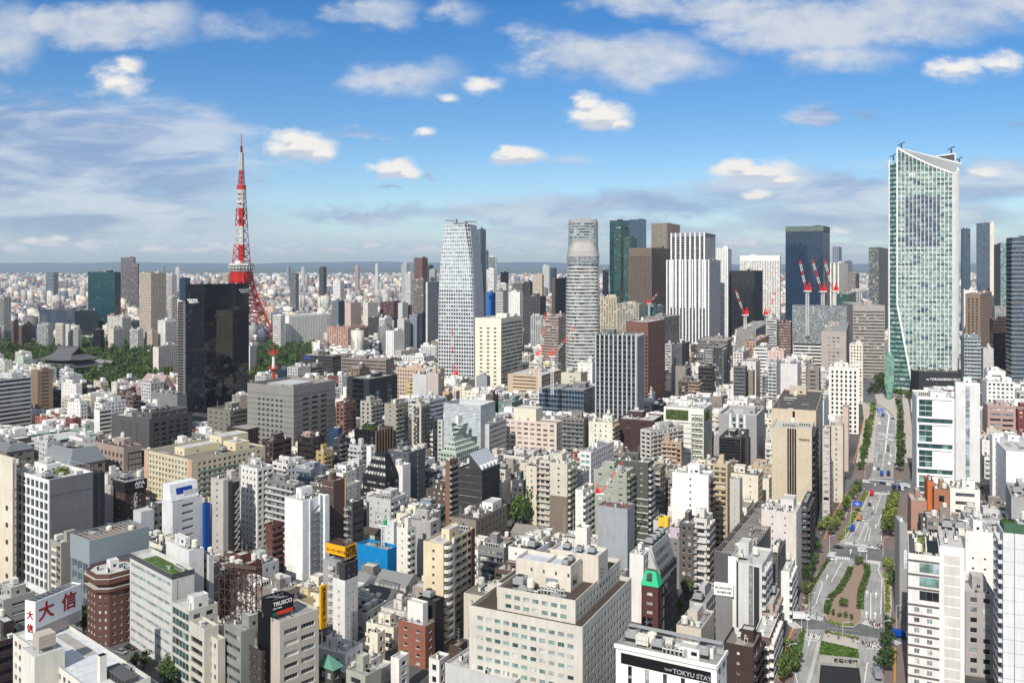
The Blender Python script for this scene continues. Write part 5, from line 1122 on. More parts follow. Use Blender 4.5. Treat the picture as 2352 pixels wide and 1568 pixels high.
bld('B3',1157,1300,1325,1005,1085,'dark brown and tan balcony block behind the planted white office',h=26,a=24,A=BA(bal=(.5,1,1.2,1)),B=BA(),wc=(.42,.35,.31),trim=(.72,.60,.50),**AP)
bld('B3',1543,1625,1640,900,1130,'dark grey slab with thin white floor lines, centre right',h=38,a=24,A=BN(wh=.4,pal='dd'),B=None,wc=(.42,.42,.44),trim='white',**AP)
bld('B3',1640,1680,1702,925,1060,'olive plastered blank block right of the white lined slab',h=32,a=24,A=None,B=None,wc=(.55,.52,.44),**OF)
bld('B3',1600,1700,1734,865,1060,'pink white slab with small windows behind the olive block',h=40,a=24,A=SMALL(),B=None,wc='lpink',**AP)
bld('B3',1740,1800,1830,950,1060,'grey white balcony apartment right of the pink white slab',h=34,a=24,A=BA(),B=None,wc='lgrey',trim='mgrey',**AP)
bld('B3',1628,1700,1790,725,835,'orange tan office with framed windows right of centre',Y=1020,a=24,A=W1(ww=.7),B=W1(),wc=(.74,.56,.42),**OF)
bld('B3',1684,1780,1830,770,850,'white long low office before the orange tan one',Y=960,a=24,A=BN(),B=None,wc='white',**OF)
bld('B3',1540,1610,1660,800,870,'pale pink stepped flats below the perforated screen block',Y=980,a=24,A=W1(),B=None,wc='lpink',**AP)
o=bld('B3',-30,205,345,960,1085,'tan office complex with slanted glazed shoulder, left of the centre tower',h=30,a=24,A=BN(fh=3.8,mg=6,wh=.3,pal='dd'),B=S(bw=4,ww=.7,wh=.7,fh=5,d=.8),wc=(.80,.68,.54),ro='roofl',dn=2.5,**OF)
bld('B3',342,480,526,945,1035,'plain cream box storey block behind the dark ribbon glass office',h=34,a=24,A=S(bw=14,ww=.15,wh=.2,fh=5),B=None,wc=(.80,.78,.68),ro='roofl',**OF)
bld('B3',458,560,600,872,1020,'white office corner with a few square windows left of the centre tower',h=37,a=20,A=S(bw=9,ww=.25,wh=.25,fh=4),B=None,wc='white',**OF)
bld('B3',188,500,580,1062,1235,'dark ribbon glass office with thin silver floor lines left of the centre tower',h=28,a=24,A=BN(fh=4.2,wh=.72,sill=.2,pal='b',mg=.3,mull=1,d=.1),B=BN(wh=.3,mg=3),wc=(.46,.47,.49),trim='lgrey',ro='roofg',dn=3,**OF)
bld('B3',915,975,998,1085,1140,'small white gridded annex under the red brown tower',h=20,a=24,A=W1(ww=.7),B=None,wc='lgrey',**OF)
bld('B3',972,1045,1075,1165,1230,'black low office with blue lettering left of the planted white office',h=22,a=24,A=CURT(pal='n'),B=None,wc='black',ro='roofg',**OF)
o=bld('B3',1058,1336,1395,1195,1568,'tall white office with planted green trellis bays and steel frame corner',h=40,a=24,A=S(fh=3.8,bw=26,ww=.5,wh=.16,sill=.4,d=.2,pal='c',mg=1,top=9,base=2),B=None,wc=(.90,.89,.84),trim='white',ro='roofl',dn=2,**OF)
TRELLIS=o
o=bld('B3',1440,1705,1762,1240,1568,'white office with bold grey vertical stripes and a diagonally panelled side',h=40,a=24,A=S(fh=4,bw=4.2,ww=.45,wh=1,d=.5,pal='B',mg=8,top=2,fin=(1,1.6,.6)),B=S(fh=3.5,bw=40,ww=1,wh=.12,d=.2,pal='l',mg=.3),wc=(.62,.61,.61),trim=(.88,.87,.85),ro='roofl',dn=1.6,para=2.5,**OF)
bld('B3',738,985,1056,1275,1435,'dark maroon office with a white steel roof frame',h=31,a=24,A=S(bw=9,ww=.3,wh=.2,mg=2),B=None,wc=(.30,.20,.20),ro='roofl',dn=2,**OF)
o=bld('B3',-110,310,352,1290,1500,'wide cream pink office with rows of dark windows and an outside spiral stair',h=26,a=24,A=S(fh=3.5,bw=5.2,ww=.62,wh=.45,d=.35,pal='m',mg=1,mull=3),B=S(fh=3.5,bw=4,ww=.6,wh=.45,d=.35,pal='m'),wc=(.88,.79,.72),ro='roofg',dn=1.5,**OF)
phouse(o.rt,-o.wl*.72,-o.wl*.35,2,16,o.h-.8,9,(.88,.85,.74))
bld('B3',350,500,532,1262,1515,'beige mansion with a charcoal top and glass balconies, right of the cream pink office',h=34,a=24,A=BA(),B=W1(bw=2,ww=.3,wh=.9),wc=(.52,.49,.46),bmt='mgrey',ro='roofg',**AP)
bld('B3',535,700,742,1290,1450,'pale cream office with paired small windows and orange side balconies',h=32,a=24,A=S(fh=3.4,bw=4.5,ww=.28,wh=.38,d=.3,pal='d',mg=3),B=BA(),wc=(.86,.85,.76),trim=(.78,.66,.45),**OF)
o=bld('B3',895,965,1195,1345,1568,'cream apartment with diagonal black stair slots and long balconies',h=33,a=50,wl=None,A=BA(bal=None,d=1.2,ww=.8,pal='dd'),B=BA(bal=(.05,.95,1.2,1)),wc=(.80,.78,.74),**AP)
bld('B3',1042,1180,1195,1425,1568,'tan brown apartment with framed balconies before the planted white office',h=30,a=24,A=BA(bal=(0,.8,1.2,1)),B=None,wc=(.72,.58,.46),trim=(.80,.67,.52),**AP)
o=bld('B3',1443,1590,1652,1400,1568,'building shrouded in black scaffold netting before the striped white office',h=32,a=24,A=S(fh=1.8,bw=1.8,ww=.9,wh=.9,d=.05,pal='n',mg=.1),B=S(fh=1.8,bw=1.8,ww=.9,wh=.9,d=.05,pal='n',mg=.1),wc=(.22,.21,.21),ro='roofd',name='scaffolded_building',cat='construction site',near=False)
o=bld('B4',26,335,382,1205,1568,'tan stone tower block rear part with a black top panel',Y=475,a=22,A=S(fh=30,bw=14,ww=.35,wh=.8,pal='n',mg=12,top=1,d=.1),B=None,wc=(.78,.70,.57),ro='roofd',**OF)
o2=bld('B4',28,305,340,1335,1960,'tan stone office tower with black vertical slots and black letters at the top',Y=451,a=22,A=None,B=BA(fh=3.7,bal=(.1,.9,1.3,.8),pal='n'),wc=(.79,.72,.59),trim=(.79,.72,.59),bmt='dgrey',ro='roofl',dn=1.5,name='office_tower',cat='office tower',near=False)
mb=MB();Wt=o2.wl
for k in range(4):mb.box(-Wt*(.61-k*.062),-Wt*(.61-k*.062-.036),-.03,-.005,2,o2.h-.3,0)
for k in range(3):mb.box(-Wt*(.574-k*.062),-Wt*(.574-k*.062-.026),-.35,-.005,2,o2.h-.3,1)
mb.bd('window_slots',[G['n'],wmt((.62,.54,.42))],o2.rt)
txm('TRUSCO',Wt*.072,pn('letter_black',(.05,.05,.05)),o2.rt,(-Wt*.33,-.15,o2.h-6.2),(R(90),0,0),.15,'sign_lettering')
for r in o2.rt.children:
 pass
bld('B4',380,430,470,1330,1568,'red and white window block beside the dark side of the tan stone tower',h=26,Y=480,a=24,wr=12,A=BN(pal='c'),B=BN(),wc='lgrey',trim='red',**OF)
bld('B4',430,522,572,1310,1568,'tall cream block lettered SVAX at its top beside the avenue',Y=520,a=24,wr=14,A=SMALL(),B=None,wc=(.80,.76,.68),**OF)
bld('B4',520,560,640,1180,1330,'salmon pink narrow office lining the left side of the avenue',Y=600,a=24,wr=14,A=None,B=W1(),wc='pink',**OF)
bld('B4',312,390,525,1135,1330,'pale blue grey block with a flat white rooftop behind the tan stone tower',Y=620,a=24,A=SMALL(),B=None,wc=(.80,.85,.85),**OF)
bld('B4',0,60,90,870,1110,'white stepped apartment slab with narrow gaps, left middle of the avenue district',Y=780,a=24,A=BA(),B=W1(),wc='lgrey',**AP)
bld('B4',60,205,230,880,1080,'lilac white office slab in the avenue district with grey shades',Y=800,a=24,A=None,B=W1(),wc=(.84,.82,.82),**OF)
bld('B4',238,262,272,905,1110,'cream slim tower behind the pointed gable building',Y=760,a=24,A=BA(),B=None,wc='cream',**AP)
bld('B4',0,110,130,790,880,'pale salmon office with a small red square logo',Y=900,a=24,A=S(bw=4,ww=.3,wh=.3),B=None,wc=(.86,.72,.68),**OF)
RS=dict(near=False)
o=bld('B4',1003,1036,1300,1108,1740,'white framed modern office with large glass squares, right of the avenue',Y=545,a=110,A=SMALL(fh=4,bw=4,ww=.2),B=None,wc=(.94,.94,.94),ro='roofl',dn=1.5,name='office_building',cat='office building',near=False)
FRAME=o
bld('B4',1298,1306,1478,1010,1740,'grey screened tower with a white edge right of the white framed office',Y=575,a=110,A=None,B=S(fh=9.2,bw=60,ww=1,wh=.95,sill=.02,d=.2,pal='v',mg=6,top=2),wc=(.86,.86,.86),trim='white',ro='roofl',**OF)
o=bld('B4',1525,1530,1726,1165,1345,'pink brown banded office right of the grey screened tower',Y=640,a=108,wl=16,A=None,B=S(fh=3.7,bw=9,ww=.85,wh=.42,d=.4,pal='c',mg=1),wc=(.72,.56,.53),ro='roofl',dn=2,**OF)
bld('B4',1518,1524,1720,1000,1150,'white office with a big white rooftop house and stepped shoulders',Y=730,a=108,wl=20,A=None,B=W1(),wc='white',ro='roofl',dn=3,**OF)
bld('B4',1518,1530,1655,925,1010,'white louvred rooftop tower of the stepped white office',Y=745,a=108,wl=16,A=None,B=S(bw=9,ww=.6,wh=.2,fh=6),wc='white',**OF)
bld('B4',1728,1740,1860,1195,1345,'dark red office at the right edge beyond the green roofed block',Y=660,a=108,wl=16,A=None,B=W1(pal='c'),wc=(.55,.18,.16),**OF)
o=bld('B4',1545,1660,1900,1485,1840,'white blank walled block with green glass roof terrace at the right edge',Y=470,a=110,A=S(fh=3.5,bw=4,ww=.3,wh=.5),B=None,wc=(.95,.95,.95),ro='roofl',**OF)
o=bld('B4',1040,1050,1425,935,1035,'long dark podium building with white lettering at the foot of the skyscraper',Y=955,a=97,wl=30,A=None,B=None,wc=(.22,.23,.24),ro='roofd',ph=False,dn=.2,**OF)
txm('m TORANOMON HILLS',3.4,tw,o.rt,(.15,8,o.h-9),(R(90),0,R(90)),.2,'sign_lettering')
def leafmat(name,c,v=.5):
 m=bpy.data.materials.new(name);m.use_nodes=True;t=NT(m.node_tree);b=t.n['Principled BSDF']
 ge=t.new('ShaderNodeNewGeometry');oi=t.new('ShaderNodeObjectInfo');n,_=t.noise(ge.outputs['Position'],.45,3,.6)
 f=t.math('ADD',t.math('MULTIPLY',t.smooth(n,.3,.7),.6),t.math('MULTIPLY',oi.outputs['Random'],.4))
 t.l.new(t.mix(f,tuple(x*.55 for x in c)+(1,),tuple(x*1.5 for x in c)+(1,)),b.inputs['Base Color']);b.inputs['Roughness'].default_value=.65;b.inputs['Specular IOR Level'].default_value=.25
 return m
LEAF={'dark':leafmat('foliage_dark',(.035,.062,.018)),'mid':leafmat('foliage_mid',(.065,.105,.025)),'light':leafmat('foliage_light',(.15,.19,.04)),'grass':leafmat('grass',(.07,.13,.02)),'moss':leafmat('moss',(.10,.14,.035))}
BARK=pn('bark',(.28,.22,.17),.9)
def tree_protos():
 out=[]
 for s in range(6):
  rng=random.Random(20+s);b=MB();Hh=rng.uniform(8,10);cr=rng.uniform(3.2,4.0);slim=s in(4,5)
  if slim:cr=2.0;Hh=10
  tr=MB();tr.bar((0,0,0),(0.15,.1,Hh*.5),.55,0,.28)
  clumps=[]
  for k in range(11):
   a=rng.uniform(0,6.28);rr=cr*rng.uniform(.15,.75);z=Hh*rng.uniform(.38,.92);rr*=(1.25-z/Hh*.75)if slim else 1
   c=V3((rr*math.cos(a),rr*math.sin(a),z));clumps.append((c,rng.uniform(.28,.46)*cr));tr.bar((0.1,.05,Hh*rng.uniform(.25,.45)),c,.2,0,.06)
  clumps.append((V3((0,0,Hh*.7)),cr*.6))
  for c,r in clumps:
   for k in range(34):
    d=V3((rng.gauss(0,1),rng.gauss(0,1),rng.gauss(0,.8)));d.normalize();p=c+d*r*rng.uniform(.65,1.08)
    n=(d+V3((rng.uniform(-.6,.6),rng.uniform(-.6,.6),rng.uniform(-.3,.9)))).normalized();x=n.orthogonal().normalized();y=n.cross(x);w=rng.uniform(.28,.6)
    q=rng.uniform(.6,1.3)
    b.quad(tuple(p-x*w-y*w*q*.6),tuple(p+x*w*.8-y*w*q*.5),tuple(p+x*w+y*w*q*.7+n*.12),tuple(p-x*w*.7+y*w*q*.6))
  out.append((tr.mesh('trunk',[BARK]),b))
 return out
_tp=tree_protos();_crown={}
def tree(x,y,s,kind,lb,group=None,v=None,z=0,rng=random,cat='tree',name='tree',slim=False):
 v=(rng.choice([4,5])if slim else rng.randrange(4))if v is None else v
 if(v,kind)not in _crown:_crown[(v,kind)]=_tp[v][1].mesh('crown',[LEAF[kind]])
 r=empty(name,(x,y,z),rng.uniform(0,6.28));r.scale=(s,s,s*rng.uniform(.85,1.15));tag(r,lb,cat,group)
 link('trunk',_tp[v][0],r);link('crown',_crown[(v,kind)],r);return r
def bush(parent,x0,x1,y0,y1,z,kind='mid',hgt=1.2,name='hedge',dn=5,seed=0):
 rng=random.Random(seed);b=MB()
 for k in range(int(dn*(x1-x0)*(y1-y0))+20):
  p=V3((rng.uniform(x0,x1),rng.uniform(y0,y1),z+rng.uniform(.1,1)*hgt));n=V3((rng.uniform(-1,1),rng.uniform(-1,1),rng.uniform(.2,1))).normalized();x=n.orthogonal().normalized();y=n.cross(x);w=rng.uniform(.2,.42)
  b.quad(tuple(p-x*w-y*w),tuple(p+x*w-y*w),tuple(p+x*w+y*w),tuple(p-x*w+y*w))
 b.box(x0+.1,x1-.1,y0+.1,y1-.1,z,z+hgt*.55);return b.bd(name,[LEAF[kind]],parent)
def park():
 rng=random.Random(77);pts=[]
 for poly in(PARK1,PARK2):
  xs=[p[0]for p in poly];ys=[p[1]for p in poly];n=620 if poly is PARK1 else 330
  for k in range(n*3):
   gy0,gy1=F*H/(max(ys)-YH),F*H/(min(ys)-YH);Y=rng.uniform(gy0,gy1);kx=rng.uniform((min(xs)-CX)/F,(max(xs)-CX)/F);X=kx*Y
   sx,sy=proj((X,Y,0))
   if not in_poly(sx,sy,poly):continue
   if near_foot(X,Y,4):continue
   if any((X-a)**2+(Y-c)**2<42 for a,c,_ in pts[-400:]):continue
   pts.append((X,Y,sx));
   if len(pts)>(560 if poly is PARK1 else 860):break
 pts.sort(key=lambda p:p[1]);kinds=['dark','dark','mid','mid','mid','light']
 print('park trees',len(pts))
 for i,(X,Y,sx)in enumerate(pts[:240]):
  tree(X,Y,rng.uniform(1.0,1.75),rng.choice(kinds),'green broadleaf tree among the park wood around the temple','trees of the park wood',rng=rng)
 b=MB();mats=[LEAF['dark'],LEAF['mid'],BARK]
 for(X,Y,sx)in pts[240:]:
  v=rng.randrange(4);src=_tp[v][1];s=rng.uniform(1.1,1.8);a=rng.uniform(0,6.28);ca,sa=math.cos(a)*s,math.sin(a)*s;m=rng.randrange(2);n=len(b.v)
  b.v+=[(X+p[0]*ca-p[1]*sa,Y+p[0]*sa+p[1]*ca,p[2]*s)for p in src.v];b.f+=[tuple(n+k for k in f)for f in src.f];b.m+=[m]*len(src.f)
 o=b.bd('woodland',mats);tag(o,'dense dark green wood filling the far part of the park','woodland',None,'stuff')
 for nm,poly in(('lawn',PARK1),('lawn',PARK2)):
  g=MB();g.poly([tuple(ground('P',x,y,.02))for x,y in poly[::-1]]if False else[tuple(ground('P',x,y,.02))for x,y in poly]);ob=g.bd('park_ground',[LEAF['moss']]);ob['kind']='structure'
def temple():
 Y=1131.0;X=wpt('B1',478,Y+22);u=TAG['B1'][2]/F*Y
 rt=empty('temple',(X,Y+22,0),-R(22));tag(rt,'large dark tiled temple hall with two tiers of curved roofs in the park','temple')
 tile=wmt((.36,.36,.37),.6,'metal');wood=wmt((.30,.22,.18));wht=wmt((.80,.78,.72));stone=wmt((.62,.60,.56))
 def ro(b,hx,hy,z,hz,ix,iy,up):
  rings=[];n=6
  for k in range(n+1):
   t=k/n;c=t**1.6;x=hx+(ix-hx)*t;y=hy+(iy-hy)*t;zz=z+hz*c
   ring=[]
   for(sx,sy,ex,ey)in((-1,-1,1,-1),(1,-1,1,1),(1,1,-1,1),(-1,1,-1,-1)):
    for s in range(8):
     f=s/8;px_=(sx+(ex-sx)*f)*x;py_=(sy+(ey-sy)*f)*y;lift=up*(1-t)*abs(2*f-1)**3;ring.append((px_,py_,zz+lift))
   rings.append(ring)
  b.loft(rings,0);r0=rings[0];b.poly([(p[0],p[1],p[2]-.4)for p in r0][::-1],1)
  for i in range(len(r0)):j=(i+1)%len(r0);b.quad((r0[i][0],r0[i][1],r0[i][2]-.6),(r0[j][0],r0[j][1],r0[j][2]-.6),r0[j],r0[i],1)
 b=MB();b.box(-30,30,-22,22,0,3.0,0);b.bd('stone_base',[stone],rt)
 b=MB();b.box(-25,25,-17,17,3,11,0)
 for k in range(9):x=-25+k*6.25;b.box(x-.5,x+.5,-17.6,-17,3,11,1);
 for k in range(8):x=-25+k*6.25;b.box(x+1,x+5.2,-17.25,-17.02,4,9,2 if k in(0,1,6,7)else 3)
 for k in range(5):y=-17+k*8.5;b.box(25,25.6,y-.5,y+.5,3,11,1)
 for k in range(4):y=-17+k*8.5;b.box(25.02,25.25,y+1,y+7.5,4,9,2)
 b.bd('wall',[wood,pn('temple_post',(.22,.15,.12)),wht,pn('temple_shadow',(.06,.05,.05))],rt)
 b=MB();ro(b,37,28,11.5,6.5,22,15,1.6);b.bd('lower_roof',[tile,wood],rt)
 b=MB();b.box(-20,20,-13,13,16,21,0);b.box(-20.5,20.5,-13.4,13.4,17.5,18.3,1);b.bd('upper_wall',[wood,pn('temple_post',(.22,.15,.12))],rt)
 b=MB();ro(b,31,23,20.5,6,18,12,1.6)
 zr=36.0
 for k in range(6):
  t0,t1=k/6,(k+1)/6;f=lambda t:(12*(1-t),26.5+(zr-26.5)*t**1.25)
  y0,z0=f(t0);y1,z1=f(t1)
  b.quad((-18,-y0,z0),(18,-y0,z0),(18,-y1,z1),(-18,-y1,z1));b.quad((18,y0,z0),(-18,y0,z0),(-18,y1,z1),(18,y1,z1))
 b.poly([(17,-12,26.4),(17,12,26.4),(17,0,zr-.3)],1);b.poly([(-17,12,26.4),(-17,-12,26.4),(-17,0,zr-.3)],1)
 b.box(-18.5,18.5,-.6,.6,zr-.3,zr+1.2,0);b.box(18,19.4,-.9,.9,zr-.2,zr+2.2,0);b.box(-19.4,-18,-.9,.9,zr-.2,zr+2.2,0)
 b.bd('upper_roof',[tile,wood],rt);FOOT.append((X+40,Y-12,R(22),84,64))
 for(t,x,y,hx,hy,hh,lab)in(('B1',205,935,14,9,8,'smaller dark tiled temple hall left of the main hall'),('B1',110,935,12,8,6,'low dark tiled temple hall cut close to the left edge of the park'),('B1',712,925,17,9,5,'grey tiled side hall right of the main temple')):
  g=ground(t,x,y);r=empty('temple_hall',(g.x,g.y+8,0),-R(35));tag(r,lab,'temple hall')
  b=MB();b.box(-hx,hx,-hy,hy,0,hh,0);b.bd('wall',[wht if hh<6 else wood],r)
  b=MB();n=5;f=lambda t:((hy+3)*(1-t),hh+(hy*.9)*t**1.3)
  for k in range(n):
   (y0,z0),(y1,z1)=f(k/n),f((k+1)/n);b.quad((-hx-3,-y0,z0),(hx+3,-y0,z0),(hx+3,-y1,z1),(-hx-3,-y1,z1));b.quad((hx+3,y0,z0),(-hx-3,y0,z0),(-hx-3,y1,z1),(hx+3,y1,z1))
  b.box(-hx-3,hx+3,-.4,.4,hh+hy*.9-.2,hh+hy*.9+.8)
  b.poly([(hx+2,-hy,hh),(hx+2,hy,hh),(hx+2,0,hh+hy*.88)],1);b.poly([(-hx-2,hy,hh),(-hx-2,-hy,hh),(-hx-2,0,hh+hy*.88)],1)
  b.bd('roof',[wmt((.50,.50,.50)if hh==5 else(.34,.34,.35),.6,'metal'),wood],r);FOOT.append((g.x+16,g.y,R(35),32,26))
temple();park()
def mast():
 Y=830;X=wpt('B2',122,Y);r=empty('radio_mast',(X,Y,0));tag(r,'red and white radio mast with two round platforms in front of the park wood','radio mast')
 b=MB();z=lambda y:zat('B2',y,Y);seg=[(990,915,0,1.7),(915,890,1,1.6),(890,815,1,1.4),(815,790,0,1.2),(790,765,0,.6)]
 b.cyl(0,0,20,z(985),1.8,1,10)
 for y0,y1,m,w in seg:b.cyl(0,0,z(y0),z(y1),w,m,10)
 b.cyl(0,0,z(765),z(725),.25,0,6);b.bd('pole',[pn('mast_red',(.70,.25,.18)),pn('mast_white',(.88,.86,.84))],r)
 for y in(910,805):
  b=MB();b.cyl(0,0,z(y+5),z(y),4.6,0,14);
  for k in range(14):a=k*.45;b.bar((4.4*math.cos(a),4.4*math.sin(a),z(y)),(4.4*math.cos(a),4.4*math.sin(a),z(y)+3),.3)
  b.bd('platform',[pn('mast_red',(.70,.25,.18))],r)
 b=MB();b.prism([(-6,-6),(6,-6),(6,6),(-6,6)],0,28,0);b.bd('base',[wmt('mgrey')],r)
mast()
CR=pn('crane_red',(.85,.12,.06),.5);CW=pn('crane_white',(.88,.87,.86),.5);CO=pn('crane_orange',(.88,.35,.12),.5);CG=pn('crane_green',(.15,.60,.35),.5)
def crane(t,xb,yb,yt,xt,yh,Y,zb,lb,main=None,s=1.0,jib_w=1.6,mast=True):
 main=main or CR;X=wpt(t,xb,Y);zd=zat(t,yb,Y);r=empty('tower_crane',(X,Y,zb));tag(r,lb,'tower crane')
 tip=V3((wpt(t,xt,Y)-X,3,zat(t,yt,Y)-zb));hz=zd-zb;w=1.1*s
 b=MB();n=max(2,int(hz/(3*s)))
 for k in range(n):
  z0,z1=hz*k/n,hz*(k+1)/n;c=[(-w,-w),(w,-w),(w,w),(-w,w)]
  for i in range(4):
   j=(i+1)%4;b.bar(c[i]+(z0,),c[i]+(z1,),.32*s);b.bar(c[i]+(z0,),c[j]+(z1,),.2*s);b.bar(c[i]+(z1,),c[j]+(z1,),.2*s)
 b.bd('mast',[CW],r)
 b=MB();sg=1 if tip.x>0 else-1
 b.box(-3.2*s,3.2*s,-2*s,2*s,hz,hz+1.0*s,0);b.bd('machine_deck',[CW],r)
 b=MB();b.box(min(-sg*3.4*s,-sg*.8*s),max(-sg*3.4*s,-sg*.8*s),-1.6*s,1.6*s,hz+1.0*s,hz+4.2*s,0)
 top=V3((-sg*2.2*s,0,hz+9*s))
 for yy in(-1.3*s,1.3*s):b.bar((sg*.8*s,yy,hz+s),top,.35*s);b.bar((-sg*3.2*s,yy,hz+s),top,.35*s)
 b.bd('cab',[main],r)
 b=MB();foot=V3((sg*1.8*s,0,hz+1.6*s));L=(tip-foot).length;n=max(6,int(L/(3.2*s)));up=V3((-(tip-foot).normalized().z*sg,0,abs((tip-foot).normalized().x)))*jib_w*s
 for k in range(n):
  m=0 if(k*5//n)%2==0 else 1;a0=foot.lerp(tip,k/n);a1=foot.lerp(tip,(k+1)/n)
  for yy in(-.6*s,.6*s):
   o=V3((0,yy,0));b.bar(a0+o,a1+o,.24*s,m);b.bar(a0+o,a1+up+o*.2,.12*s,m)
  b.bar(a0+up,a1+up,.24*s,m);b.bar(a0+V3((0,-.6*s,0)),a1+V3((0,.6*s,0)),.2*s,m)
 b.bd('jib',[main,CW],r)
 b=MB();b.bar(top,tip+up,.14*s);b.bar(tip,tip-V3((0,0,8*s)),.14*s);b.box(tip.x-.4,tip.x+.4,tip.y-.4,tip.y+.4,tip.z-9*s,tip.z-8*s);b.bd('cable',[pn('cable',(.2,.2,.2))],r)
 return r
crane('C5',1598,815,522,1528,0,1090,55,'red and white tower crane, leftmost of three on the netted office block',s=1.35)
crane('C5',1743,820,518,1646,0,1095,55,'red and white tower crane, middle of three on the netted office block',s=1.35)
crane('C5',1852,815,520,1760,0,1100,55,'red and white tower crane, rightmost of three on the netted office block',s=1.35)
crane('C5',1013,1040,795,920,0,1210,40,'red tower crane before the black glass tower, jib leaning left',s=1.35)
crane('C5',1222,1040,822,1302,0,1250,40,'red tower crane right of the black glass tower, jib leaning right',s=1.35)
crane('B3',195,830,525,238,0,800,25,'orange tower crane with a nearly upright jib, left of its twin',main=CO,s=1.0)
crane('B3',280,830,620,455,0,790,25,'orange tower crane whose jib leans far right before the rounded tower',main=CO,s=1.0)
crane('B2',1385,965,640,1362,0,760,20,'thin red tower crane in front of the white grid tower',s=.9,jib_w=1.0)
crane('C4',690,780,700,720,0,1540,60,'red crane at the blue sheeted shell',s=1.2)
crane('B3',955,462,388,1022,0,1290,70,'small red crane above the teal netting, jib leaning right',s=1.0)
crane('B3',1545,750,640,1570,0,1140,20,'thin white crane beside the perforated screen block',main=CW,s=.8)
crane('A3',535,418,232,678,0,392,36,'red and white crane on the grey sheeted tower',s=.55,jib_w=1.5)
crane('A2',772,612,540,722,0,395,10,'green crane beside the blue sheeted site',main=CG,s=.55,jib_w=1.2)
NB=dict(name='office_building',cat='office building');NA=dict(name='apartment_block',cat='apartment block');NH=dict(name='hotel',cat='hotel')
RED=pn('sign_red',(.62,.05,.08),.5);BLK=pn('letter_black',(.05,.05,.05));WHT=pn('letter_white',(.93,.93,.93));YEL=pn('sign_yellow',(.92,.66,.05),.5)
o=bld('A1',78,297,566,332,1000,'grey sided office whose left front is a bold white grid of deep dark windows',g=1055,a=37,A=S(fh=4.25,bw=4.3,ww=.70,wh=.74,sill=.06,d=.7,pal='dd',mg=.5,top=1.0,base=3),B=S(fh=60,bw=60,ww=.02,wh=.02,d=.02,mg=1),wc=(.90,.90,.89),trim=(.62,.70,.68),ro='roofl',dn=1.6,frame='mgrey',para=1.5,**NB)
mb=MB();mb.box(.01,.3,.35,o.wr*.98,0,o.h-.1,0);mb.box(.31,.34,.35,o.wr*.98,o.h-7.2,o.h-6.9,1)
for k in range(7):mb.box(.31,.33,.35,o.wr*.98,7*k,7*k+.05,1)
mb.bd('side_cladding',[wmt((.47,.47,.48)),wmt('dgrey')],o.rt)
mb=MB();fac(mb,(0.5,o.wr),(0,1),5,0,o.h-1,CURT(pal='b'),random.Random(2));fac(mb,(-8,o.wr),(1,0),8.5,0,o.h-1,CURT(pal='b'),random.Random(2));mb.box(-8,.49,o.wr+.02,o.wr+5,0,o.h-1.2,0);mb.bd('glass_wing',wsl(wmt((.17,.18,.22)),wmt('mgrey')),o.rt)
railing(o.rt,[(-o.wl+.5,.5),(-o.wl+.5,o.wr-1),(-1,o.wr-1)],o.h-1.5,4.2,step=3,name='roof_frame')
txm('■━━━━',2.2,WHT,o.rt,(-o.wl+2.2,-.1,o.h-4.6),(R(90),0,0),.2,'sign_lettering')
bush(o.rt,-o.wl*.45,-o.wl*.3,o.wr*.5,o.wr*.7,o.h-1.4,'light',3.0,'roof_tree')
o=bld('A1',-260,76,84,205,960,'cream tower with a column of round dark vents at the left edge',g=1010,a=36,wr=1.6,A=None,B=None,wc=(.87,.82,.72),ro='roofl',**NA)
mb=MB()
for k in range(8):
 z=o.h-26-k*7.4+4
 for j in range(9):a=j*.698;mb.bar((-5+.2*math.cos(a),-.12,z+.2*math.sin(a)),(-5+1.1*math.cos(a),-.12,z+1.1*math.sin(a)),.35)
mb.bd('vent_grille',[pn('vent_brown',(.35,.27,.2))],o.rt)
mb=MB()
mb.box(.02,.12,.3,.5,0,o.h-2,0)
for k in range(12):mb.box(.121,.45,.3,1.4,k*4,k*4+.4,0)
mb.bd('ladder_landing',[wmt('mgrey')],o.rt)
g=ground('A1',36,945);mb=MB();mb.cyl(0,0,0,15,3.4,0,20);t_=mb.bd('storage_silo',[wmt('cream')],None,(g.x,g.y,0));tag(t_,'round cream storage silo at the foot of the vented cream tower','silo')
bld('A1',-120,20,212,1062,1180,'low pale concrete building with a recessed roof court at the left edge',h=18,a=37,A=W1(),B=S(bw=9,ww=.5,wh=.3),wc=(.66,.65,.62),ro='roofl',**NB)
bld('A1',-140,35,112,1235,1310,'small grey rooftop block below the recessed roof court at the left edge',h=17,a=37,A=None,B=S(bw=3.5,ww=.5),wc=(.70,.69,.66),ro='roofl',dn=2,**NB)
bld('A1',-260,-20,148,1320,1568,'dark maroon office in shade at the bottom left corner',h=17,a=40,A=BN(),B=BN(pal='dd'),wc=(.27,.22,.22),ro='roofd',**NB)
bld('A1',306,372,384,716,960,'thin beige grey building with side balconies next to the white grid office',h=30,a=37,A=BA(bal=(.3,.75,.9,1)),B=None,wc=(.62,.60,.55),bmt='cream',ro='roofg',**NA)
o=bld('A1',372,382,440,722,980,'narrow lilac grey office with orange window bands',h=29,a=37,wl=5,A=None,B=S(fh=3.2,bw=7,ww=.8,wh=.45,sill=.5,d=.3,pal='c',mg=.6),wc=(.66,.62,.66),**NB)
mb=MB()
for k in range(9):mb.box(.01,.12,.7,o.wr-.7,k*3.1+.5,k*3.1+1.8,0)
mb.bd('orange_band',[wmt((.86,.62,.38))],o.rt)
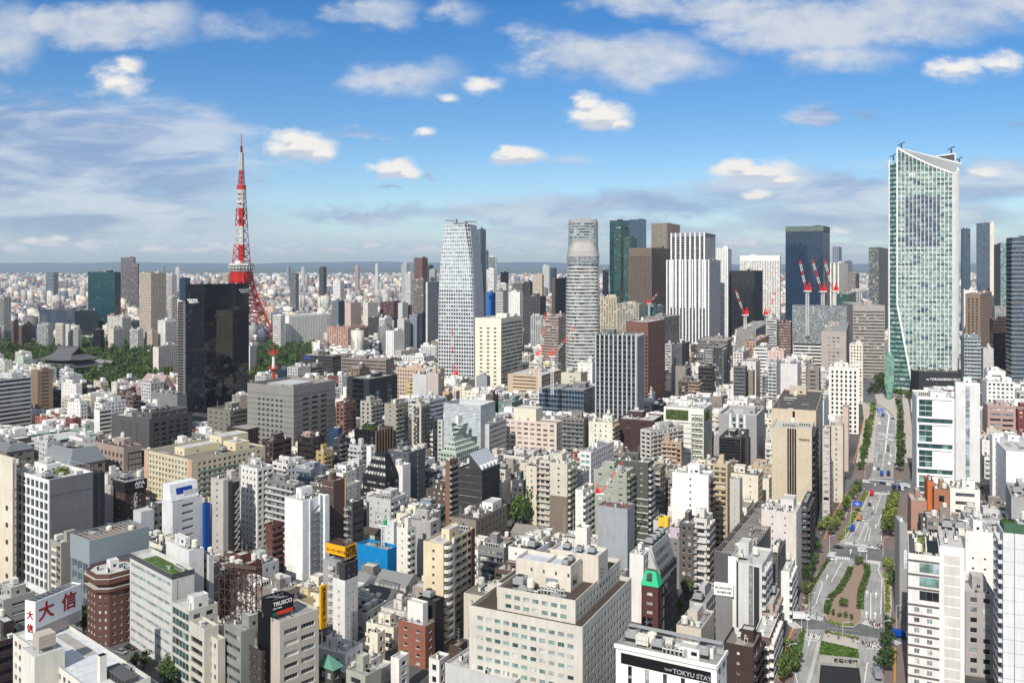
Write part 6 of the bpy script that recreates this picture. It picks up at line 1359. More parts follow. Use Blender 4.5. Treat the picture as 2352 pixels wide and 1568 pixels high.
o=bld('A1',430,545,906,702,1180,'blue grey glass office topped by a tall metal panel screen hiding rooftop machinery',h=36,a=38,A=S(fh=4.2,bw=4.5,ww=.8,wh=.7,d=1.0,pal='B',mg=1,top=9.5,base=0),B=None,wc=(.48,.52,.55),trim=(.55,.60,.62),ro='roofg',dn=1.5,para=3,ph=False,**NB)
mb=MB()
for k in range(14):mb.box(-o.wl-.12,-.0,-.14,-.02,o.h-9+k*.65,o.h-9+k*.65+.56,0)
for k in range(14):mb.box(.02,.14,-.14,o.wr,o.h-9+k*.65,o.h-9+k*.65+.56,0)
mb.bd('metal_screen',[wmt((.56,.62,.64),.45,'metal')],o.rt)
mb=MB();z=o.h-.6
for k in range(12):y=1+k*(o.wr-2)/11;mb.bar((-o.wl+.3,y,z),(-.3,y,z),.35)
for k in range(4):x=-o.wl+1+k*(o.wl-2)/3;mb.bar((x,.5,z-.3),(x,o.wr-.5,z-.3),.4)
for k in range(11):y=1+k*(o.wr-2)/11;mb.bar((-o.wl+1,y,z),(-1,y+(o.wr-2)/11,z-.5),.25)
mb.bd('roof_frame',[wmt((.60,.54,.50),.6,'metal')],o.rt)
phouse(o.rt,-o.wl*.85,-o.wl*.45,o.wr+.4,o.wr+6,o.h-4,8,'lgrey')
def brown_tower():
 g=ground('A1',690,1352);Y=g.y+9;X=(px('A1',683)-CX)/F*Y;h=H-(py('A1',905)-YH)*(Y-8)/F
 rt=empty('apartment_block',(X,Y,0),-R(43));tag(rt,'red brown tiled apartment tower with cut corners and overhanging top balconies','apartment block');rng=random.Random(9)
 tile=wmt((.42,.26,.20));s,c=7.6,3.4
 def octo(e=0):a=s+e;k=c+e*.4;return[(-a+k,-a),(a-k,-a),(a,-a+k),(a,a-k),(a-k,a),(-a+k,a),(-a,a-k),(-a,-a+k)]
 mb=MB();wins=[];pts=octo()
 for i in range(8):
  p,q=V3(pts[i]),V3(pts[(i+1)%8]);U=(q-p).normalized();L=(q-p).length
  fac(mb,p,U,L,0,h-6.4,S(fh=2.95,bw=2.6,ww=.38,wh=.36,sill=.32,d=.25,pal='c' if i in(0,1)else 'dd',mg=.3,top=.4),rng,wins if i in(0,1,2,7)else None)
 mb.prism(octo(-1.0),h-6.4,h-3.4,0);mb.prism(octo(.9),h-6.4,h-5.2,0,top=1);mb.prism(octo(1.0),h-3.4,h-1.6,0,top=1)
 mb.prism(octo(-.2),h-1.6,h-.7,0,top=1)
 mb.bd('wall',wsl(tile,wmt('roofl')),rt)
 for(w,hh,gk,p,U,mu)in wins:
  link('window',winmesh(w,hh,gk,wmt('lgrey',.5,'metal'),0),rt,p,math.atan2(U.y,U.x))
 b=MB();P8=octo(.2);Q8=octo(-.3);zt=h
 for i in range(8):j=(i+1)%8;b.quad(P8[i]+(zt-1.5,),P8[j]+(zt-1.5,),P8[j]+(zt,),P8[i]+(zt,));b.quad(Q8[j]+(zt-.65,),Q8[i]+(zt-.65,),Q8[i]+(zt,),Q8[j]+(zt,));b.quad(P8[i]+(zt,),P8[j]+(zt,),Q8[j]+(zt,),Q8[i]+(zt,))
 b.bd('parapet',[tile],rt)
 phouse(rt,-1.4,1.6,-1.5,1.8,h-.65,3.2,'white');
 for x,y in((-4,2),(3.5,-3),(-2,-4.5),(4,3)):ap('air_conditioner',rt,x,y,h-.65,rng.random()*3)
 bush(rt,-6.5,-4.6,-7.8,-7.2,h-5.2,'mid',.8,'planter');
 mb=MB();mb.box(-s-.9,-s-.05,-1.5,-.4,4,h-8,0)
 for k in range(7):mb.box(-s-.95,-s-.9,-1.5,-.4,5+k*2.2,6.6+k*2.2,1)
 mb.bd('side_sign',[wmt('white'),wmt('lgrey')],rt)
 FOOT.append((X+8,Y-10,R(43),18,18));HER.append((211,302,1300,1486,Y-9,None))
brown_tower()
o=bld('A1',790,1045,1182,908,1490,'white banded office with ribbon windows and a bright lawn on its roof',g=1495,a=43,A=S(fh=3.45,bw=1.5,ww=1,wh=.36,sill=.42,d=.25,pal='v',mg=1.0,top=2.4,mull=1),B=None,wc=(.80,.80,.77),trim=(.72,.73,.71),ro='roofl',ph=False,dn=.25,para=1.4,**NB)
mb=MB();mb.box(-o.wl-.1,.1,-.1,-.0,o.h-1.7,o.h+.1,0);mb.box(.0,.1,0,o.wr,o.h-1.7,o.h+.1,0);mb.bd('parapet_band',[wmt((.30,.32,.33))],o.rt)
mb=MB();mb.box(-o.wl*.80,-1.2,1.2,o.wr*.86,o.h-1.38,o.h-1.1,0);mb.bd('roof_lawn',[LEAF['grass']],o.rt)
mb=MB()
for k in range(int(o.h/3.45)):
 mb.box(0.01,.05,2,2.12,k*3.45,k*3.45+3.4,0)
mb.bd('joint',[wmt('dgrey')],o.rt)
o=bld('A1',1180,1272,1300,790,950,'grey white stair and balcony wing behind the lawn roofed office',h=33,a=43,wr=None,A=S(fh=3.6,bw=6,ww=.5,wh=.4,d=.8,pal='dd'),B=None,wc=(.76,.76,.75),ro='roofl',dn=2,**NB)
bld('A1',1010,1150,1240,765,800,'low white plant room block behind the lawn on the roof',h=36,a=43,A=None,B=None,wc=(.84,.84,.83),ro='roofl',dn=2,**NB)
o=bld('A1',1048,1150,1325,1130,1600,'dark glass fronted office with a white rooftop box beside the lawn roofed office',h=27,a=43,A=CURT(fh=3.4,pal='G',wh=.7,mg=.3),B=W1(bw=5),wc=(.78,.77,.72),ro='roofl',dn=1,**NB)
phouse(o.rt,-4,-.8,2,o.wr-3,o.h-.8,4.2,'white')
bld('A1',1150,1242,1330,1240,1600,'narrow cream framed office with black glass centre',h=24,a=43,A=S(fh=3.3,bw=2,ww=1,wh=.6,d=.5,pal='dd',mg=1.2,top=4),B=None,wc=(.81,.785,.72),**NB)
bld('A1',1242,1325,1370,1305,1600,'narrow cream office with paired sash windows and a sign pole',h=21,a=43,A=S(fh=3.2,bw=2.4,ww=.5,wh=.5,pal='m'),B=None,wc=(.83,.80,.72),**NB)
o=bld('A1',1362,1466,1620,1255,1600,'grey office carrying a rusty steel billboard lattice',h=25,a=43,A=S(fh=3.3,bw=2.5,ww=1,wh=.4,pal='m',mull=1),B=None,wc=(.55,.56,.53),ro='roofg',dn=2,**NB)
GRID=o
bld('A1',1470,1590,1700,1375,1650,'dark bronze office with recessed windows at the bottom left of centre',h=20,a=43,A=S(fh=3.3,bw=3,ww=.6,wh=.5,d=.6,pal='dd'),B=W1(),wc=(.30,.27,.25),ro='roofg',**NB)
def lattice_frame(X,Y,z,w,d,h,a,lb):
 r=empty('steel_lattice',(X,Y,z),-R(a));tag(r,lb,'billboard frame');b=MB()
 n=6;m=5
 for x in[w*i/n for i in range(n+1)]:
  for y in(0,d):b.bar((x,y,0),(x,y,h),.22)
  for zz in[h*k/m for k in range(m+1)]:b.bar((x,0,zz),(x,d,zz),.14)
 for y in(0,d):
  for zz in[h*k/m for k in range(m+1)]:b.bar((0,y,zz),(w,y,zz),.2)
  for i in range(n):
   for k in range(m):
    if(i+k)%2:b.bar((w*i/n,y,h*k/m),(w*(i+1)/n,y,h*(k+1)/m),.14)
    else:b.bar((w*i/n,y,h*(k+1)/m),(w*(i+1)/n,y,h*k/m),.14)
 b.bd('frame',[wmt((.33,.22,.17),.7,'metal')],r)
 b=MB();b.bar((0,d/2,h),(w,d/2,h+.6),.9);b.bd('top_beam',[wmt((.36,.28,.24),.7,'metal')],r)
 b=MB();b.box(-.3,-.1,0,d,0,h*.8);b.bd('panel',[wmt((.30,.21,.17),.7,'metal')],r)
 return r
p=ground('A1',1335,1165,25);lattice_frame(p.x,p.y,GRID.h-.8,13,5,17,20,'rusty steel billboard lattice standing on a grey office roof')
o=bld('P',30,226,346,1597,1700,'broad white roofed building with a stair tower and plant court at the bottom left',h=28,a=41,A=W1(),B=S(bw=6,ww=.3),wc=(.88,.86,.80),ro=(.80,.82,.83),ph=False,dn=.05,para=.8,**NB)
O_SIGN=o
def loc_on(o,t,x,y,z):
 p=ground(t,x,y,z);a=R(o.a);dx,dy=p.x-o.X,p.y-o.Y
 return dx*math.cos(a)-dy*math.sin(a),dx*math.sin(a)+dy*math.cos(a)
zr=o.h-.8
x1_,y1_=loc_on(o,'A1',330,1440,zr);x0_,y0_=loc_on(o,'A1',210,1480,zr)
mb=MB();zt=33.0;tx,ty=loc_on(o,'A1',210,1410,zt)
mb.box(tx-9,tx+.001,ty,ty+8,0,zt,0,top=1,bottom=False);mb.bd('stair_tower',[wmt((.88,.86,.80)),wmt('roofl',.8,'roof')],o.rt)
mb=MB();mb.box(tx-5.5,tx-1,ty+1.5,ty+6,zt+1.2,zt+4.8,0)
for k in range(4):mb.box(tx-5.56,tx-.94,ty+1.44,ty+6.06,zt+1.4+k*.95,zt+1.46+k*.95,1)
for x in(tx-5.2,tx-1.3):
 for y in(ty+1.8,ty+5.7):mb.box(x-.12,x+.12,y-.12,y+.12,zt,zt+1.2,1)
mb.bd('panel_tank',[wmt((.74,.68,.60),.7,'metal'),wmt('grey',.5,'metal')],o.rt)
cx_,cy_=loc_on(o,'A1',600,1400,zr+7);mb=MB();mb.box(cx_-.9,cx_+.9,cy_,cy_+1.8,zr+.002,zr+7,0,top=1,bottom=False);mb.bd('chimney',[wmt((.88,.86,.80)),pn('soot',(.05,.05,.05))],o.rt)
for k in range(6):
 x,y=loc_on(o,'A1',655+k*28,1515-k*7,zr);ap('cooling_unit_row',o.rt,x,y,zr+.01,R(0),.7)
x,y=loc_on(o,'A1',740,1545,zr);mb=MB();mb.box(x-6,x+6,y-2,y+2,zr+.003,zr+2.2,0,bottom=False)
for k in range(6):mb.box(x-5.8+k*2,x-4.2+k*2,y-2.03,y-2.0,zr+.3,zr+1.9,1)
mb.bd('cooling_unit_bank',[wmt((.35,.35,.34),.6,'metal'),pn('machine_black',(.13,.13,.13))],o.rt)
railing(o.rt,[(-o.wl*.8,o.wr-.5),(-.5,o.wr-.5),(-.5,4)],zr,1.2)
def company_sign():
 D=262.0;zt=zat('A1',1075,D);zb=zat('A1',1312,D);X=wpt('A1',215,D);a=22.0
 r=empty('rooftop_sign',(X,D,zb),-R(a));tag(r,'white rooftop sign box with large dark red kanji on two sides','rooftop sign')
 ca,sa=math.cos(R(a)),math.sin(R(a))
 def ext(x,dx,dy):k=(px('A1',x)-CX)/F;return(k*D-X)/(dx-k*dy)
 wl=ext(152,-ca,sa);wr=ext(497,sa,ca);h=zt-zb
 b=MB();zl=h*.30
 b.quad((0,0,zl),(0,wr,zl),(0,wr,h),(0,0,h));b.quad((-wl,0,0),(0,0,0),(0,0,h),(-wl,0,h));b.quad((-.35,wr,0),(-.35,0,0),(-.35,0,h),(-.35,wr,h));b.quad((-wl,wr,0),(-wl,0,0),(-wl,0,h),(-wl,wr,h));b.quad((0,wr,0),(-wl,wr,0),(-wl,wr,h),(0,wr,h))
 b.quad((0,0,h),(0,wr,h),(-.35,wr,h),(-.35,.35,h));b.quad((-wl,0,h),(0,0,h),(-.35,.35,h),(-wl,.35,h));b.quad((0,.35,zl),(0,wr,zl),(-.35,wr,zl),(-.35,.35,zl));b.bd('sign_panel',[pn('panel_white',(.92,.92,.91),.5)],r)
 b=MB();n=int(wr/.55)
 for k in range(n):y=.3+k*(wr-.6)/n;b.box(-.12,-.02,y,y+.26,0,zl-.02)
 for k in range(5):b.box(-.2,-.13,.2,wr,k*zl/5,k*zl/5+.12)
 b.bd('louvre',[wmt((.80,.72,.68),.6,'metal')],r)
 b=MB()
 for k in range(9):y=.5+k*(wr-1)/8;b.bar((-wl+.2,y,h-.4),(-.4,y,h-.4),.16)
 for k in range(4):x=-wl+.4+k*(wl-1)/3;b.bar((x,.5,h-.5),(x,wr-.5,h-.5),.16)
 b.bar((-wl*.5,wr*.35,h-.5),(-wl*.5,wr*.35,h+8),.2)
 for k in range(12):b.bar((-wl*.5-.7,wr*.35,h+1+k*.55),(-wl*.5+.7,wr*.35,h+1+k*.55),.07)
 b.bd('inner_frame',[wmt('mgrey',.6,'metal')],r)
 s=wr*.335
 txm('大',s,RED,r,(.08,wr*.06,h*.50),(R(90),0,R(90)),.12,'kanji');txm('信',s,RED,r,(.08,wr*.55,h*.50),(R(90),0,R(90)),.12,'kanji')
 s2=min(wl*.62,h*.3);txm('大',s2,RED,r,(-wl*.80,-.08,h*.56),(R(90),0,0),.12,'kanji');txm('信',s2,RED,r,(-wl*.80,-.08,h*.22),(R(90),0,0),.12,'kanji')
 HER.append((57,188,1345,1480,D,None));FOOT.append((X,D,R(a),wl,wr))
company_sign()
o=bld('A1',690,762,888,405,600,'dark brown hotel tower with a black crown and white vertical lettering',h=33,a=35,A=S(fh=2.9,bw=2.4,ww=.35,wh=.35,d=.2,pal='c',mg=1),B=S(fh=2.9,bw=4.5,ww=.22,wh=.35,d=.2,pal='c',mg=1),wc=(.33,.24,.20),ro='roofl',dn=1.5,ph=False,**NH)
mb=MB();e=.5;mb.box(-o.wl-.01,.5,-.5,o.wr+.3,o.h-.3,o.h+4.5,0,top=None);mb.bd('crown',[wmt('black')],o.rt)
rftop(o.rt,-o.wl+.3,.2,0,o.wr,o.h+4.52,o.rng,3,'grey','roofg',ph=False)
txm('APA',2.6,WHT,o.rt,(.56,o.wr-6.2,o.h+2.0),(R(90),0,R(90)),.1,'sign_lettering',sx=1.1);txm('HOTEL',1.3,WHT,o.rt,(.56,o.wr-5.8,o.h+.6),(R(90),0,R(90)),.1,'sign_lettering')
txm('\n'.join('アパホテル'),2.3,WHT,o.rt,(.06,o.wr*.38,o.h-3.2),(R(90),0,R(90)),.1,'sign_lettering',line=.85)
txm('\n'.join('新橋御成門'),1.35,WHT,o.rt,(.06,o.wr*.42,o.h-15.5),(R(90),0,R(90)),.1,'sign_lettering',line=.85)
bld('A1',616,655,745,300,610,'white slim building with square windows behind the dark brown hotel',h=37,a=35,A=None,B=S(bw=3,ww=.35,wh=.35),wc=(.84,.82,.78),dn=2,**NB)
bld('A1',635,672,690,372,560,'pinkish plastered slab left of the dark brown hotel',h=35,a=35,A=None,B=None,wc=(.74,.68,.64),**NB)
bld('A1',898,930,1000,520,640,'small cream stepped building with an outside stair below the brown hotel',h=19,a=35,A=SMALL(),B=W1(),wc=(.86,.82,.68),dn=2,**NA)
o=bld('A1',985,1050,1232,470,660,'white office with a sloping left shoulder and a blue glass stripe under the roof',h=30,a=36,A=None,B=BN(fh=3.6,wh=.35,mg=5,pal='l'),wc=(.84,.85,.86),ro='roofl',dn=2,**NB)
mb=MB();z0,z1=o.h,o.h+7.5;x0,x1,y0,y1=-o.wl,-1.5,.5,o.wr-1
mb.poly([(x1,y0,z0),(x1,y1,z0),(x1-2,y1,z1),(x1-2,y0,z1)]);mb.poly([(x0,y0,z0),(x1,y0,z0),(x1-2,y0,z1),(x0,y0,z1)]);mb.poly([(x0,y0,z1),(x1-2,y0,z1),(x1-2,y1,z1),(x0,y1,z1)]);mb.poly([(x1,y1,z0),(x0,y1,z0),(x0,y1,z1),(x1-2,y1,z1)]);mb.poly([(x0,y1,z0),(x0,y0,z0),(x0,y0,z1),(x0,y1,z1)])
mb.bd('upper_storey',[wmt((.88,.89,.90))],o.rt)
mb=MB();f=lambda t:x1-2*t;mb.obox((f(.35)+.06,y0+3,z0+7.5*.35),(0,y1-y0-6,0),(-2*.38,0,7.5*.38),(.06,0,0));mb.bd('blue_glass_stripe',[pn('blue_glass',(.05,.22,.55),.15)],o.rt)
o=bld('A1',1222,1245,1280,480,605,'slim building draped in bright blue sheeting',h=26,a=36,A=None,B=None,wc=(.05,.30,.60),name='sheeted_building',cat='construction site',ro='roofd')
def zigzag(o,x0,y0,L,z0,z1,face='B',fh=3.0,mat_='lgrey'):
 b=MB();n=int((z1-z0)/fh)
 for k in range(n):
  z=z0+k*fh
  b.box(x0+.02,x0+1.5,y0,y0+L,z-.12,z,1)
  b.obox((x0+1.4,y0+.2,z+.1),(0,L-.4,fh*.8),(.12,0,0),(0,0,1.0),0)
  b.box(x0+1.38,x0+1.5,y0,y0+.2,z,z+1.1,0)
 b.bd('stair',[wmt(mat_),wmt('mgrey')],o.rt)
o=bld('A1',1282,1358,1458,335,792,'slim beige grey apartment tower with a zigzag outside stair on its dark side',g=815,a=37,A=SMALL(bw=5),B=None,wc=(.74,.71,.67),ro='roofl',dn=2,**NA)
mb=MB();mb.box(.01,.06,o.wr*.3,o.wr*.55,0,o.h-1,0);mb.box(.01,.05,o.wr*.55,o.wr,0,o.h-2,1);mb.bd('dark_panel',[wmt((.30,.29,.29)),wmt((.22,.22,.23))],o.rt)
zigzag(o,0.06,o.wr*.62,o.wr*.3,3,o.h-2)
o=bld('A2',-92,8,105,262,640,'white apartment tower with many small balconies, left of centre',h=40,a=36,A=S(bw=3,ww=.35,wh=.4),B=BA(bal=(.5,.95,1.2,1)),wc=(.87,.86,.83),ro='roofl',dn=2,**NA)
bld('A2',100,190,245,235,330,'white stepped roofed block behind the white banded apartment',h=36,a=35,A=BA(),B=W1(),wc=(.84,.82,.80),dn=2,**NA)
bld('A2',65,237,296,362,640,'grey tiled apartment block with white balcony bands, left of the windowless white tower',h=34,a=35,A=BA(bal=(.03,.97,1.2,.9)),B=None,wc=(.50,.49,.49),bmt='lgrey',ro='roofl',**NA)
bld('A2',58,98,165,605,790,'narrow dark red brick building stepping down beside the windowless white tower',h=24,a=35,A=SMALL(),B=BA(),wc=(.42,.23,.19),trim=(.42,.23,.19),ro='rooft',**NA)
o=bld('A2',175,284,428,462,935,'tall windowless white tower with a slanted stair side and white fins',g=945,a=35,A=S(fh=200,bw=200,ww=.01,wh=.01,mg=1),B=None,wc=(.93,.93,.92),ro='roofl',dn=1.5,**NA)
zigzag(o,0,o.wr*.30,o.wr*.32,2,o.h-2,mat_='mgrey')
mb=MB();mb.box(.02,.9,o.wr*.66,o.wr*.72,0,o.h+1,0);mb.box(.02,2.2,o.wr*.80,o.wr*.99,0,o.h+.4,0);mb.box(.02,.5,o.wr*.27,o.wr*.295,0,o.h,0);mb.bd('fin',[wmt((.90,.91,.91))],o.rt)
o=bld('A2',402,472,548,340,700,'tall plain red brown slab with louvred tan corner',h=38,a=33,A=S(fh=.7,bw=30,ww=1,wh=.5,d=.1,pal='m',mg=.6,top=2),B=None,wc=(.40,.29,.26),trim=(.66,.50,.36),ro='roofl',dn=2,**NA)
mb=MB();mb.box(.02,.5,o.wr-.9,o.wr-.3,0,o.h,0);mb.bd('yellow_strip',[wmt((.80,.66,.30))],o.rt)
bld('A2',545,588,655,470,725,'dark slab with stacked grey balconies right of the plain red brown slab',h=31,a=33,A=BA(bal=(0,.6,1.2,1)),B=BN(wh=.25,pal='dd'),wc=(.30,.27,.26),bmt='grey',ro='roofl',dn=2,**NA)
o=bld('A2',466,541,620,945,1290,'white hotel tower with small windows and a dark top under a yellow rooftop sign',g=1345,a=33,A=S(fh=3.0,bw=4.6,ww=.16,wh=.34,sill=.3,d=.2,pal='dd',mg=1.2,top=3),B=S(fh=3.0,bw=2.6,ww=.22,wh=.34,sill=.3,d=.2,pal='dd',mg=1,top=1),wc=(.86,.85,.84),ro='roofl',dn=.4,ph=False,**NH)
SH=o;rg=random.Random(3)
mb=MB();volume(mb,-o.wl*.45,0,0,o.wr,o.h+.003,o.h+6.2,S(bw=2.4,ww=.22,wh=.3,fh=3),S(bw=2.4,ww=.22,wh=.3,fh=3,pal='c'),rg,None);mb.bd('dark_top',wsl(wmt((.22,.22,.24)),wmt('mgrey')),o.rt)
mb=MB();x0=-o.wl-7;mb.box(x0,-o.wl-.01,2.0,o.wr,0,o.h+5,0,bottom=False);mb.bd('grey_wing',[wmt((.62,.61,.60))],o.rt)
for k in range(9):link('balcony',balcony_mesh(2.6,1.6,1.2,wmt('lgrey'),False),o.rt,(-o.wl-2.9,2.0,3+k*3.0))
def hotel_sign():
 D=F*(H-0)/(py('A2',1345)-YH)+1;zt=zat('A2',740,D);zb=zat('A2',818,D);X=wpt('A2',541,D);a=33
 r=empty('rooftop_sign',(X,D,zb),-R(a));tag(r,'yellow rooftop sign with black hotel lettering on a steel frame','rooftop sign');ca,sa=math.cos(R(a)),math.sin(R(a))
 def ext(x,dx,dy):k=(px('A2',x)-CX)/F;return(k*D-X)/(dx-k*dy)
 wl=ext(424,-ca,sa);wr=ext(614,sa,ca);h=zt-zb;zl=h*.22
 b=MB();b.box(-wl,0,0,.25,zl,h);b.box(-.25,0,.251,wr,0,h);b.bd('sign_panel',[YEL],r)
 b=MB()
 for k in range(6):y=.4+k*(wr-.6)/5;b.bar((-wl+.3,y,h-.3),(-.3,y,h-.3),.14)
 for k in range(6):x=-wl+.3+k*(wl-.6)/5;b.bar((x,.3,h-.3),(x,wr-.2,h-.3),.14);b.bar((x,wr-.3,0),(x,wr-.3,h),.14)
 b.bar((-wl,wr,h),(0,wr,h),.2);b.bar((-wl,0,h),(-wl,wr,h),.2);b.bd('frame',[wmt('brown',.6,'metal')],r)
 txm('スーパーホテル',wl*.145,BLK,r,(-wl*.97,-.06,h*.42),(R(90),0,0),.08,'sign_lettering');txm('SUPER\nHOTEL',h*.50,BLK,r,(.06,wr*.08,h*.56),(R(90),0,R(90)),.08,'sign_lettering',sx=min(1.0,wr/(h*1.75)),line=.85)
hotel_sign()
D=306;r=empty('blade_sign',(wpt('A2',389,D),D,0),-R(35));tag(r,'tall yellow vertical blade sign with black lettering beside the white hotel','blade sign')
b=MB();z1,z0=zat('A2',978,D),zat('A2',1240,D);b.box(-.4,.4,0,2.9,z0,z1);b.bd('sign_panel',[YEL],r);b=MB();b.box(-.3,-.05,1,1.3,0,z0);b.bd('post',[wmt('mgrey',.5,'metal')],r)
txm('SUPERHOTEL スーパーホテル',1.7,BLK,r,(.45,.9,z1-.8),(0,R(90),0),.05,'sign_lettering')
o=bld('A2',615,800,868,758,865,'low building site wrapped in vivid blue sheeting with a bare concrete deck',h=15,a=33,A=None,B=None,wc=(.03,.50,.74),ro='roofl',ph=False,dn=.3,name='building_site',cat='construction site',para=1.6)
mb=MB()
for k in range(60):
 x=-o.rng.random()*(o.wl-2)-1;y=o.rng.random()*(o.wr-2)+1;mb.bar((x,y,o.h-1.6),(x,y,o.h+.6),.08)
mb.bd('steel_rods',[wmt('rust')],o.rt)
bld('A2',856,922,970,628,800,'cream block with curled white balconies right of the blue sheeted site',h=27,a=30,A=SMALL(),B=BA(bal=(0,.6,1.4,1)),wc=(.88,.87,.80),ro='roofl',dn=2,**NA)
bld('A2',778,838,858,590,660,'white block with a grey sloping roof deck behind the blue sheeted site',h=19,a=33,A=SMALL(),B=W1(),wc=(.84,.86,.88),ro='roofg',**NB)
bld('A2',866,905,925,735,830,'small tan shop house with blue awnings right of the blue sheeted site',h=13,a=30,A=W1(),B=W1(),wc=(.66,.50,.34),ro='roofd',**NA)
o=bld('A2',884,1062,1118,590,670,'grey office with a sloping white glass attic and white rooftop rooms',h=25,a=30,A=S(fh=8,bw=9,ww=.1,wh=.1),B=S(bw=5,ww=.5),wc=(.66,.65,.62),ro='roofl',dn=2,**NB)
o=bld('A2',1018,1140,1325,722,1320,'tall pale yellow apartment tower with white curved corner balconies and dark banded side',g=1335,a=27,A=S(fh=3.05,bw=5.2,ww=.16,wh=.3,sill=.3,d=.2,pal='dd',mg=.8,top=1.5),B=S(fh=3.05,bw=4.6,ww=.94,wh=.6,sill=.38,d=1.2,pal='dd',mg=.3,top=.8),wc=(.88,.80,.61),trim=(.78,.70,.54),ro='roofl',dn=.4,**NA)
mb=MB()
for k in range(12):
 z=2.5+k*3.0;pts=[];n=8;R_=3.0
 for i in range(n+1):a=math.pi*i/n-math.pi/2;pts.append((.02+1.7*math.cos(a),3.4+2.8*math.sin(a)))
 for i in range(n):
  p,q=pts[i],pts[i+1];mb.quad((p[0],p[1],z-.15),(q[0],q[1],z-.15),(q[0],q[1],z+1.15),(p[0],p[1],z+1.15),0);mb.quad((p[0]-.1,p[1],z+1.15),(q[0]-.1,q[1],z+1.15),(q[0]-.1,q[1],z),(p[0]-.1,p[1],z),0)
 mb.poly([(p[0],p[1],z)for p in pts],0);mb.poly([(p[0],p[1],z-.15)for p in pts[::-1]],0)
mb.bd('corner_balconies',[wmt((.92,.91,.88))],o.rt)
mb=MB();mb.box(.02,.6,6.4,7.4,0,o.h+.5,0);mb.bd('white_fin',[wmt((.92,.91,.88))],o.rt)
mb=MB();mb.box(.03,.5,o.wr-2.5,o.wr+.02,0,o.h,0);mb.bd('brick_end',[wmt((.38,.24,.20))],o.rt)
bld('A2',1186,1338,1528,578,690,'brown grey office with square windows and white rooftop houses, behind the yellow tower',h=19,a=27,A=S(bw=4.5,ww=.3,wh=.3),B=S(fh=3.6,bw=3.6,ww=.42,wh=.45,d=.5,pal='dd',mg=1.5),wc=(.56,.51,.45),ro='roofd',dn=2,phwall='white',**NB)
o=bld('A2',1230,1375,1482,275,430,'dark grey panelled office with a shiny sloping metal roof',h=34,a=29,A=S(fh=3.8,bw=40,ww=1,wh=.06,d=.1,pal='l',mg=.3),B=S(fh=3.8,bw=3,ww=.25,wh=.3,pal='l',mg=1),wc=(.24,.24,.25),ro='roofd',ph=False,dn=.5,**NB)
mb=MB();mb.poly([(-.2,.3,o.h),(-.2,o.wr,o.h),(-o.wl*.55,o.wr,o.h+8),(-o.wl*.55,.3,o.h+8)],0);mb.poly([(-o.wl*.55,.3,o.h),(-.2,.3,o.h),(-o.wl*.55,.3,o.h+8)],1);mb.poly([(-.2,o.wr,o.h),(-o.wl*.55,o.wr,o.h),(-o.wl*.55,o.wr,o.h+8)],1);mb.quad((-o.wl*.55,o.wr,o.h),(-o.wl*.55,.3,o.h),(-o.wl*.55,.3,o.h+8),(-o.wl*.55,o.wr,o.h+8),1)
for k in range(5):y=2+k*(o.wr-4)/4;mb.box(-2.8,-.1,y-.8,y+.8,o.h+.1,o.h+2.2,2)
mb.bd('sloping_roof',[wmt((.68,.70,.72),.35,'metal'),wmt((.26,.26,.27)),wmt('white')],o.rt)
bld('A2',1152,1178,1230,215,390,'slim grey office with brown side wall left of the dark grey panelled office',h=35,a=29,A=None,B=BA(),wc=(.56,.38,.28),trim='grey',**NB)
bld('A2',805,930,1030,165,365,'grey office full of pipework with a dark brown side wall',h=34,a=31,A=S(bw=4,ww=.3,wh=.4,pal='c'),B=S(bw=12,ww=.12,wh=.6,pal='dd',mg=3),wc=(.34,.36,.38),trim='lgrey',ro='roofl',dn=3,**NB)
bld('A2',822,892,940,245,350,'plain white cube building with a sign board on its roof',h=28,a=31,A=None,B=None,wc='white',ro='roofl',**NB)
o=bld('A2',650,790,872,330,400,'black building with raking roof windows stepping down in bands',h=22,a=33,A=S(fh=3.4,bw=2.2,ww=.8,wh=.35,pal='c',d=.2),B=W1(pal='c'),wc=(.13,.14,.16),ro='roofd',**NB)
mb=MB();i=5;z=o.h;lo=[(-o.wl,0,z),(0,0,z),(0,o.wr,z),(-o.wl,o.wr,z)];hi=[(-o.wl+i,i,z+13),(-i,i,z+13),(-i,o.wr-i*.6,z+13),(-o.wl+i,o.wr-i*.6,z+13)]
mb.loft([lo,hi],0)
for k in range(3):
 for q in range(7):
  t0,t1=.12+k*.3,.24+k*.3;xx=lambda t:(-o.wl+i*t)+((-i*t)-(-o.wl+i*t))*(q+.15)/7;x2=lambda t:(-o.wl+i*t)+((-i*t)-(-o.wl+i*t))*(q+.85)/7
  mb.quad((xx(t0),i*t0-.06,z+13*t0),(x2(t0),i*t0-.06,z+13*t0),(x2(t1),i*t1-.06,z+13*t1),(xx(t1),i*t1-.06,z+13*t1),1)
mb.bd('raking_roof',[wmt((.13,.14,.16)),G['c']],o.rt)
o=bld('A2',865,1030,1088,1222,1445,'orange brick low apartment house with a white rooftop storey',h=15,a=31,A=S(fh=3.1,bw=5,ww=.3,wh=.35,pal='m'),B=S(fh=3.1,bw=5,ww=.3,wh=.35,pal='m'),wc=(.60,.34,.24),trim=(.70,.66,.60),ro='roofg',ph=False,dn=.6,**NA)
phouse(o.rt,-o.wl*.72,-o.wl*.15,1,o.wr*.7,o.h-.8,7.5,'white');railing(o.rt,[(-o.wl+.3,.4),(-.4,.4),(-.4,o.wr-.4)],o.h,1)
bld('A2',1072,1092,1145,1072,1330,'dark blank walled slim block right of the brick house',h=21,a=31,A=None,B=None,wc=(.20,.18,.18),ro='roofd',**NB)
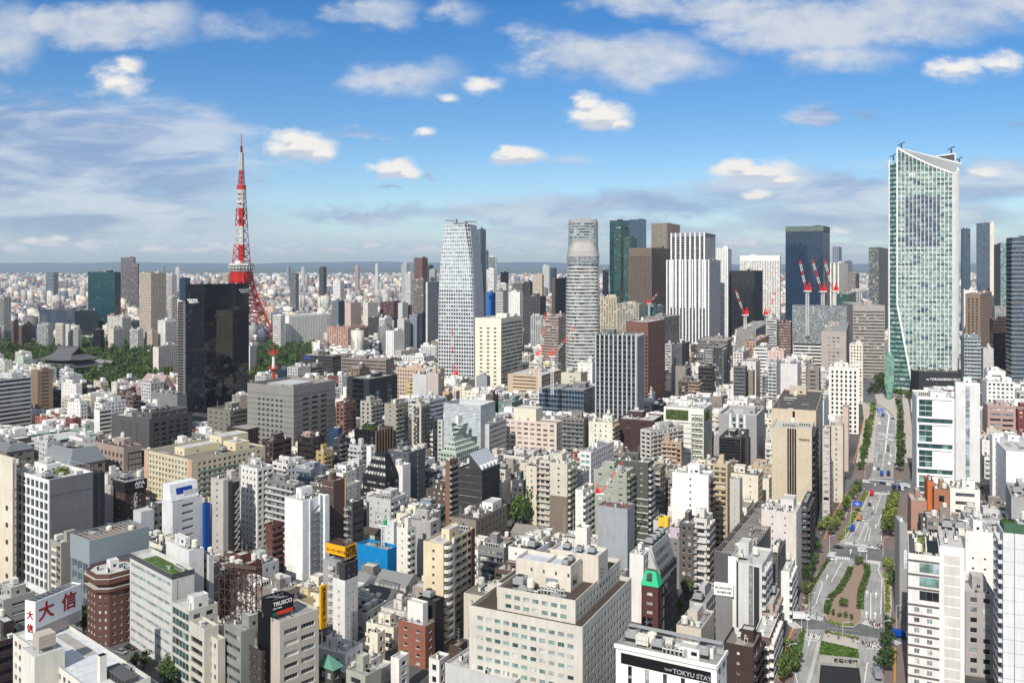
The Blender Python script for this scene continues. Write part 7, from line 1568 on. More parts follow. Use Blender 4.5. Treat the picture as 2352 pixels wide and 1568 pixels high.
o=bld('A2',15,145,382,1195,1650,'cream office with dark strip windows and a black lettered rooftop sign, bottom left of centre',h=31,a=43,A=None,B=S(fh=3.45,bw=7.2,ww=.82,wh=.42,sill=.32,d=.5,pal='m',mg=1,top=2.2,mull=4),wc=(.76,.72,.65),trim=(.82,.80,.74),ro='roofg',ph=False,dn=.6,**NB)
mb=MB();mb.box(-o.wl-.01,-o.wl*.42,-.25,-.02,0,o.h+.3,0);mb.bd('black_panel',[wmt((.07,.07,.08),.3)],o.rt)
def tool_sign(o):
 D=o.Y+2;zt=zat('A2',1070,D);zb=o.h+.6;X=wpt('A2',97,D);a=43
 r=empty('rooftop_sign',(X,D,zb),-R(a));tag(r,'black rooftop box sign with white lettering over an orange red and green corner','rooftop sign');ca,sa=math.cos(R(a)),math.sin(R(a))
 def ext(x,dx,dy):k=(px('A2',x)-CX)/F;return(k*D-X)/(dx-k*dy)
 wl=ext(36,-ca,sa);wr=ext(226,sa,ca);h=zt-zb
 b=MB();t=.2;b.box(-wl,0,0,t,0,h);b.box(-t,0,t+.001,wr-t,0,h);b.box(-wl,0,wr-t,wr,0,h);b.box(-wl,-wl+t,t,wr-t,0,h)
 b.bd('sign_box',[pn('panel_black',(.06,.06,.07),.5)],r)
 b=MB();b.quad((.02,wr*.02,.1),(.02,wr*.98,.1),(.02,wr*.98,h*.25),(.02,wr*.25,h*.25),0);b.poly([(.04,wr*.02,.1),(.04,wr*.22,.1),(.04,wr*.25,h*.25),(.04,wr*.02,h*.25)],1);b.bd('colour_stripe',[pn('stripe_red',(.88,.22,.12)),pn('stripe_green',(.05,.40,.28))],r)
 txm('TRUSCO',wr*.23,WHT,r,(.05,wr*.05,h*.62),(R(90),0,R(90)),.06,'sign_lettering',sx=1.0);txm('PRO TOOL',wr*.085,WHT,r,(.05,wr*.05,h*.42),(R(90),0,R(90)),.05,'sign_lettering')
 b=MB()
 for k in range(5):b.bar((-wl+.2,wr*k/4,h-.4),(-.3,wr-wr*k/4,h-.4),.18)
 for q in((0,0),(-wl,0),(0,wr),(-wl,wr)):b.bar((q[0]*.9-.15,q[1]*.95+.15,-1.4),(q[0]*.9-.15,q[1]*.95+.15,h),.2)
 b.bd('inner_frame',[wmt('mgrey',.6,'metal')],r)
tool_sign(o)
o=bld('A2',382,470,515,1485,1600,'small house with a turquoise copper hipped roof at the bottom',h=11,a=35,A=W1(),B=W1(),wc=(.30,.30,.28),noroof=True,name='house',cat='house')
mb=MB();x0,x1,y0,y1,z=-o.wl-.8,.8,-.8,o.wr+.8,o.h;m_=(x0+(x1-x0)*.4,(y0+y1)/2,z+3.4)
mb.poly([(x0,y0,z),(x1,y0,z),m_]);mb.poly([(x1,y0,z),(x1,y1,z),m_]);mb.poly([(x1,y1,z),(x0,y1,z),m_]);mb.poly([(x0,y1,z),(x0,y0,z),m_]);mb.bd('copper_roof',[wmt((.30,.58,.48),.6,'metal')],o.rt)
bld('A2',548,665,762,1525,1650,'pale green grey low building with a bare concrete roof at the bottom',h=12,a=35,A=W1(bw=5,ww=.6),B=None,wc=(.66,.68,.60),ro='roofg',dn=1,**NB)
bld('A2',690,740,785,1265,1400,'cream low block with a roof garden box left of the brick house',h=12,a=31,A=SMALL(),B=W1(),wc='cream',ro='roofl',**NA)
bld('A2',820,870,930,1420,1568,'white slim house with an outside steel stair at the bottom centre',h=13,a=31,A=SMALL(),B=W1(),wc='white',ro='roofl',dn=2,**NA)
bld('A2',1052,1115,1178,1430,1600,'white small house with a grey flat roof below the brick house',h=9,a=31,A=W1(),B=W1(),wc='white',ro='roofg',**NA)
bld('A2',1175,1230,1285,1345,1520,'brown clad slim house with an open rooftop room, bottom centre',h=14,a=31,A=None,B=W1(),wc=(.34,.25,.20),ro='roofb',**NA)
fx=lambda x:x
wl_=dict(fh=2.95,bw=2.9,ww=.66,wh=.44,sill=.34,d=.3,pal='g',mg=2.2,top=1.9);A_=S(**wl_);B_=S(**{**wl_,'ww':.52,'bw':2.7,'pal':'GGGGGgk' if False else 'G','mg':.8})
hh=40.0
o=bld('D1',62,1105,1556,1052,1568,'big beige stepped office block with rows of green windows and dark bare roofs, bottom centre',h=hh,a=26,A=A_,B=B_,wc=(.81,.785,.72),trim=(.81,.785,.72),noroof=True,vols=[(0,1,0,1,0,1,A_,B_,1.4)],name='office_building',cat='office building')
BG=o;W_,D_=o.wl,o.wr;z1=o.h;z2=z1+5.3;mb=MB();rg=random.Random(5);wn=[]
u0=-W_*.62;
A2_=S(**{**wl_,'top':1.2});B2_=S(**{**wl_,'ww':.5,'bw':2.7,'pal':'G','mg':.8,'top':1.6})
bl,r1=volume(mb,-W_*.80,-3.8,4.2,D_-.01,z1-1.399,z2,A2_,B2_,rg,wn,para=1.2)
bl,r2=volume(mb,-W_*.93,-W_*.8003,13,D_-.02,z1-1.398,z2-2.2,None,None,rg,None,para=.8)
mb.bd('upper_storeys',wsl(wmt((.81,.785,.72),.75),wmt((.81,.785,.72),.65)),o.rt)
for(w,h_,gk,p,U,mu)in wn:link('window',winmesh(w,h_,gk,wmt('mgrey',.5,'metal'),0),o.rt,p,math.atan2(U.y,U.x))
mb=MB();e=.3;zz=z1-1.38
mb.quad((-W_+e,e,zz),(-e,e,zz),(-e,4.19,zz),(-W_+e,4.19,zz));mb.quad((-3.79,4.19,zz),(-e,4.19,zz),(-e,D_-e,zz),(-3.79,D_-e,zz));mb.quad((-W_+e,4.19,zz),(-W_*.80,4.19,zz),(-W_*.80,D_-e,zz),(-W_+e,D_-e,zz));mb.quad((r1[0],r1[2],r1[4]+.01),(r1[1],r1[2],r1[4]+.01),(r1[1],r1[3],r1[4]+.01),(r1[0],r1[3],r1[4]+.01));mb.quad((r2[0],r2[2],r2[4]+.01),(r2[1],r2[2],r2[4]+.01),(r2[1],r2[3],r2[4]+.01),(r2[0],r2[3],r2[4]+.01))
mb.bd('roof',[wmt((.33,.28,.235),.9,'roof')],o.rt)
zp=r1[4];x0,x1=-W_*.74,-W_*.74+W_*.50
mb=MB();wm_=wmt((.84,.79,.72))
mb.box(x0,x1,12.5,21,zp+.02,zp+6.6,0,top=1,bottom=False);mb.box(x0+7,x1+5,22.5,31,zp+.02,zp+7.4,0,top=1,bottom=False);mb.box(x0+7,x1-.02,21.01,22.49,zp+.02,zp+5.5,0,bottom=False)
for(a,b_,c,d,z)in((x0,x1,12.5,21,zp+6.6),(x0+7,x1+5,22.5,31,zp+7.4)):
 for q in((a,b_,c,c+.3),(a,b_,d-.3,d),(a,a+.3,c+.31,d-.31),(b_-.3,b_,c+.31,d-.31),(b_-8.3,b_-8,c+.31,d-.31)):mb.box(q[0],q[1],q[2],q[3],z-.001,z+1.1,0,bottom=False)
for k in range(4):mb.box(x0+5+k*4,x0+5.6+k*4,12.44,12.49,zp+4.4,zp+5.4,2)
mb.box(x0+1,x0+4,12.43,12.49,zp+.4,zp+3.0,3);mb.box(x1-8,x1-4,12.43,12.49,zp+.4,zp+3.2,3);mb.box(x1+.01,x1+.06,14,17.5,zp+1.5,zp+4,2);mb.box(x1+5.01,x1+5.06,24,28,zp+1.5,zp+4.5,2);mb.box(x0+12.2,x0+13.2,12.42,12.49,zp+.2,zp+2.4,4)
mb.box(x1-9,x1-8,29,30,zp+7.4,zp+10,0)
mb.bd('plant_house',[wm_,wmt((.74,.78,.82),.8,'roof'),G['m'],wmt('bluegrey',.5,'metal'),wmt('white')],o.rt)
for k in range(3):ap('cooling_tower',o.rt,x1-2.6-k*0,15+k*3.6 if k<2 else 26,zp+(6.62 if k<2 else 7.42),0,.6)
ap('cooling_tower',o.rt,x1+1.5,26.5,zp+7.42,0,.65);ap('cooling_tower',o.rt,x0+11,27,zp+7.42,0,.65)
for(k,x,y,rz)in(('water_tank',-W_*.55,8.5,0),('cooling_tower',-W_*.66,9.5,0),('duct',-W_*.60,7,0),('pipe',-W_*.48,7.5,0),('cooling_unit_row',-W_*.36,7.2,0),('cooling_unit_row',-W_*.33,8.9,0),('air_conditioner',-W_*.44,6.4,0),('storage_tank',-W_*.38,10.5,0),('duct',-W_*.3,6,.5)):ap(k,o.rt,x,y,zp+.02,rz)
bush(o.rt,-8,-4.6,D_-9,D_-5,zp+.02,'light',1.4,'roof_planter');mb=MB();mb.box(-11,-10.7,D_-9,D_-8.7,zp,zp+4,0);mb.box(-9.4,-9.1,D_-7,D_-6.7,zp,zp+4,0);mb.box(-11.3,-8.8,D_-8.1,D_-7.8,zp+3.2,zp+3.5,0);mb.bd('small_gate',[wmt('tan')],o.rt)
mb=MB();mb.bar((-W_*.3,20,zp),(-W_*.3,20,zp+22),.16);mb.bar((-W_*.5,30,zp),(-W_*.5,30,zp+20),.14);mb.bd('antenna',[wmt('grey',.5,'metal')],o.rt)
HER.append((1120,1430,1205,1450,o.Y,None))
o=bld('D1',60,188,440,1175,1600,'pale grey house with a black lattice roof screen and outside stair before the beige office',h=24,a=31,A=None,B=S(bw=7,ww=.18,wh=.3,pal='m'),wc=(.78,.79,.80),ro='roofl',ph=True,dn=.8,**NB)
mb=MB();rg=random.Random(2)
for(a,b_)in(((-o.wl,0),(0,0)),((0,0),(0,o.wr)),((-o.wl,0),(-o.wl,o.wr))):
 for k in range(7):z=o.h+.1+k*.38;mb.bar((a[0],a[1],z),(b_[0],b_[1],z),.14)
 n=12
 for k in range(n+1):mb.bar((a[0]+(b_[0]-a[0])*k/n,a[1]+(b_[1]-a[1])*k/n,o.h),(a[0]+(b_[0]-a[0])*k/n,a[1]+(b_[1]-a[1])*k/n,o.h+2.6),.12)
mb.bd('lattice_screen',[wmt((.28,.28,.28),.6,'metal')],o.rt)
zigzag(o,-o.wl-1.6,-1.7,1.5,2,o.h-2)
o=bld('D1',270,470,600,1400,1620,'brown roofed house with a patch of roof garden at the bottom centre',h=15,a=31,A=None,B=None,wc=(.62,.50,.42),ro='roofg',ph=False,dn=.3,**NA)
mb=MB();mb.box(-o.wl*.9,-o.wl*.15,1.5,o.wr*.55,o.h-.78,o.h-.6,0);mb.bd('roof_lawn',[LEAF['moss']],o.rt);phouse(o.rt,-o.wl*.7,-o.wl*.35,o.wr*.35,o.wr*.8,o.h-.7,4,(.46,.40,.35))
bld('D1',600,680,850,1400,1620,'white narrow building with a tall rooftop tank stand at the bottom centre',h=22,a=31,A=SMALL(),B=W1(),wc='lgrey',ro='roofl',dn=3,**NB)
o=bld('D1',-160,480,720,1560,1640,'low roof full of cooling units behind a grey wire screen at the bottom edge',h=22,a=31,A=None,B=None,wc='lgrey',ro='roofl',dn=4,ph=False,**NB)
o=bld('A3',520,702,746,508,840,'slender tower under construction wrapped in plain grey sheeting',h=37,a=26,A=S(fh=3.6,bw=1.8,ww=.02,wh=.02,d=.03,mg=.3),B=None,wc=(.62,.64,.66),ro='roofd',ph=False,dn=.5,name='sheeted_tower',cat='construction site')
mb=MB()
for k in range(40):
 x=-o.rng.random()*(o.wl-2)-1;y=o.rng.random()*(o.wr-2)+1;mb.bar((x,y,o.h-.7),(x+o.rng.uniform(-3,3),min(max(y+o.rng.uniform(-2,2),.5),o.wr-.5),o.h-.2),.3,k%2)
for k in range(14):x=-o.wl+o.wl*k/13;mb.bar((x,0,o.h-.2),(x,0,o.h+2),.12,2);
mb.bar((-o.wl,0,o.h+2),(0,0,o.h+2),.12,2);mb.bar((0,0,o.h+2),(0,o.wr,o.h+2),.12,2)
mb.bd('steel_beams',[wmt((.72,.40,.22)),wmt((.35,.28,.24)),wmt('mgrey',.5,'metal')],o.rt)
bld('A3',498,698,742,285,480,'grey green apartment block with orange lift doors behind the grey sheeted tower',h=40,a=27,A=S(fh=3.1,bw=5,ww=.4,wh=.35,pal='l'),B=BA(bal=(.1,.95,1.2,1)),wc=(.62,.64,.56),ro='roofl',dn=2,**NA)
o=bld('A3',630,828,862,228,680,'tall dark olive apartment tower with white floor lines, right of the grey sheeted tower',h=43,a=27,A=S(fh=3.05,bw=4.6,ww=.3,wh=.3,pal='l',mg=1),B=BA(bal=(.1,.9,1.2,1)),wc=(.33,.35,.31),trim='lgrey',ro='roofl',dn=2,**NA)
mb=MB()
for k in range(7):z=4+k*3.4;mb.box(-o.wl*.35,.1,-.12,-.02,z,z+.35,0)
mb.bd('floor_line',[wmt('white')],o.rt)
bld('A3',862,905,935,255,520,'brown and white slim flats right of the dark olive tower',h=33,a=27,A=BA(),B=W1(),wc=(.50,.44,.38),trim=(.76,.70,.62),**NA)
o=bld('A3',232,336,390,236,650,'tall two tone apartment tower, cream above and brown below, with stepped balconies',h=43,a=27,A=S(fh=3.05,bw=5,ww=.16,wh=.3,sill=.3,pal='dd',mg=1.5),B=BA(bal=(.1,.9,1.2,1)),wc=(.80,.77,.68),ro='roofl',dn=2,**NA)
mb=MB();mb.box(-o.wl-.02,.05,-.06,-.015,0,o.h*.62,0)
mb.bd('brown_cladding',[wmt((.50,.44,.36))],o.rt)
bld('A3',168,235,260,215,480,'grey flats with balconies tucked behind the two tone tower',h=40,a=27,A=BA(),B=None,wc='beige',**NA)
bld('A3',385,432,500,395,600,'white apartment block with banded side balconies left of the grey sheeted tower',h=32,a=27,A=SMALL(),B=BA(bal=(0,1,1.2,1)),wc=(.90,.89,.85),ro='roofl',**NA)
bld('A3',412,480,620,165,260,'white low office with glass ends and a white roof behind the grey green block',h=36,a=27,A=S(bw=3,ww=.8,wh=.5,pal='g'),B=W1(),wc='white',ro='roofl',dn=2,**NB)
bld('A3',85,150,195,250,420,'white and tan flats with an orange roof edge left of the two tone tower',h=34,a=27,A=SMALL(),B=BA(),wc=(.84,.80,.72),trim=(.70,.50,.34),ro='rooft',dn=2,**NA)
bld('A3',0,70,110,335,470,'dark slate building with white window frames left of the white and tan flats',h=26,a=27,A=W1(),B=W1(),wc=(.32,.33,.35),ro='roofl',dn=2,**NB)
bld('A3',975,1195,1224,305,560,'tall blank white apartment slab with brown side balconies and green roof squares',h=44,a=26,A=S(fh=3.1,bw=23,ww=.05,wh=.35,mg=.5,pal='dd'),B=BA(bal=(0,1,1.2,1)),wc=(.93,.92,.90),bmt='brown',ro='roofl',dn=2,**NA)
bld('A3',1222,1310,1332,240,540,'orange yellow balcony flats with a cream stair end',h=42,a=26,A=BA(bal=(.1,.9,.9,1)),B=None,wc=(.78,.68,.50),ro='roofl',dn=2,**NA)
bld('A3',1325,1385,1402,330,560,'grey cream office with a sloping glass shoulder beside the orange yellow flats',h=37,a=26,A=SMALL(),B=None,wc=(.76,.74,.70),ro='roofg',dn=1,**NB)
bld('A3',888,948,962,565,680,'small bright yellow stair house',h=25,a=26,A=SMALL(),B=None,wc=(.90,.76,.25),ro='roofl',**NA)
o=bld('A3',885,1066,1122,698,950,'grey tiled hotel with square windows and a pale pink top storey',h=22,a=26,A=S(fh=2.95,bw=2.9,ww=.42,wh=.42,pal='m',mg=1,top=1),B=BA(bal=(0,.5,1,1)),wc=(.52,.51,.50),ro='roofl',dn=1,**NH)
mb=MB();rg=random.Random(1);volume(mb,-o.wl*.6,-.5,1,o.wr-1,o.h-.7,o.h+4.5,SMALL(),None,rg,None);mb.bd('top_storey',wsl(wmt((.80,.70,.76)),wmt((.80,.70,.76))),o.rt)
bld('A3',1018,1105,1150,600,860,'dark grey and brown balcony flats behind the grey tiled hotel',h=30,a=26,A=W1(),B=BA(),wc=(.38,.35,.33),trim='grey',**NA)
bld('A3',1108,1185,1222,570,850,'white edged balcony flats with a black flat roof',h=32,a=26,A=BA(),B=BA(bal=(0,1,1.2,1)),wc=(.84,.82,.78),ro='roofd',**NA)
bld('A3',385,455,480,625,760,'white blank house with a leaning chimney between the beige office and the sheeted tower',h=28,a=26,A=None,B=None,wc=(.92,.90,.84),ro='roofl',**NA)
o=bld('A3',787,888,912,985,1210,'maroon tiled slim office with a bright green copper attic',h=27,a=27,A=S(fh=3.2,bw=3.6,ww=.45,wh=.3,pal='c',mg=.8),B=S(fh=3.2,bw=2,ww=.3),wc=(.38,.20,.18),noroof=True,**NB)
mb=MB();z=o.h;x0,x1,y0,y1=-o.wl-.3,.3,-.3,o.wr+.3;i=1.5;mb.loft([[(x0,y0,z),(x1,y0,z),(x1,y1,z),(x0,y1,z)],[(x0+i,y0+i,z+5),(x1-i,y0+i,z+5),(x1-i,y1-i,z+5),(x0+i,y1-i,z+5)]],0,capm=1)
mb.quad(*[(x0+(x1-x0)*u,y0+i*v-.06,z+5*v)for u,v in((.3,.3),(.62,.3),(.60,.85),(.32,.85))],2);mb.bd('copper_attic',[pn('copper_green',(.16,.72,.50),.6),wmt('roofd'),G['m']],o.rt)
o=bld('A3',830,905,1002,905,1200,'black glass building with a steep grey glass roof sloping right',h=30,a=27,A=None,B=CURT(pal='n'),wc=(.22,.22,.23),noroof=True,**NB)
mb=MB();z=o.h;i=o.wl*.75;mb.quad((.1,0,z-3),(.1,o.wr,z-3),(-i,o.wr,z+9),(-i,0,z+9),0);mb.poly([(-o.wl,0,z),(0,0,z),(0,0,z-.01),(.1,0,z-3),(-i,0,z+9),(-o.wl,0,z+9)],1);mb.quad((-i,0,z+9),(-i,o.wr,z+9),(-o.wl,o.wr,z+9),(-o.wl,0,z+9),1);mb.quad((-o.wl,o.wr,z),(-o.wl,0,z),(-o.wl,0,z+9),(-o.wl,o.wr,z+9),1)
for k in range(6):
 y=1+k*(o.wr-2)/6
 for q in range(3):t=.2+q*.25;mb.obox((.1-(i+.1)*t+.05,y+.8,z-3+12*t+.05),(-(i+.1)*.1,0,12*.1),(0,(o.wr-2)/9,0),(.1,0,.1),2)
mb.bd('glass_roof',[wmt((.50,.54,.54),.3,'metal'),wmt('lgrey'),G['m']],o.rt)
for q in range(4):ap('cooling_tower',o.rt,-i-1.5,3+q*4.4,z+9.01,0,.8)
bld('A3',715,800,850,790,900,'white house with a rooftop tank tower left of the slanted glass roof',h=27,a=27,A=None,B=W1(),wc='white',ro='roofl',dn=4,**NA)
o=bld('A3',1315,1520,1585,850,1260,'pale office tower with a white edge fin, one window column and a black stripe',g=1440,a=27,A=S(fh=3.1,bw=60,ww=.02,wh=.02,mg=.5),B=BA(bal=(.02,.7,1.2,1)),wc=(.80,.80,.79),ro='roofl',dn=1.2,**NB)
mb=MB();mb.box(-o.wl-.02,-o.wl+2.8,-.1,-.015,0,o.h+1.5,0);mb.box(-o.wl+3.0,-o.wl+3.6,-.08,-.015,0,o.h,1);mb.box(-2.8,-.9,-.08,-.015,0,o.h-1,1);mb.box(-4.6,-3.1,-.07,-.015,0,o.h-1,2)
for k in range(12):mb.box(-4.4,-3.3,-.12,-.071,2+k*3.0,3.8+k*3.0,3)
mb.bd('facade_strip',[wmt('white'),wmt((.20,.20,.21)),wmt('mgrey'),G['l']],o.rt)
p=ground('A3',1225,1025,22);r=empty('billboard',(p.x,p.y-1,0),-R(20));tag(r,'white billboard with black company lettering beside the pale office tower','billboard')
zt,zb=zat('A3',945,p.y),zat('A3',1022,p.y);wd_=(1336-1225)*.3776/F*p.y/math.cos(R(20))*.96
b=MB();b.box(0,wd_,0,.4,zb,zt);b.bd('sign_panel',[pn('panel_white',(.92,.92,.91),.5)],r);b=MB();b.box(.5,wd_-.5,.45,8,0,zb+1.5);b.bd('base',[wmt('mgrey')],r)
txm('◐TANAHEN',wd_*.155,BLK,r,(wd_*.06,-.05,zb+(zt-zb)*.52),(R(90),0,0),.06,'sign_lettering');txm('田の部辺工業',wd_*.12,BLK,r,(wd_*.16,-.05,zb+(zt-zb)*.2),(R(90),0,0),.06,'sign_lettering');FOOT.append((p.x+12,p.y,R(20),12,10))
o=bld('A3',1228,1440,1668,800,900,'dark grey block with an open steel roof frame left of the avenue',h=26,a=27,A=S(bw=9,ww=.02,wh=.02),B=S(bw=9,ww=.2,wh=.2),wc=(.36,.36,.36),ro='roofg',dn=1.6,ph=False,para=3,**NB)
mb=MB();z=o.h
for k in range(14):x=-o.wl+.5+k*(o.wl-1)/13;mb.bar((x,.4,z),(x,o.wr-.4,z),.22)
for k in range(7):y=.5+k*(o.wr-1)/6;mb.bar((-o.wl+.4,y,z+.25),(-.4,y,z+.25),.26)
mb.bd('roof_frame',[wmt((.55,.50,.47),.6,'metal')],o.rt)
bld('A3',1080,1180,1255,1085,1170,'pale grey low house with a rounded roof edge behind the rooftop tanks',h=14,a=27,A=None,B=W1(),wc=(.70,.71,.72),ro='roofg',dn=.5,**NA)
bld('A3',1140,1200,1232,1000,1060,'small house with an orange terracotta roof behind the white billboard',h=12,a=27,A=None,B=W1(),wc='beige',ro=(.78,.42,.30),ph=False,dn=.2,name='house',cat='house')
o=bld('A3',1285,1468,1518,1352,1600,'dark brown tiled office with a bare brown roof beside the pale office tower',h=20,a=27,A=S(bw=12,ww=.12,wh=.3,pal='c',mg=1),B=BA(),wc=(.27,.20,.18),ro='roofb',dn=1,**NB)
o=bld('A3',632,1245,1306,1462,1700,'white hotel with vertical dark window strips and a black lettered band under the roof',h=36,a=28,A=S(fh=3.1,bw=5.0,ww=.22,wh=1,d=.35,pal='m',mg=1.6,top=5.2),B=S(fh=3.1,bw=4,ww=.4,wh=.5,pal='m'),wc=(.92,.91,.90),trim=(.60,.60,.58),ro='roofg',ph=False,dn=.9,para=1.2,**NH)
mb=MB();mb.box(-o.wl+1.5,-1.5,-.06,-.02,o.h-4.9,o.h-2.0,0);mb.bd('black_band',[pn('band_black',(.06,.06,.07),.5)],o.rt)
mb=MB();mb.box(-o.wl-.4,.4,-.5,-.02,o.h-.8,o.h+.25,0);mb.box(0,.45,-.5,o.wr,o.h-.8,o.h+.24,0);mb.bd('cornice',[wmt((.92,.91,.90))],o.rt)
txm('hotel',.95,pn('letter_grey',(.62,.62,.64)),o.rt,(-o.wl*.50,-.12,o.h-4.0),(R(90),0,0),.08,'sign_lettering');txm('TOKYU STAY',1.75,pn('letter_grey',(.62,.62,.64)),o.rt,(-o.wl*.42,-.12,o.h-4.4),(R(90),0,0),.08,'sign_lettering')
z=o.h-1.2
for(k,x,y,s)in(('storage_tank',.78,5,1.2),('water_tank',.70,6,1.1),('cooling_tower',.62,5,.9),('storage_tank',.55,7,1),('duct',.50,4,1.2),('cooling_unit_row',.85,9,1),('cooling_unit_row',.85,11,1),('pipe',.66,9,1),('vent',.44,7,1.2)):ap(k,o.rt,-o.wl*x,y,z+.02,0,s)
phouse(o.rt,-o.wl*.40,-o.wl*.20,3.5,7.5,z,2.4,'white');phouse(o.rt,-o.wl*.17,-o.wl*.09,6,10,z,2.4,'white')
mb=MB()
for k in range(9):zz_=z+.4+k*.38;mb.bar((-o.wl+.8,o.wr-1.2,zz_),(-.6,o.wr-1.2,zz_),.16)
for k in range(14):x=-o.wl+.8+k*(o.wl-1.4)/13;mb.bar((x,o.wr-1.2,z),(x,o.wr-1.2,z+3.6),.2);mb.bar((x,o.wr-1.2,z+3.6),(x,o.wr-3,z+3.9),.16)
mb.box(-o.wl+.8,-.6,o.wr-3,o.wr-1.1,z+3.7,z+3.85,0);mb.bd('roof_screen',[wmt((.62,.63,.62),.5,'metal')],o.rt)
bld('A3',1000,1150,1230,1240,1330,'low roof with round cream tanks and a brown backed sign frame behind the white hotel',h=17,a=27,A=None,B=None,wc='beige',ro='roofg',dn=4,**NB)
bld('A4',-40,172,205,535,900,'tall pink white apartment block with small windows beside the avenue',h=33,a=25,A=S(fh=3.1,bw=7,ww=.12,wh=.3,mg=2,pal='dd'),B=S(bw=3,ww=.3),wc=(.84,.80,.77),ro='roofl',dn=2,**NA)
bld('A4',205,238,270,470,660,'dark fire stair block at the foot of the tan stone tower',h=33,a=25,A=BA(),B=BA(),wc=(.25,.24,.25),bmt='dgrey',**NB)
bld('A4',0,60,108,800,980,'dark grey box topped with open louvres beside the avenue',h=28,a=25,A=S(fh=1,bw=50,ww=1,wh=.4,d=.1,pal='m',mg=.3),B=None,wc=(.38,.38,.38),ro='roofd',ph=False,**NB)
bld('A4',60,130,165,890,1130,'white low balcony office with green glass by the left kerb of the avenue',h=20,a=25,A=None,B=BA(bal=(0,1,1,1)),wc=(.88,.90,.88),ro='roofl',dn=2,**NB)
bld('A4',-60,30,72,1090,1330,'pinkish mansion with rounded balconies at the left kerb of the avenue',h=20,a=25,A=BA(),B=BA(),wc=(.70,.62,.56),ro='roofl',dn=2,**NA)
bld('A4',-90,10,70,1290,1568,'brown white corner building with wide eaves at the bottom of the avenue',h=16,a=25,A=BA(),B=BA(),wc=(.42,.34,.30),trim='white',ro='roofl',dn=2,**NA)
bld('A4',332,372,395,305,500,'narrow white house stack with red windows beside the tan stone tower',h=24,Y=490,a=25,A=W1(ww=.8,pal='c'),B=W1(),wc=(.86,.82,.80),ro='roofl',**NA)
bld('A4',340,388,400,140,300,'white and red striped slim block above the narrow white house stack',h=33,Y=520,a=25,A=BN(pal='c'),B=W1(),wc=(.88,.86,.84),bmt='red',**NB)
o=bld('A4',846,852,1196,775,1640,'tall white hotel with brown floor lines and green glass top floors, lower right',Y=279,a=114,wl=26,A=W1(),B=S(fh=3.25,bw=4.0,ww=.4,wh=.44,sill=.25,d=.25,pal='l',mg=.7,top=16,mull=1),wc=(.88,.86,.84),ro='roofd',dn=.6,ph=False,frame='lgrey',**NH)
RH=o
mb=MB();L=o.wr;yb_=L*.56
for k in range(int((o.h-16)/3.25)+1):z=k*3.25+.55+.02;mb.box(.01,.10,.02,yb_,z-.75,z-.1,0)
mb.bd('floor_line',[wmt((.42,.38,.37))],o.rt)
mb=MB();mb.box(.012,.35,yb_,L-.01,0,o.h+3.6,0)
for k in range(15):z=1.5+k*3.25;mb.box(.351,.40,yb_+1.4,L-1.2,z,z+2.7,1)
mb.bd('blank_panel',[wmt((.91,.89,.87)),wmt((.80,.78,.75))],o.rt)
mb=MB();rg=random.Random(1)
for k in range(3):
 z=o.h-14.6+k*4.4;fac(mb,(.06,3.2),(0,1),yb_-3.2,z,z+3.3,S(fh=3.0,bw=2.2,ww=1,wh=.92,sill=.03,d=.05,pal='k' if False else('dd' if k==0 else 'g'),mg=.1,top=.1,mull=1),rg)
 mb.box(.02,.2,0.01,yb_,z+3.31,z+3.9,1)
mb.bd('glass_floor',wsl(wmt('white'),wmt((.42,.38,.37))),o.rt)
bush(o.rt,-18,-4,3.2,4.6,o.h-.85,'light',2.2,'roof_hedge',dn=14)
mb=MB();mb.box(-18,-5,5.2,5.6,o.h-.85,o.h+.9,0);mb.box(-18,-5,9.0,9.4,o.h-.85,o.h+.9,0);mb.box(-18,-5,5.61,8.99,o.h-.84,o.h-.3,1);mb.box(-3.6,-.8,4.5,7,o.h-.85,o.h-.2,2);mb.box(-3.6,-.8,8,10.5,o.h-.85,o.h-.2,2)
mb.bd('roof_terrace',[wmt('white'),wmt((.12,.17,.16)),wmt('beige')],o.rt)
mb=MB();mb.box(-24,-.4,yb_+.3,L-.3,o.h-.8,o.h+3.4,0);mb.bd('lift_house',[wmt((.78,.76,.74))],o.rt)
for k,(kk,x,y)in enumerate((('cooling_unit_row',-6,2),('cooling_unit_row',-10,5),('duct',-15,2.5),('cooling_tower',-20,3),('cooling_tower',-20,7),('storage_tank',-14,7),('pipe',-8,8))):ap(kk,o.rt,x,yb_+y,o.h+3.42,0,.9)
for k in range(9):ap(['cooling_unit_row','air_conditioner','duct'][k%3],o.rt,-22-(k%3)*2.5,2+k*1.7,o.h-.84,0)
o=bld('A4',796,800,848,590,1190,'grey narrow tower with vertical kanji sign on its wall right of the avenue',Y=345,a=104,wl=10,A=None,B=None,wc=(.60,.59,.58),ro='roofl',**NB)
txm('\n'.join('東京桜田ビル'),1.5,WHT,o.rt,(.08,1.5,o.h-12),(R(90),0,R(90)),.08,'sign_lettering',line=.8)
bld('A4',1196,1200,1368,640,930,'white windowless rear tower with five rows of tiny windows, right of the white hotel',Y=335,a=108,wl=16,A=None,B=S(fh=4.0,bw=5.5,ww=.22,wh=.2,d=.2,pal='dd',mg=.6,top=8),wc=(.94,.91,.88),ro='roofl',dn=4,**NB)
bld('A4',1190,1200,1382,1010,1100,'low office in deep shade with white rooftop tanks at the lower right',Y=300,a=108,wl=16,A=None,B=W1(),wc=(.66,.64,.62),ro='roofl',dn=4,**NB)
o=bld('A4',1388,1430,1700,652,1640,'tall white panelled slab with a stack of side balconies at the right edge',Y=268,a=111,A=BA(bal=(.15,.9,1.1,1),fh=3.0),B=S(fh=5.5,bw=50,ww=.005,wh=.01,d=.02,mg=.3),wc=(.84,.85,.86),ro='roofg',dn=1,**NA)
mb=MB()
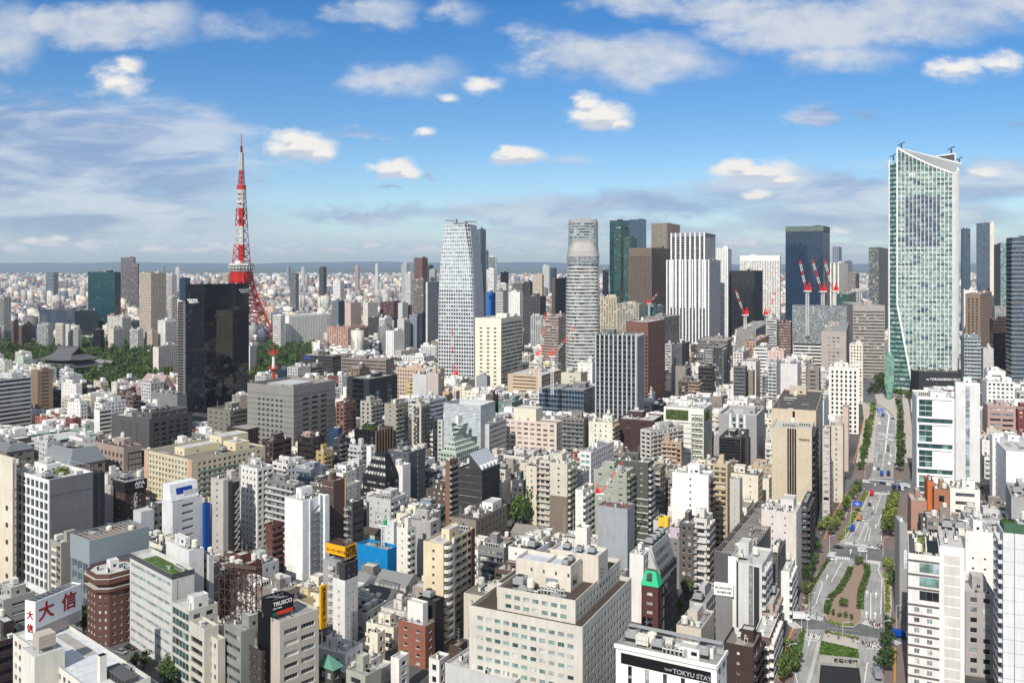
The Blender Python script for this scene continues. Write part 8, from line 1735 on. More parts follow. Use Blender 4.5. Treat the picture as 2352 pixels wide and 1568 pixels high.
for y in(.25,.5,.75):y*=o.wr;mb.box(.01,.03,y,y+.22,0,o.h,0)
for k in range(14):mb.box(.01,.025,0,o.wr,4*k+2,4*k+2.08,0)
mb.bd('panel_joint',[wmt((.52,.50,.48))],o.rt)
bush(o.rt,-14,-1,1,o.wr-1,o.h-.85,'mid',2.0,'roof_hedge',dn=5)
mb=MB();mb.box(-.5,-.05,.2,o.wr-.2,o.h-.8,o.h+3,0);mb.bd('green_screen',[wmt((.22,.42,.30))],o.rt)
o=bld('A4',1352,1365,1410,60,330,'white slim slab with a column of blue windows beyond the green terraced block',Y=500,a=108,A=None,B=S(fh=4,bw=4,ww=.25,wh=.6,pal='b'),wc=(.90,.90,.89),**NB)
bld('A4',1445,1480,1640,430,640,'grey rooftop covered in slanting glass skylights near the right edge',Y=400,a=115,A=None,B=None,wc='grey',ro='roofg',dn=5,**NB)
bld('A4',866,870,966,452,540,'low building with a pink rooftop room before the white framed office',Y=440,a=108,wl=14,A=None,B=None,wc=(.70,.50,.42),ro='roofl',dn=3,**NB)
bld('A4',966,970,1010,338,500,'orange terracotta slim tower before the white framed office',Y=462,a=108,wl=12,A=None,B=None,wc=(.78,.44,.24),ro='roofd',ph=False,**NB)
bld('A4',1006,1010,1102,385,500,'orange brown low building with a picture window before the white framed office',Y=455,a=108,wl=12,A=None,B=S(fh=9,bw=9,ww=.5,wh=.4,d=.5,pal='m',mg=1),wc=(.70,.42,.25),ro='roofg',dn=3,**NB)
o=bld('A4',1104,1108,1290,380,520,'white low office with three rows of wide windows below the grey screened tower',Y=450,a=108,wl=14,A=None,B=S(fh=4,bw=8,ww=.75,wh=.4,d=.4,pal='m',mg=1),wc=(.94,.92,.88),ro='roofl',dn=4,**NB)
o=FRAME;L=o.wr;mb=MB();rg=random.Random(4)
def sq(y0,y1,z0,z1,glass_share=.42):
 t=.9;
 for q in((y0,y1,z0,z0+t),(y0,y1,z1-t,z1)):mb.box(.02,.8,q[0],q[1],q[2],q[3],0)
 mb.box(.02,.79,y0,y0+t,z0+t,z1-t,0);mb.box(.02,.79,y1-t,y1,z0+t,z1-t,0)
 yg=y0+t+(y1-y0-2*t)*glass_share
 fac(mb,(.05,y0+t+.01),(0,1),yg-y0-t,z0+t,z1-t,S(fh=4,bw=3.2,ww=1,wh=.9,sill=.05,d=.02,pal='G',mg=.1,top=.1,mull=1),rg);mb.box(.02,.10,yg+.02,y1-t,z0+t,z1-t,0)
hsq=(o.h-2)/4.6
for k in range(4):
 z1=o.h-.5-k*(hsq+3.2);sq(.3,L-.8,z1-hsq,z1);
 fac(mb,(.04,.4),(0,1),L-1.4,z1-hsq-3.0,z1-hsq-.1,S(fh=3,bw=3,ww=1,wh=.9,sill=.05,d=.02,pal='G',mg=.1,top=.05),rg)
mb.bd('framed_glass',wsl(wmt((.95,.95,.95),.5),wmt('lgrey')),o.rt)
o=TRELLIS;mb=MB();rg=random.Random(7)
x0=-o.wl*.30;
for k in range(10):
 z=o.h-4-k*3.9;mb.box(x0,-.4,-1.3,-.02,z,z+.22,0)
 for q in range(4):xx=x0+(abs(x0)-.4)*q/3;mb.bar((xx,-1.2,z-3.7),(xx,-1.2,z),.16,0)
 mb.bar((x0,-1.25,z-3.7),(x0+3,-1.25,z),.14,0)
mb.bd('trellis',[wmt('white',.5,'metal')],o.rt)
gb_=MB()
def leaves(n,xr,yr,zr,w=.35):
 for i in range(n):
  p=V3((rg.uniform(*xr),rg.uniform(*yr),rg.uniform(*zr)));nn=V3((rg.uniform(-1,1),rg.uniform(-1,.1),rg.uniform(-.3,1))).normalized();a=nn.orthogonal().normalized();b_=nn.cross(a);gb_.quad(tuple(p-a*w-b_*w),tuple(p+a*w-b_*w),tuple(p+a*w+b_*w),tuple(p-a*w+b_*w))
for k in range(10):leaves(60,(x0+.3,-.8),(-1.1,-.3),(o.h-7.6-k*3.9,o.h-6.2-k*3.9))
leaves(520,(-o.wl*.93,-o.wl*.40),(-.5,-.1),(o.h-8.5,o.h-2),.4);leaves(260,(.1,.5),(2,o.wr*.6),(o.h-9,o.h-2),.4)
gb_.bd('climbing_plants',[LEAF['moss']],o.rt)
mb=MB();mb.box(-o.wl*.95,-o.wl*.38,-.04,-.01,o.h-9,o.h-1.6,0);mb.bd('trellis_recess',[wmt((.35,.36,.32))],o.rt)
o,a_,b_,c_,d_,z_=GARDEN[0];bush(o.rt,a_,b_,c_,d_,z_,'dark',3.0,'roof_garden',dn=5)
def gp(pts,z=.02,t='A4'):return[tuple(ground(t,x,y,z))for x,y in pts]
def sheet(name,polys,mat,z,t='A4'):
 b=MB()
 for p in polys:
  q=gp(p,z,t);a=sum(q[i][0]*q[(i+1)%len(q)][1]-q[(i+1)%len(q)][0]*q[i][1]for i in range(len(q)))
  b.poly(q if a>0 else q[::-1])
 o=b.bd(name,[mat]);o['kind']='structure';return o
def strip(b,pts,w,z,t='A4',m=0):
 q=[V3(p)for p in gp(pts,z,t)]
 for a,c in zip(q[:-1],q[1:]):
  d=(c-a).normalized();n=V3((-d.y,d.x,0))*w/2;b.quad(tuple(a-n),tuple(a+n),tuple(c+n),tuple(c-n),m)if False else b.quad(tuple(a+n),tuple(a-n),tuple(c-n),tuple(c+n),m)
def roadmat(name,c):
 m=bpy.data.materials.new(name);m.use_nodes=True;t=NT(m.node_tree);b=t.n['Principled BSDF'];b.inputs['Roughness'].default_value=.9;b.inputs['Specular IOR Level'].default_value=.2
 ge=t.new('ShaderNodeNewGeometry');mp=t.new('ShaderNodeMapping');mp.inputs['Rotation'].default_value=(0,0,R(24.5));t.l.new(ge.outputs['Position'],mp.inputs[0])
 n1,_=t.noise(t.vm('MULTIPLY',mp.outputs[0],(1,.04,1)),1.1,3,.6);n2,_=t.noise(mp.outputs[0],.09,4,.6);n3,_=t.noise(mp.outputs[0],2.5,2,.5)
 f=t.math('ADD',t.math('ADD',t.math('MULTIPLY',t.smooth(n1,.35,.7),.30),t.math('MULTIPLY',t.smooth(n2,.45,.56),.25)),t.math('MULTIPLY',n3,.12));L=lin(c)
 t.l.new(t.mix(f,tuple(L)+(1,),tuple(x*.38 for x in L)+(1,)),b.inputs['Base Color']);return m
asph=roadmat('avenue_asphalt',(.66,.66,.65));asph2=roadmat('junction_asphalt',(.47,.47,.47));pave=pn('brown_paving',(.50,.445,.425),.9,0,.15);kerbm=pn('pale_paving',(.74,.71,.67),.9,0,.15);paint=pn('road_paint',(.93,.93,.91),.7);yl=pn('tactile_yellow',(.85,.58,.12),.8);gravel=pn('island_soil',(.60,.52,.46),.95,0,.1)
EDGE_L=[(-260,2600),(-40,1700),(60,1480),(130,1250),(200,1010),(262,800),(330,690),(400,560),(470,400),(520,290),(560,120),(590,0)]
EDGE_R=[(880,2600),(860,1700),(850,1400),(840,1100),(830,900),(840,700),(850,500),(862,300),(868,100),(872,0)]
sheet('pavement',[EDGE_L+EDGE_R[::-1]],pave,.010)
B4far=lambda pts:[((x*.3296)/.3776,(545.5+.3296*y-976.2)/.3776)for x,y in pts]
FAR_L=B4far([(612,1568),(640,1400),(668,1260),(655,1150),(640,1090)]);FAR_R=B4far([(1010,1568),(1000,1300),(985,1180),(975,1130),(950,1085)])
sheet('far_pavement',[FAR_L+FAR_R[::-1]],kerbm,.012)
ROAD_L=[(60,2600),(140,1700),(165,1480),(215,1300),(245,1120),(300,960),(345,880),(400,800),(415,720),(480,700),(520,600),(560,480),(600,400),(620,330),(640,240),(648,120),(660,0)]
ROAD_R=[(690,2600),(700,1700),(705,1500),(700,1280),(695,1120),(695,900),(690,800),(690,700),(700,600),(720,480),(750,420),(760,330),(765,200),(768,60),(768,0)]
sheet('road',[ROAD_L+ROAD_R[::-1]],asph,.03)
fr=B4far([(745,1568),(765,1400),(790,1290),(775,1240),(745,1200),(685,1165),(668,1130)]);fr2=B4far([(880,1568),(885,1400),(885,1280),(865,1225),(820,1185),(760,1150),(720,1130)])
sheet('road_bend',[fr+fr2[::-1]],asph,.034)
sheet('side_street',[[(380,760),(400,720),(480,735),(700,755),(960,800),(960,850),(690,825),(520,810),(395,795)],[(380,340),(590,320),(770,330),(1000,330),(1000,420),(760,410),(600,400),(380,385)]],asph2,.046)
sheet('side_street_south',[[(130,1180),(240,1150),(340,1160),(700,1230),(960,1270),(960,1340),(700,1300),(330,1240),(130,1230)]],asph2,.05)
sheet('far_road',[B4far([(640,1150),(645,1060),(690,960),(740,860),(790,800),(800,800),(775,900),(745,1000),(740,1080),(760,1150)])],asph2,.04)
b=MB();Z=.062
def zebra(x0,y0,x1,y1,w,n,z=Z):
 p0,p1=ground('A4',x0,y0,z),ground('A4',x1,y1,z);d=(p1-p0);L=d.length;d.normalize();nn=V3((-d.y,d.x,0))*w/2
 for k in range(n):
  a=p0+d*L*(k/n);c=p0+d*L*((k+.55)/n);b.quad(tuple(a-nn),tuple(c-nn),tuple(c+nn),tuple(a+nn))
zebra(468,712,665,745,4.5,20);zebra(400,800,500,812,4.5,10);zebra(600,826,685,838,4.5,9);zebra(615,328,770,342,4.5,18);zebra(605,408,745,420,4.5,16)
zebra(250,1160,335,1178,4.5,8);zebra(222,1272,320,1290,5,9);zebra(585,1195,690,1225,5,9);zebra(600,1340,690,1350,5,8);zebra(135,1195,185,1235,4,8);zebra(742,1305,800,1330,4,8);zebra(395,770,378,800,3.5,5)
for y,xa,xb in((48,665,765),(82,662,762)):zebra(xa,y,xb,y+8,4.5,17)
lines=[([(540,710),(575,640),(590,590),(640,560),(660,500),(700,400)],.3),([(690,700),(690,640),(670,600),(690,540),(712,490),(740,450)],.3),([(585,705),(615,610)],.25),([(610,705),(625,620)],.25),([(650,130),(665,170),(660,220)],.25),([(745,120),(745,200)],.25),([(690,300),(705,190),(715,90)],.3),([(475,700),(530,640),(555,585)],.3),([(385,950),(450,830)],.3),([(265,1115),(290,1090),(330,970),(322,940)],.3),([(625,1180),(625,1020)],.35),([(685,1150),(695,930),(670,880),(680,840)],.3),([(215,1300),(315,1310)],.5),([(180,1568),(165,1510)],.3),([(585,1568),(605,1440)],.35),([(600,820),(600,780)],.25),([(470,560),(500,480),(540,420),(590,400)],.25),([(560,500),(610,420)],.25)]
for pts,w in lines:strip(b,pts,w,Z)
for k in range(34):
 y=1310+k*8;x=318-(y-1310)*.26;strip(b,[(x-18,y-3),(x+4,y+6)],.35,Z)
for k in range(9):y=600+k*11;x=590-(y-600)*.42;strip(b,[(x-6,y+6),(x+8+8*(k/9),y)],.35,Z)
def arrow(x,y,s=1.0):
 p=ground('A4',x,y,Z);d=V3((math.sin(R(24)),math.cos(R(24)),0));n=V3((d.y,-d.x,0))*s
 q=lambda u,v:tuple(p+d*u*s*1.6+n*v);b.poly([q(0,-.2),q(0,.2),q(3,.2),q(3,-.2)]);b.poly([q(3,-.7),q(3,.7),q(5,0)])
for x,y in((600,1040),(655,1050),(597,1170),(650,1175),(355,940),(412,835),(245,1340),(650,370),(600,615),(655,625),(690,120),(640,510),(500,780)):arrow(x,y)
for k in range(12):strip(b,[(395+k*15,1232+k*2),(402+k*15,1233+k*2)],.25,Z)
o=b.bd('road_markings',[paint]);o['kind']='structure'
bm2=MB()
for(xs,ys,w,m)in(((760,1290),0,0,0),):pass
for pts in([(60,1550),(130,1290),(155,1230)],[(250,880),(270,800),(310,800)],[(345,690),(360,640),(400,540),(470,420)],[(520,230),(550,120),(575,0)],[(770,1560),(775,1350)],[(860,60),(850,0)]):strip(bm2,pts,.5,.02)
q=B4far([(655,1350),(690,1180)]);strip(bm2,q,.5,.02)
ob=bm2.bd('tactile_paving',[yl]);ob['kind']='structure'
b=MB();q=B4far([(815,1500),(830,1360),(845,1240),(820,1205)]);strip(b,q,1.2,Z);q=B4far([(780,1240),(800,1200),(850,1225),(880,1290)]);strip(b,q,.3,Z);
for(x,y)in((770,1375),(765,1400)):
 (xx,yy),(x2,y2)=B4far([(x,y),(x+105,y+5)]);zebra(xx,yy,x2,y2,4,15)
ob=b.bd('far_road_markings',[paint]);ob['kind']='structure'
def raised(name,pts,z,mat,kerb=True,t='A4',lb=None):
 q=gp(pts,z,t);a=sum(q[i][0]*q[(i+1)%len(q)][1]-q[(i+1)%len(q)][0]*q[i][1]for i in range(len(q)))
 if a<0:q=q[::-1]
 b=MB();b.prism([(p[0],p[1])for p in q],0,z,1,top=0)
 n=len(q)
 for i in range(n):
  j=(i+1)%n;b.bar(V3(q[i])+V3((0,0,.01)),V3(q[j])+V3((0,0,.01)),.32,1)
 o=b.bd(name,[mat,kerbm]);o['kind']='structure';return o
raised('central_island',[(512,850),(545,808),(580,818),(605,840),(610,880),(595,960),(575,1010),(570,1100),(570,1190),(520,1225),(420,1215),(365,1190),(345,1150),(365,1060),(400,1030),(440,990),(470,920)],.15,gravel)
raised('tunnel_forecourt',[(345,1262),(560,1300),(545,1360),(440,1350),(330,1312)],.16,kerbm)
raised('kerb_island',[(560,500),(590,445),(605,410),(600,470),(575,520),(520,600),(500,640),(470,700),(440,720),(480,610)],.14,kerbm)
raised('kerb_island',[(298,905),(345,850),(372,820),(370,840),(320,920),(270,1010),(235,1110),(222,1100),(255,1000)],.14,kerbm)
raised('kerb_island',[(700,880),(712,900),(745,980),(752,1100),(745,1160),(712,1150),(705,1000)],.14,kerbm)
def hedge_line(pts,lb,kind='mid',w=1.6,h=1.1,t='A4',seed=1,z=.12):
 b=MB();rng=random.Random(seed);q=[V3(p)for p in gp(pts,z,t)]
 c=q[0];r=empty('hedge',(c.x,c.y,z));tag(r,lb,'hedge')
 for a,d in zip(q[:-1],q[1:]):
  L=(d-a).length;n=V3((-(d-a).y,(d-a).x,0)).normalized()
  for k in range(int(L*w*9)):
   p=a.lerp(d,rng.random())+n*rng.uniform(-w/2,w/2)-c+V3((0,0,rng.uniform(.2,h)));nn=V3((rng.uniform(-1,1),rng.uniform(-1,1),rng.uniform(.1,1))).normalized();x=nn.orthogonal().normalized()*rng.uniform(.15,.35);y=nn.cross(x)
   b.quad(tuple(p-x-y),tuple(p+x-y),tuple(p+x+y),tuple(p-x+y))
 b.bd('foliage',[LEAF[kind]],r)
hedge_line([(500,870),(480,930),(430,1010),(380,1050),(350,1150)],'clipped hedge along the left rim of the central island','mid',2.6,seed=1)
hedge_line([(600,850),(605,900),(585,960),(565,1020),(560,1120)],'clipped hedge along the right rim of the central island','mid',2.6,seed=2)
hedge_line([(372,1190),(420,1215),(525,1218)],'low hedge at the bottom rim of the central island','light',2.0,.7,seed=3)
hedge_line([(345,1260),(440,1278),(555,1300)],'low hedge between the loop lane and the tunnel forecourt','light',1.8,.7,seed=4)
hedge_line([(232,1090),(262,1000),(320,900),(368,820)],'hedge strip on the left kerb beside the island junction','mid',1.4,seed=5)
hedge_line([(440,700),(500,600),(560,490),(600,410)],'planting strip on the left kerb between the two junctions','light',2.2,seed=7)
hedge_line([(712,640),(735,540),(765,460)],'planting strip on the right kerb between the two junctions','light',2.2,seed=8)
hedge_line([(165,1500),(215,1250)],'planting strip on the left kerb near the tunnel','mid',1.6,seed=9)
hedge_line([(712,900),(728,1000),(725,1140)],'hedge strip on the right kerb beside the island','light',1.6,seed=6)
def portal():
 y0=1440;pL,pM,pR=ground('A4',312,1440),ground('A4',440,1450),ground('A4',560,1462)
 r=empty('tunnel_portal',tuple(pM));tag(r,'concrete road tunnel portal with two dark openings at the foot of the grass slope','tunnel portal')
 a=V3((pL.x,pL.y,0))-pM;c=V3((pR.x,pR.y,0))-pM;u=(c-a).normalized();L=(c-a).length;n=V3((u.y,-u.x,0));b=MB();conc=wmt('conc')
 b.obox(tuple(a+V3((0,0,.1))),u*L,-n*1.2,(0,0,2.2),0)
 r_=b.bd('lintel',[conc],r)
 b=MB()
 dpt=5.2
 for f in(0.0,.5,1.0):o_=a+u*(L*f-.3)+V3((0,0,-dpt));b.obox(tuple(o_),u*.6,-n*1.0,(0,0,dpt+.1),0)
 b.bd('pier',[conc],r)
 txm('新橋の御門',1.6,BLK,r,tuple(a+u*L*.36+n*.06+V3((0,0,.6))),(R(90),0,math.atan2(u.y,u.x)),.08,'sign_lettering')
portal()
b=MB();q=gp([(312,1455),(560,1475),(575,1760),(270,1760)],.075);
b.poly(q if sum(q[i][0]*q[(i+1)%4][1]-q[(i+1)%4][0]*q[i][1]for i in range(4))>0 else q[::-1]);o=b.bd('tunnel_ramp',[pn('ramp_shade_paint',(.16,.16,.17),.9)]);o['kind']='structure'  # flat dark sheet on the ground, painted for the tunnel mouth's shade
for i,(pts,lab)in enumerate((([(312,1455),(285,1760)],'left'),([(562,1475),(600,1760)],'right'))):
 q=[V3(p)for p in gp(pts,0)];b=MB();b.bar(q[0]+V3((0,0,.5)),q[1]+V3((0,0,.5)),1.0);o=b.bd('ramp_wall',[wmt('conc')]);tag(o,'low concrete parapet along the %s side of the tunnel ramp'%lab,'parapet wall')
q=gp([(325,1318),(545,1368),(552,1455),(312,1430)],0);b=MB();b.poly([(p[0],p[1],z)for p,z in zip(q,(.3,.3,2.2,2.2))][::-1]);
if b.v:
 o=b.bd('grass_slope',[LEAF['grass']]);o['kind']='structure'
b=MB();rng=random.Random(3)
c=[V3((p[0],p[1],z))for p,z in zip(q,(.3,.3,2.2,2.2))]
for k in range(2600):
 u,v=rng.random(),rng.random();p=c[0].lerp(c[1],u).lerp(c[3].lerp(c[2],u),v)+V3((0,0,rng.uniform(.02,.35)));nn=V3((rng.uniform(-1,1),rng.uniform(-1,1),rng.uniform(.3,1))).normalized();x=nn.orthogonal().normalized()*.22;y=nn.cross(x);b.quad(tuple(p-x-y),tuple(p+x-y),tuple(p+x+y),tuple(p-x+y))
o=b.bd('ground_cover',[LEAF['grass']]);tag(o,'bright green ground cover on the slope above the tunnel mouths','ground cover',None,'stuff')
rng=random.Random(12)
def treeline(pts,n,s,kinds,lb,group,t='A4',jit=1.0,slim=False):
 q=[V3(p)for p in gp(pts,0,t)];L=[(c-a).length for a,c in zip(q[:-1],q[1:])];T_=sum(L)
 for k in range(n):
  d=T_*(k+.5+rng.uniform(-.2,.2))/n;i=0
  while i<len(L)-1 and d>L[i]:d-=L[i];i+=1
  p=q[i].lerp(q[i+1],d/L[i]);tree(p.x+rng.uniform(-jit,jit),p.y+rng.uniform(-jit,jit),s*rng.uniform(.8,1.2),rng.choice(kinds),lb,group,rng=rng,slim=slim,name='street_tree',cat='street tree')
treeline([(375,690),(450,560),(510,460),(560,380)],12,.75,['mid','light'],'leafy green street tree on the left kerb between the two junctions','street trees on the left kerb')
treeline([(560,290),(600,130),(612,0)],11,.9,['mid','light','mid'],'leafy green street tree lining the left kerb beyond the far junction','far street trees on the left kerb')
treeline(B4far([(665,1560),(700,1400),(725,1250),(735,1190)]),12,.85,['mid','mid','light'],'small street tree on the left kerb near the skyscraper','distant street trees on the left kerb')
treeline(B4far([(915,1560),(920,1400),(925,1250),(905,1160)]),14,.85,['mid','mid','dark'],'small street tree on the right kerb near the skyscraper','distant street trees on the right kerb')
treeline([(735,700),(745,560),(765,460)],9,1.0,['mid','light'],'leafy green street tree on the right kerb between the two junctions','street trees on the right kerb')
treeline([(798,300),(805,150),(808,0)],9,.9,['mid','dark'],'leafy street tree lining the right kerb beyond the far junction','far street trees on the right kerb')
treeline([(215,1070),(250,940),(310,770)],5,.7,['mid','dark'],'small street tree on the left pavement beside the island','pavement trees beside the island')
treeline([(100,1620),(145,1440)],3,.95,['mid'],'street tree on the left pavement near the tunnel','pavement trees near the tunnel')
treeline([(760,1000),(745,900),(700,850)],4,.65,['mid','light'],'small street tree on the right pavement beside the island','right pavement trees')
treeline([(690,1560),(720,1440),(735,1250)],4,.8,['dark'],'dark street tree in the shaded right pavement','shaded pavement trees')
for x,y,s,l in((455,1110,.55,'round young tree alone on the bare soil of the central island'),(548,855,.6,'young tree at the pointed end of the central island')):
 p=ground('A4',x,y);tree(p.x,p.y,s,'mid',l,rng=rng,v=1)
for k in range(4):p=ground('A4',395+k*38,1160+k*8);tree(p.x,p.y,.28,'mid','tiny shrub in the row at the bottom of the central island','island shrubs',rng=rng,v=k%4,name='shrub',cat='shrub')
for(t,pts,n,s,k,lab)in(('A3',[(70,625),(140,600),(215,600)],16,1.9,['dark','mid'],'dark green tree in the pocket garden left of the two tone tower'),('A1',[(510,1290),(540,1270)],3,1.0,['dark'],'tree squeezed between the sign building and the brown tower'),('A1',[(830,1480),(880,1500)],2,.7,['dark'],'conifer like tree before the lawn roofed office'),('A1',[(1000,1560),(1110,1600)],3,.8,['dark','mid'],'dark tree in the yard at the bottom left of the lawn roofed office'),('A3',[(960,1180),(1040,1020),(1110,960)],9,.7,['dark','mid'],'street tree in the narrow lane right of the black glass building'),('A3',[(1130,930),(1190,850)],5,.6,['mid'],'small tree far up the narrow lane'),('B3',[(1250,850),(1330,880)],14,1.5,['dark','mid'],'tree of the shrine wood right of the red brown tower'),('B3',[(90,830),(170,850),(370,850)],18,1.5,['dark','mid'],'tree of the wooded slope behind the orange cranes'),('B3',[(1470,700),(1540,700)],8,1.4,['dark'],'dark tree at the foot of the white residential tower'),('B4',[(1480,1400),(1520,1500)],6,1.3,['dark'],'dark tree between the grey screened tower and the right edge'),('B2',[(1180,710),(1230,720)],6,1.4,['dark'],'dark tree behind the school hall'),('B2',[(940,920),(1030,890)],9,1.2,['mid'],'tree of the small park before the school wing'),('B2',[(800,740),(990,700)],16,1.1,['mid','dark'],'tree along the green sports ground'),('B4',[(720,1100),(790,1060),(770,1000)],12,1.2,['dark','mid'],'plaza tree left of the skyscraper foot'),('B4',[(890,1110),(990,1120)],10,.9,['mid','light'],'plaza tree right of the green glass pylon'),('B4',[(270,1190),(310,1150)],5,1.0,['mid'],'garden tree behind the tan stone tower'),('A4',[(330,640),(345,610)],3,.6,['light'],'small bright tree at the foot of the tan stone tower'),('B4',[(735,800),(770,770)],8,1.4,['mid'],'street tree where the avenue vanishes'),('A1',[(420,770),(430,780)],1,.8,['mid'],'lone tree in the gap beside the white grid office')):
 treeline(pts,n,s,k,lab,lab.replace('tree','trees')if n>1 else None,t=t,jit=5 if n>6 else 2)
b=MB();q=gp([(800,745),(985,690),(1060,680),(1150,690),(1010,735),(960,755)],.03,'B2');b.poly(q if sum(q[i][0]*q[(i+1)%6][1]-q[(i+1)%6][0]*q[i][1]for i in range(6))>0 else q[::-1]);o=b.bd('sports_field',[LEAF['grass']]);o['kind']='structure'
g=ground('B4',845,1128);r=empty('glass_pylon',(g.x,g.y,0),-R(20));tag(r,'tall green glass pylon tapering to a slanted tip before the skyscraper','pylon');hp=zat('B4',800,g.y);b=MB();s_=4.6
pts=[(-s_,0),(0,-3.5),(s_,0),(0,4)]
b.loft([[(x*.35,y*.35,0)for x,y in pts],[(x,y,16)for x,y in pts],[(x,y,hp*.93)for x,y in pts],[(x*.8-.8,y*.8,hp)for x,y in pts]],0)
for k in range(26):z=16+k*(hp*.93-16)/26;b.loft([[(x*1.01,y*1.01,z)for x,y in pts],[(x*1.01,y*1.01,z+.4)for x,y in pts]],1)
b.bd('glass_shaft',[glassmat('pylon',(.16,.34,.26),.2),wmt((.55,.70,.62))],r)
def vehicle_protos():
 out={};gl=G['k'];ty=pn('tyre',(.06,.06,.06),.9);lampw=pn('headlight_glass',(.9,.9,.85),.2);lampr=pn('tail_light',(.7,.05,.03),.3)
 def prof_body(name,L,W,pts):
  b=MB();n=len(pts);rings=[]
  for s in(-1,1):rings.append([(x,s*W/2*k,z)for x,z,k in pts])
  v0=len(b.v);b.v+=rings[0]+rings[1]
  for i in range(n):j=(i+1)%n;b.f.append((v0+i,v0+j,v0+n+j,v0+n+i));b.m.append(0)
  b.f.append(tuple(v0+n-1-i for i in range(n)));b.m.append(0);b.f.append(tuple(v0+n+i for i in range(n)));b.m.append(0)
  return b
 car=prof_body('car',4.5,1.75,[(-2.2,.35,1),(2.2,.35,1),(2.25,.7,1),(1.2,.92,1),(-2.15,1.0,1),(-2.25,.6,1)])
 cab=prof_body('cab',3,1.6,[(1.05,.92,1),(.35,1.42,.86),(-1.35,1.45,.86),(-2.0,1.0,1)])
 wheel=MB()
 for x in(0,):
  n=10;v0=len(wheel.v)
  for y in(-.11,.11):
   for i in range(n):a=6.283*i/n;wheel.v.append((.33*math.cos(a),y,.33+.33*math.sin(a)))
  for i in range(n):j=(i+1)%n;wheel.f.append((v0+i,v0+n+i,v0+n+j,v0+j));wheel.m.append(0)
  wheel.f.append(tuple(v0+i for i in range(n)));wheel.m.append(0);wheel.f.append(tuple(v0+2*n-1-i for i in range(n)));wheel.m.append(0)
 wm=wheel.mesh('wheel',[ty])
 roofp=MB();roofp.box(-1.3,.3,-.66,.66,1.44,1.48)
 hl=MB();hl.box(-.04,.04,-.18,.18,-.08,.08)
 hlm=hl.mesh('headlight',[lampw]);tlm=hl.mesh('tail_light',[lampr])
 van=MB();van.box(-2.3,2.1,-.9,.9,.4,1.1,0);van.box(-2.3,1.7,-.88,.88,1.1,1.95,0)
 vang=MB();vang.box(.5,1.72,-.89,.89,1.15,1.7,0);vang.box(-2.0,.3,-.89,.89,1.25,1.65,0)
 trk=MB();trk.box(-3.3,1.5,-1.1,1.1,1.0,3.1,0);trc=MB();trc.box(1.7,3.3,-1.0,1.0,.5,2.3,0);trg=MB();trg.box(3.3,3.33,-.85,.85,1.4,2.1);trg.box(2.2,3.2,-1.02,1.02,1.4,2.0);chs=MB();chs.box(-3.2,3.2,-.6,.6,.5,.95,0)
 rm=MB();rm.prism([(.2*math.cos(a*.785),.2*math.sin(a*.785))for a in range(8)],-.012,.012,0,bottom=True);rm.v=[(x,z,y)for x,y,z in rm.v]
 return dict(rim=rm.mesh('rim',[pn('rim_silver',(.6,.6,.62),.3)]),car=car,cab=cab,roofp=roofp,wheel=wm,hl=hlm,tl=tlm,van=van,vang=vang,trk=trk,trc=trc,trg=trg,chs=chs)
VP=vehicle_protos();_vm={}
def vmesh(part,key,mats):
 k=(part,key)
 if k not in _vm:_vm[k]=VP[part].mesh(part,mats)
 return _vm[k]
def vehicle(t,x,y,kind,colour,hd,lb,cname):
 p=ground(t,x,y,.06);mat=pn('vehicle_'+cname,colour,.3,0,.6);r=empty({'car':'car','van':'van','truck':'truck'}[kind],tuple(p),R(90-hd));tag(r,lb,kind)
 if kind=='car':
  link('body',vmesh('car',cname,[mat]),r);link('cabin_glass',vmesh('cab','g',[G['k']]),r);link('roof_panel',vmesh('roofp',cname,[mat]),r);wx,wy=1.35,.8
 elif kind=='van':
  link('body',vmesh('van',cname,[mat]),r);link('side_glass',vmesh('vang','g',[G['k']]),r);wx,wy=1.4,.8
 else:
  link('cargo_box',vmesh('trk',cname,[mat]),r);link('cab',vmesh('trc','w',[pn('vehicle_white',(.88,.88,.88),.3)]),r);link('windscreen',vmesh('trg','g',[G['k']]),r);link('chassis',vmesh('chs','d',[pn('chassis_black',(.08,.08,.08))]),r);wx,wy=2.2,.95
 for sx in(-1,1):
  for sy in(-1,1):link('rim',VP['rim'],link('wheel',VP['wheel'],r,(sx*wx,sy*wy,0)),(0,sy*.115,.33),0)
 fx_={'car':2.24,'van':2.12,'truck':3.34}[kind];bx_={'car':-2.25,'van':-2.32,'truck':-3.32}[kind]
 for sy in(-1,1):link('headlight',VP['hl'],r,(fx_,sy*.6,.75));link('tail_light',VP['tl'],r,(bx_,sy*.6,.85))
W_,B_,S_=((.88,.88,.88),'white'),((.07,.07,.08),'black'),((.55,.56,.58),'silver');BL=((.04,.28,.62),'blue');RD=((.75,.08,.05),'red');TN=((.72,.50,.28),'tan')
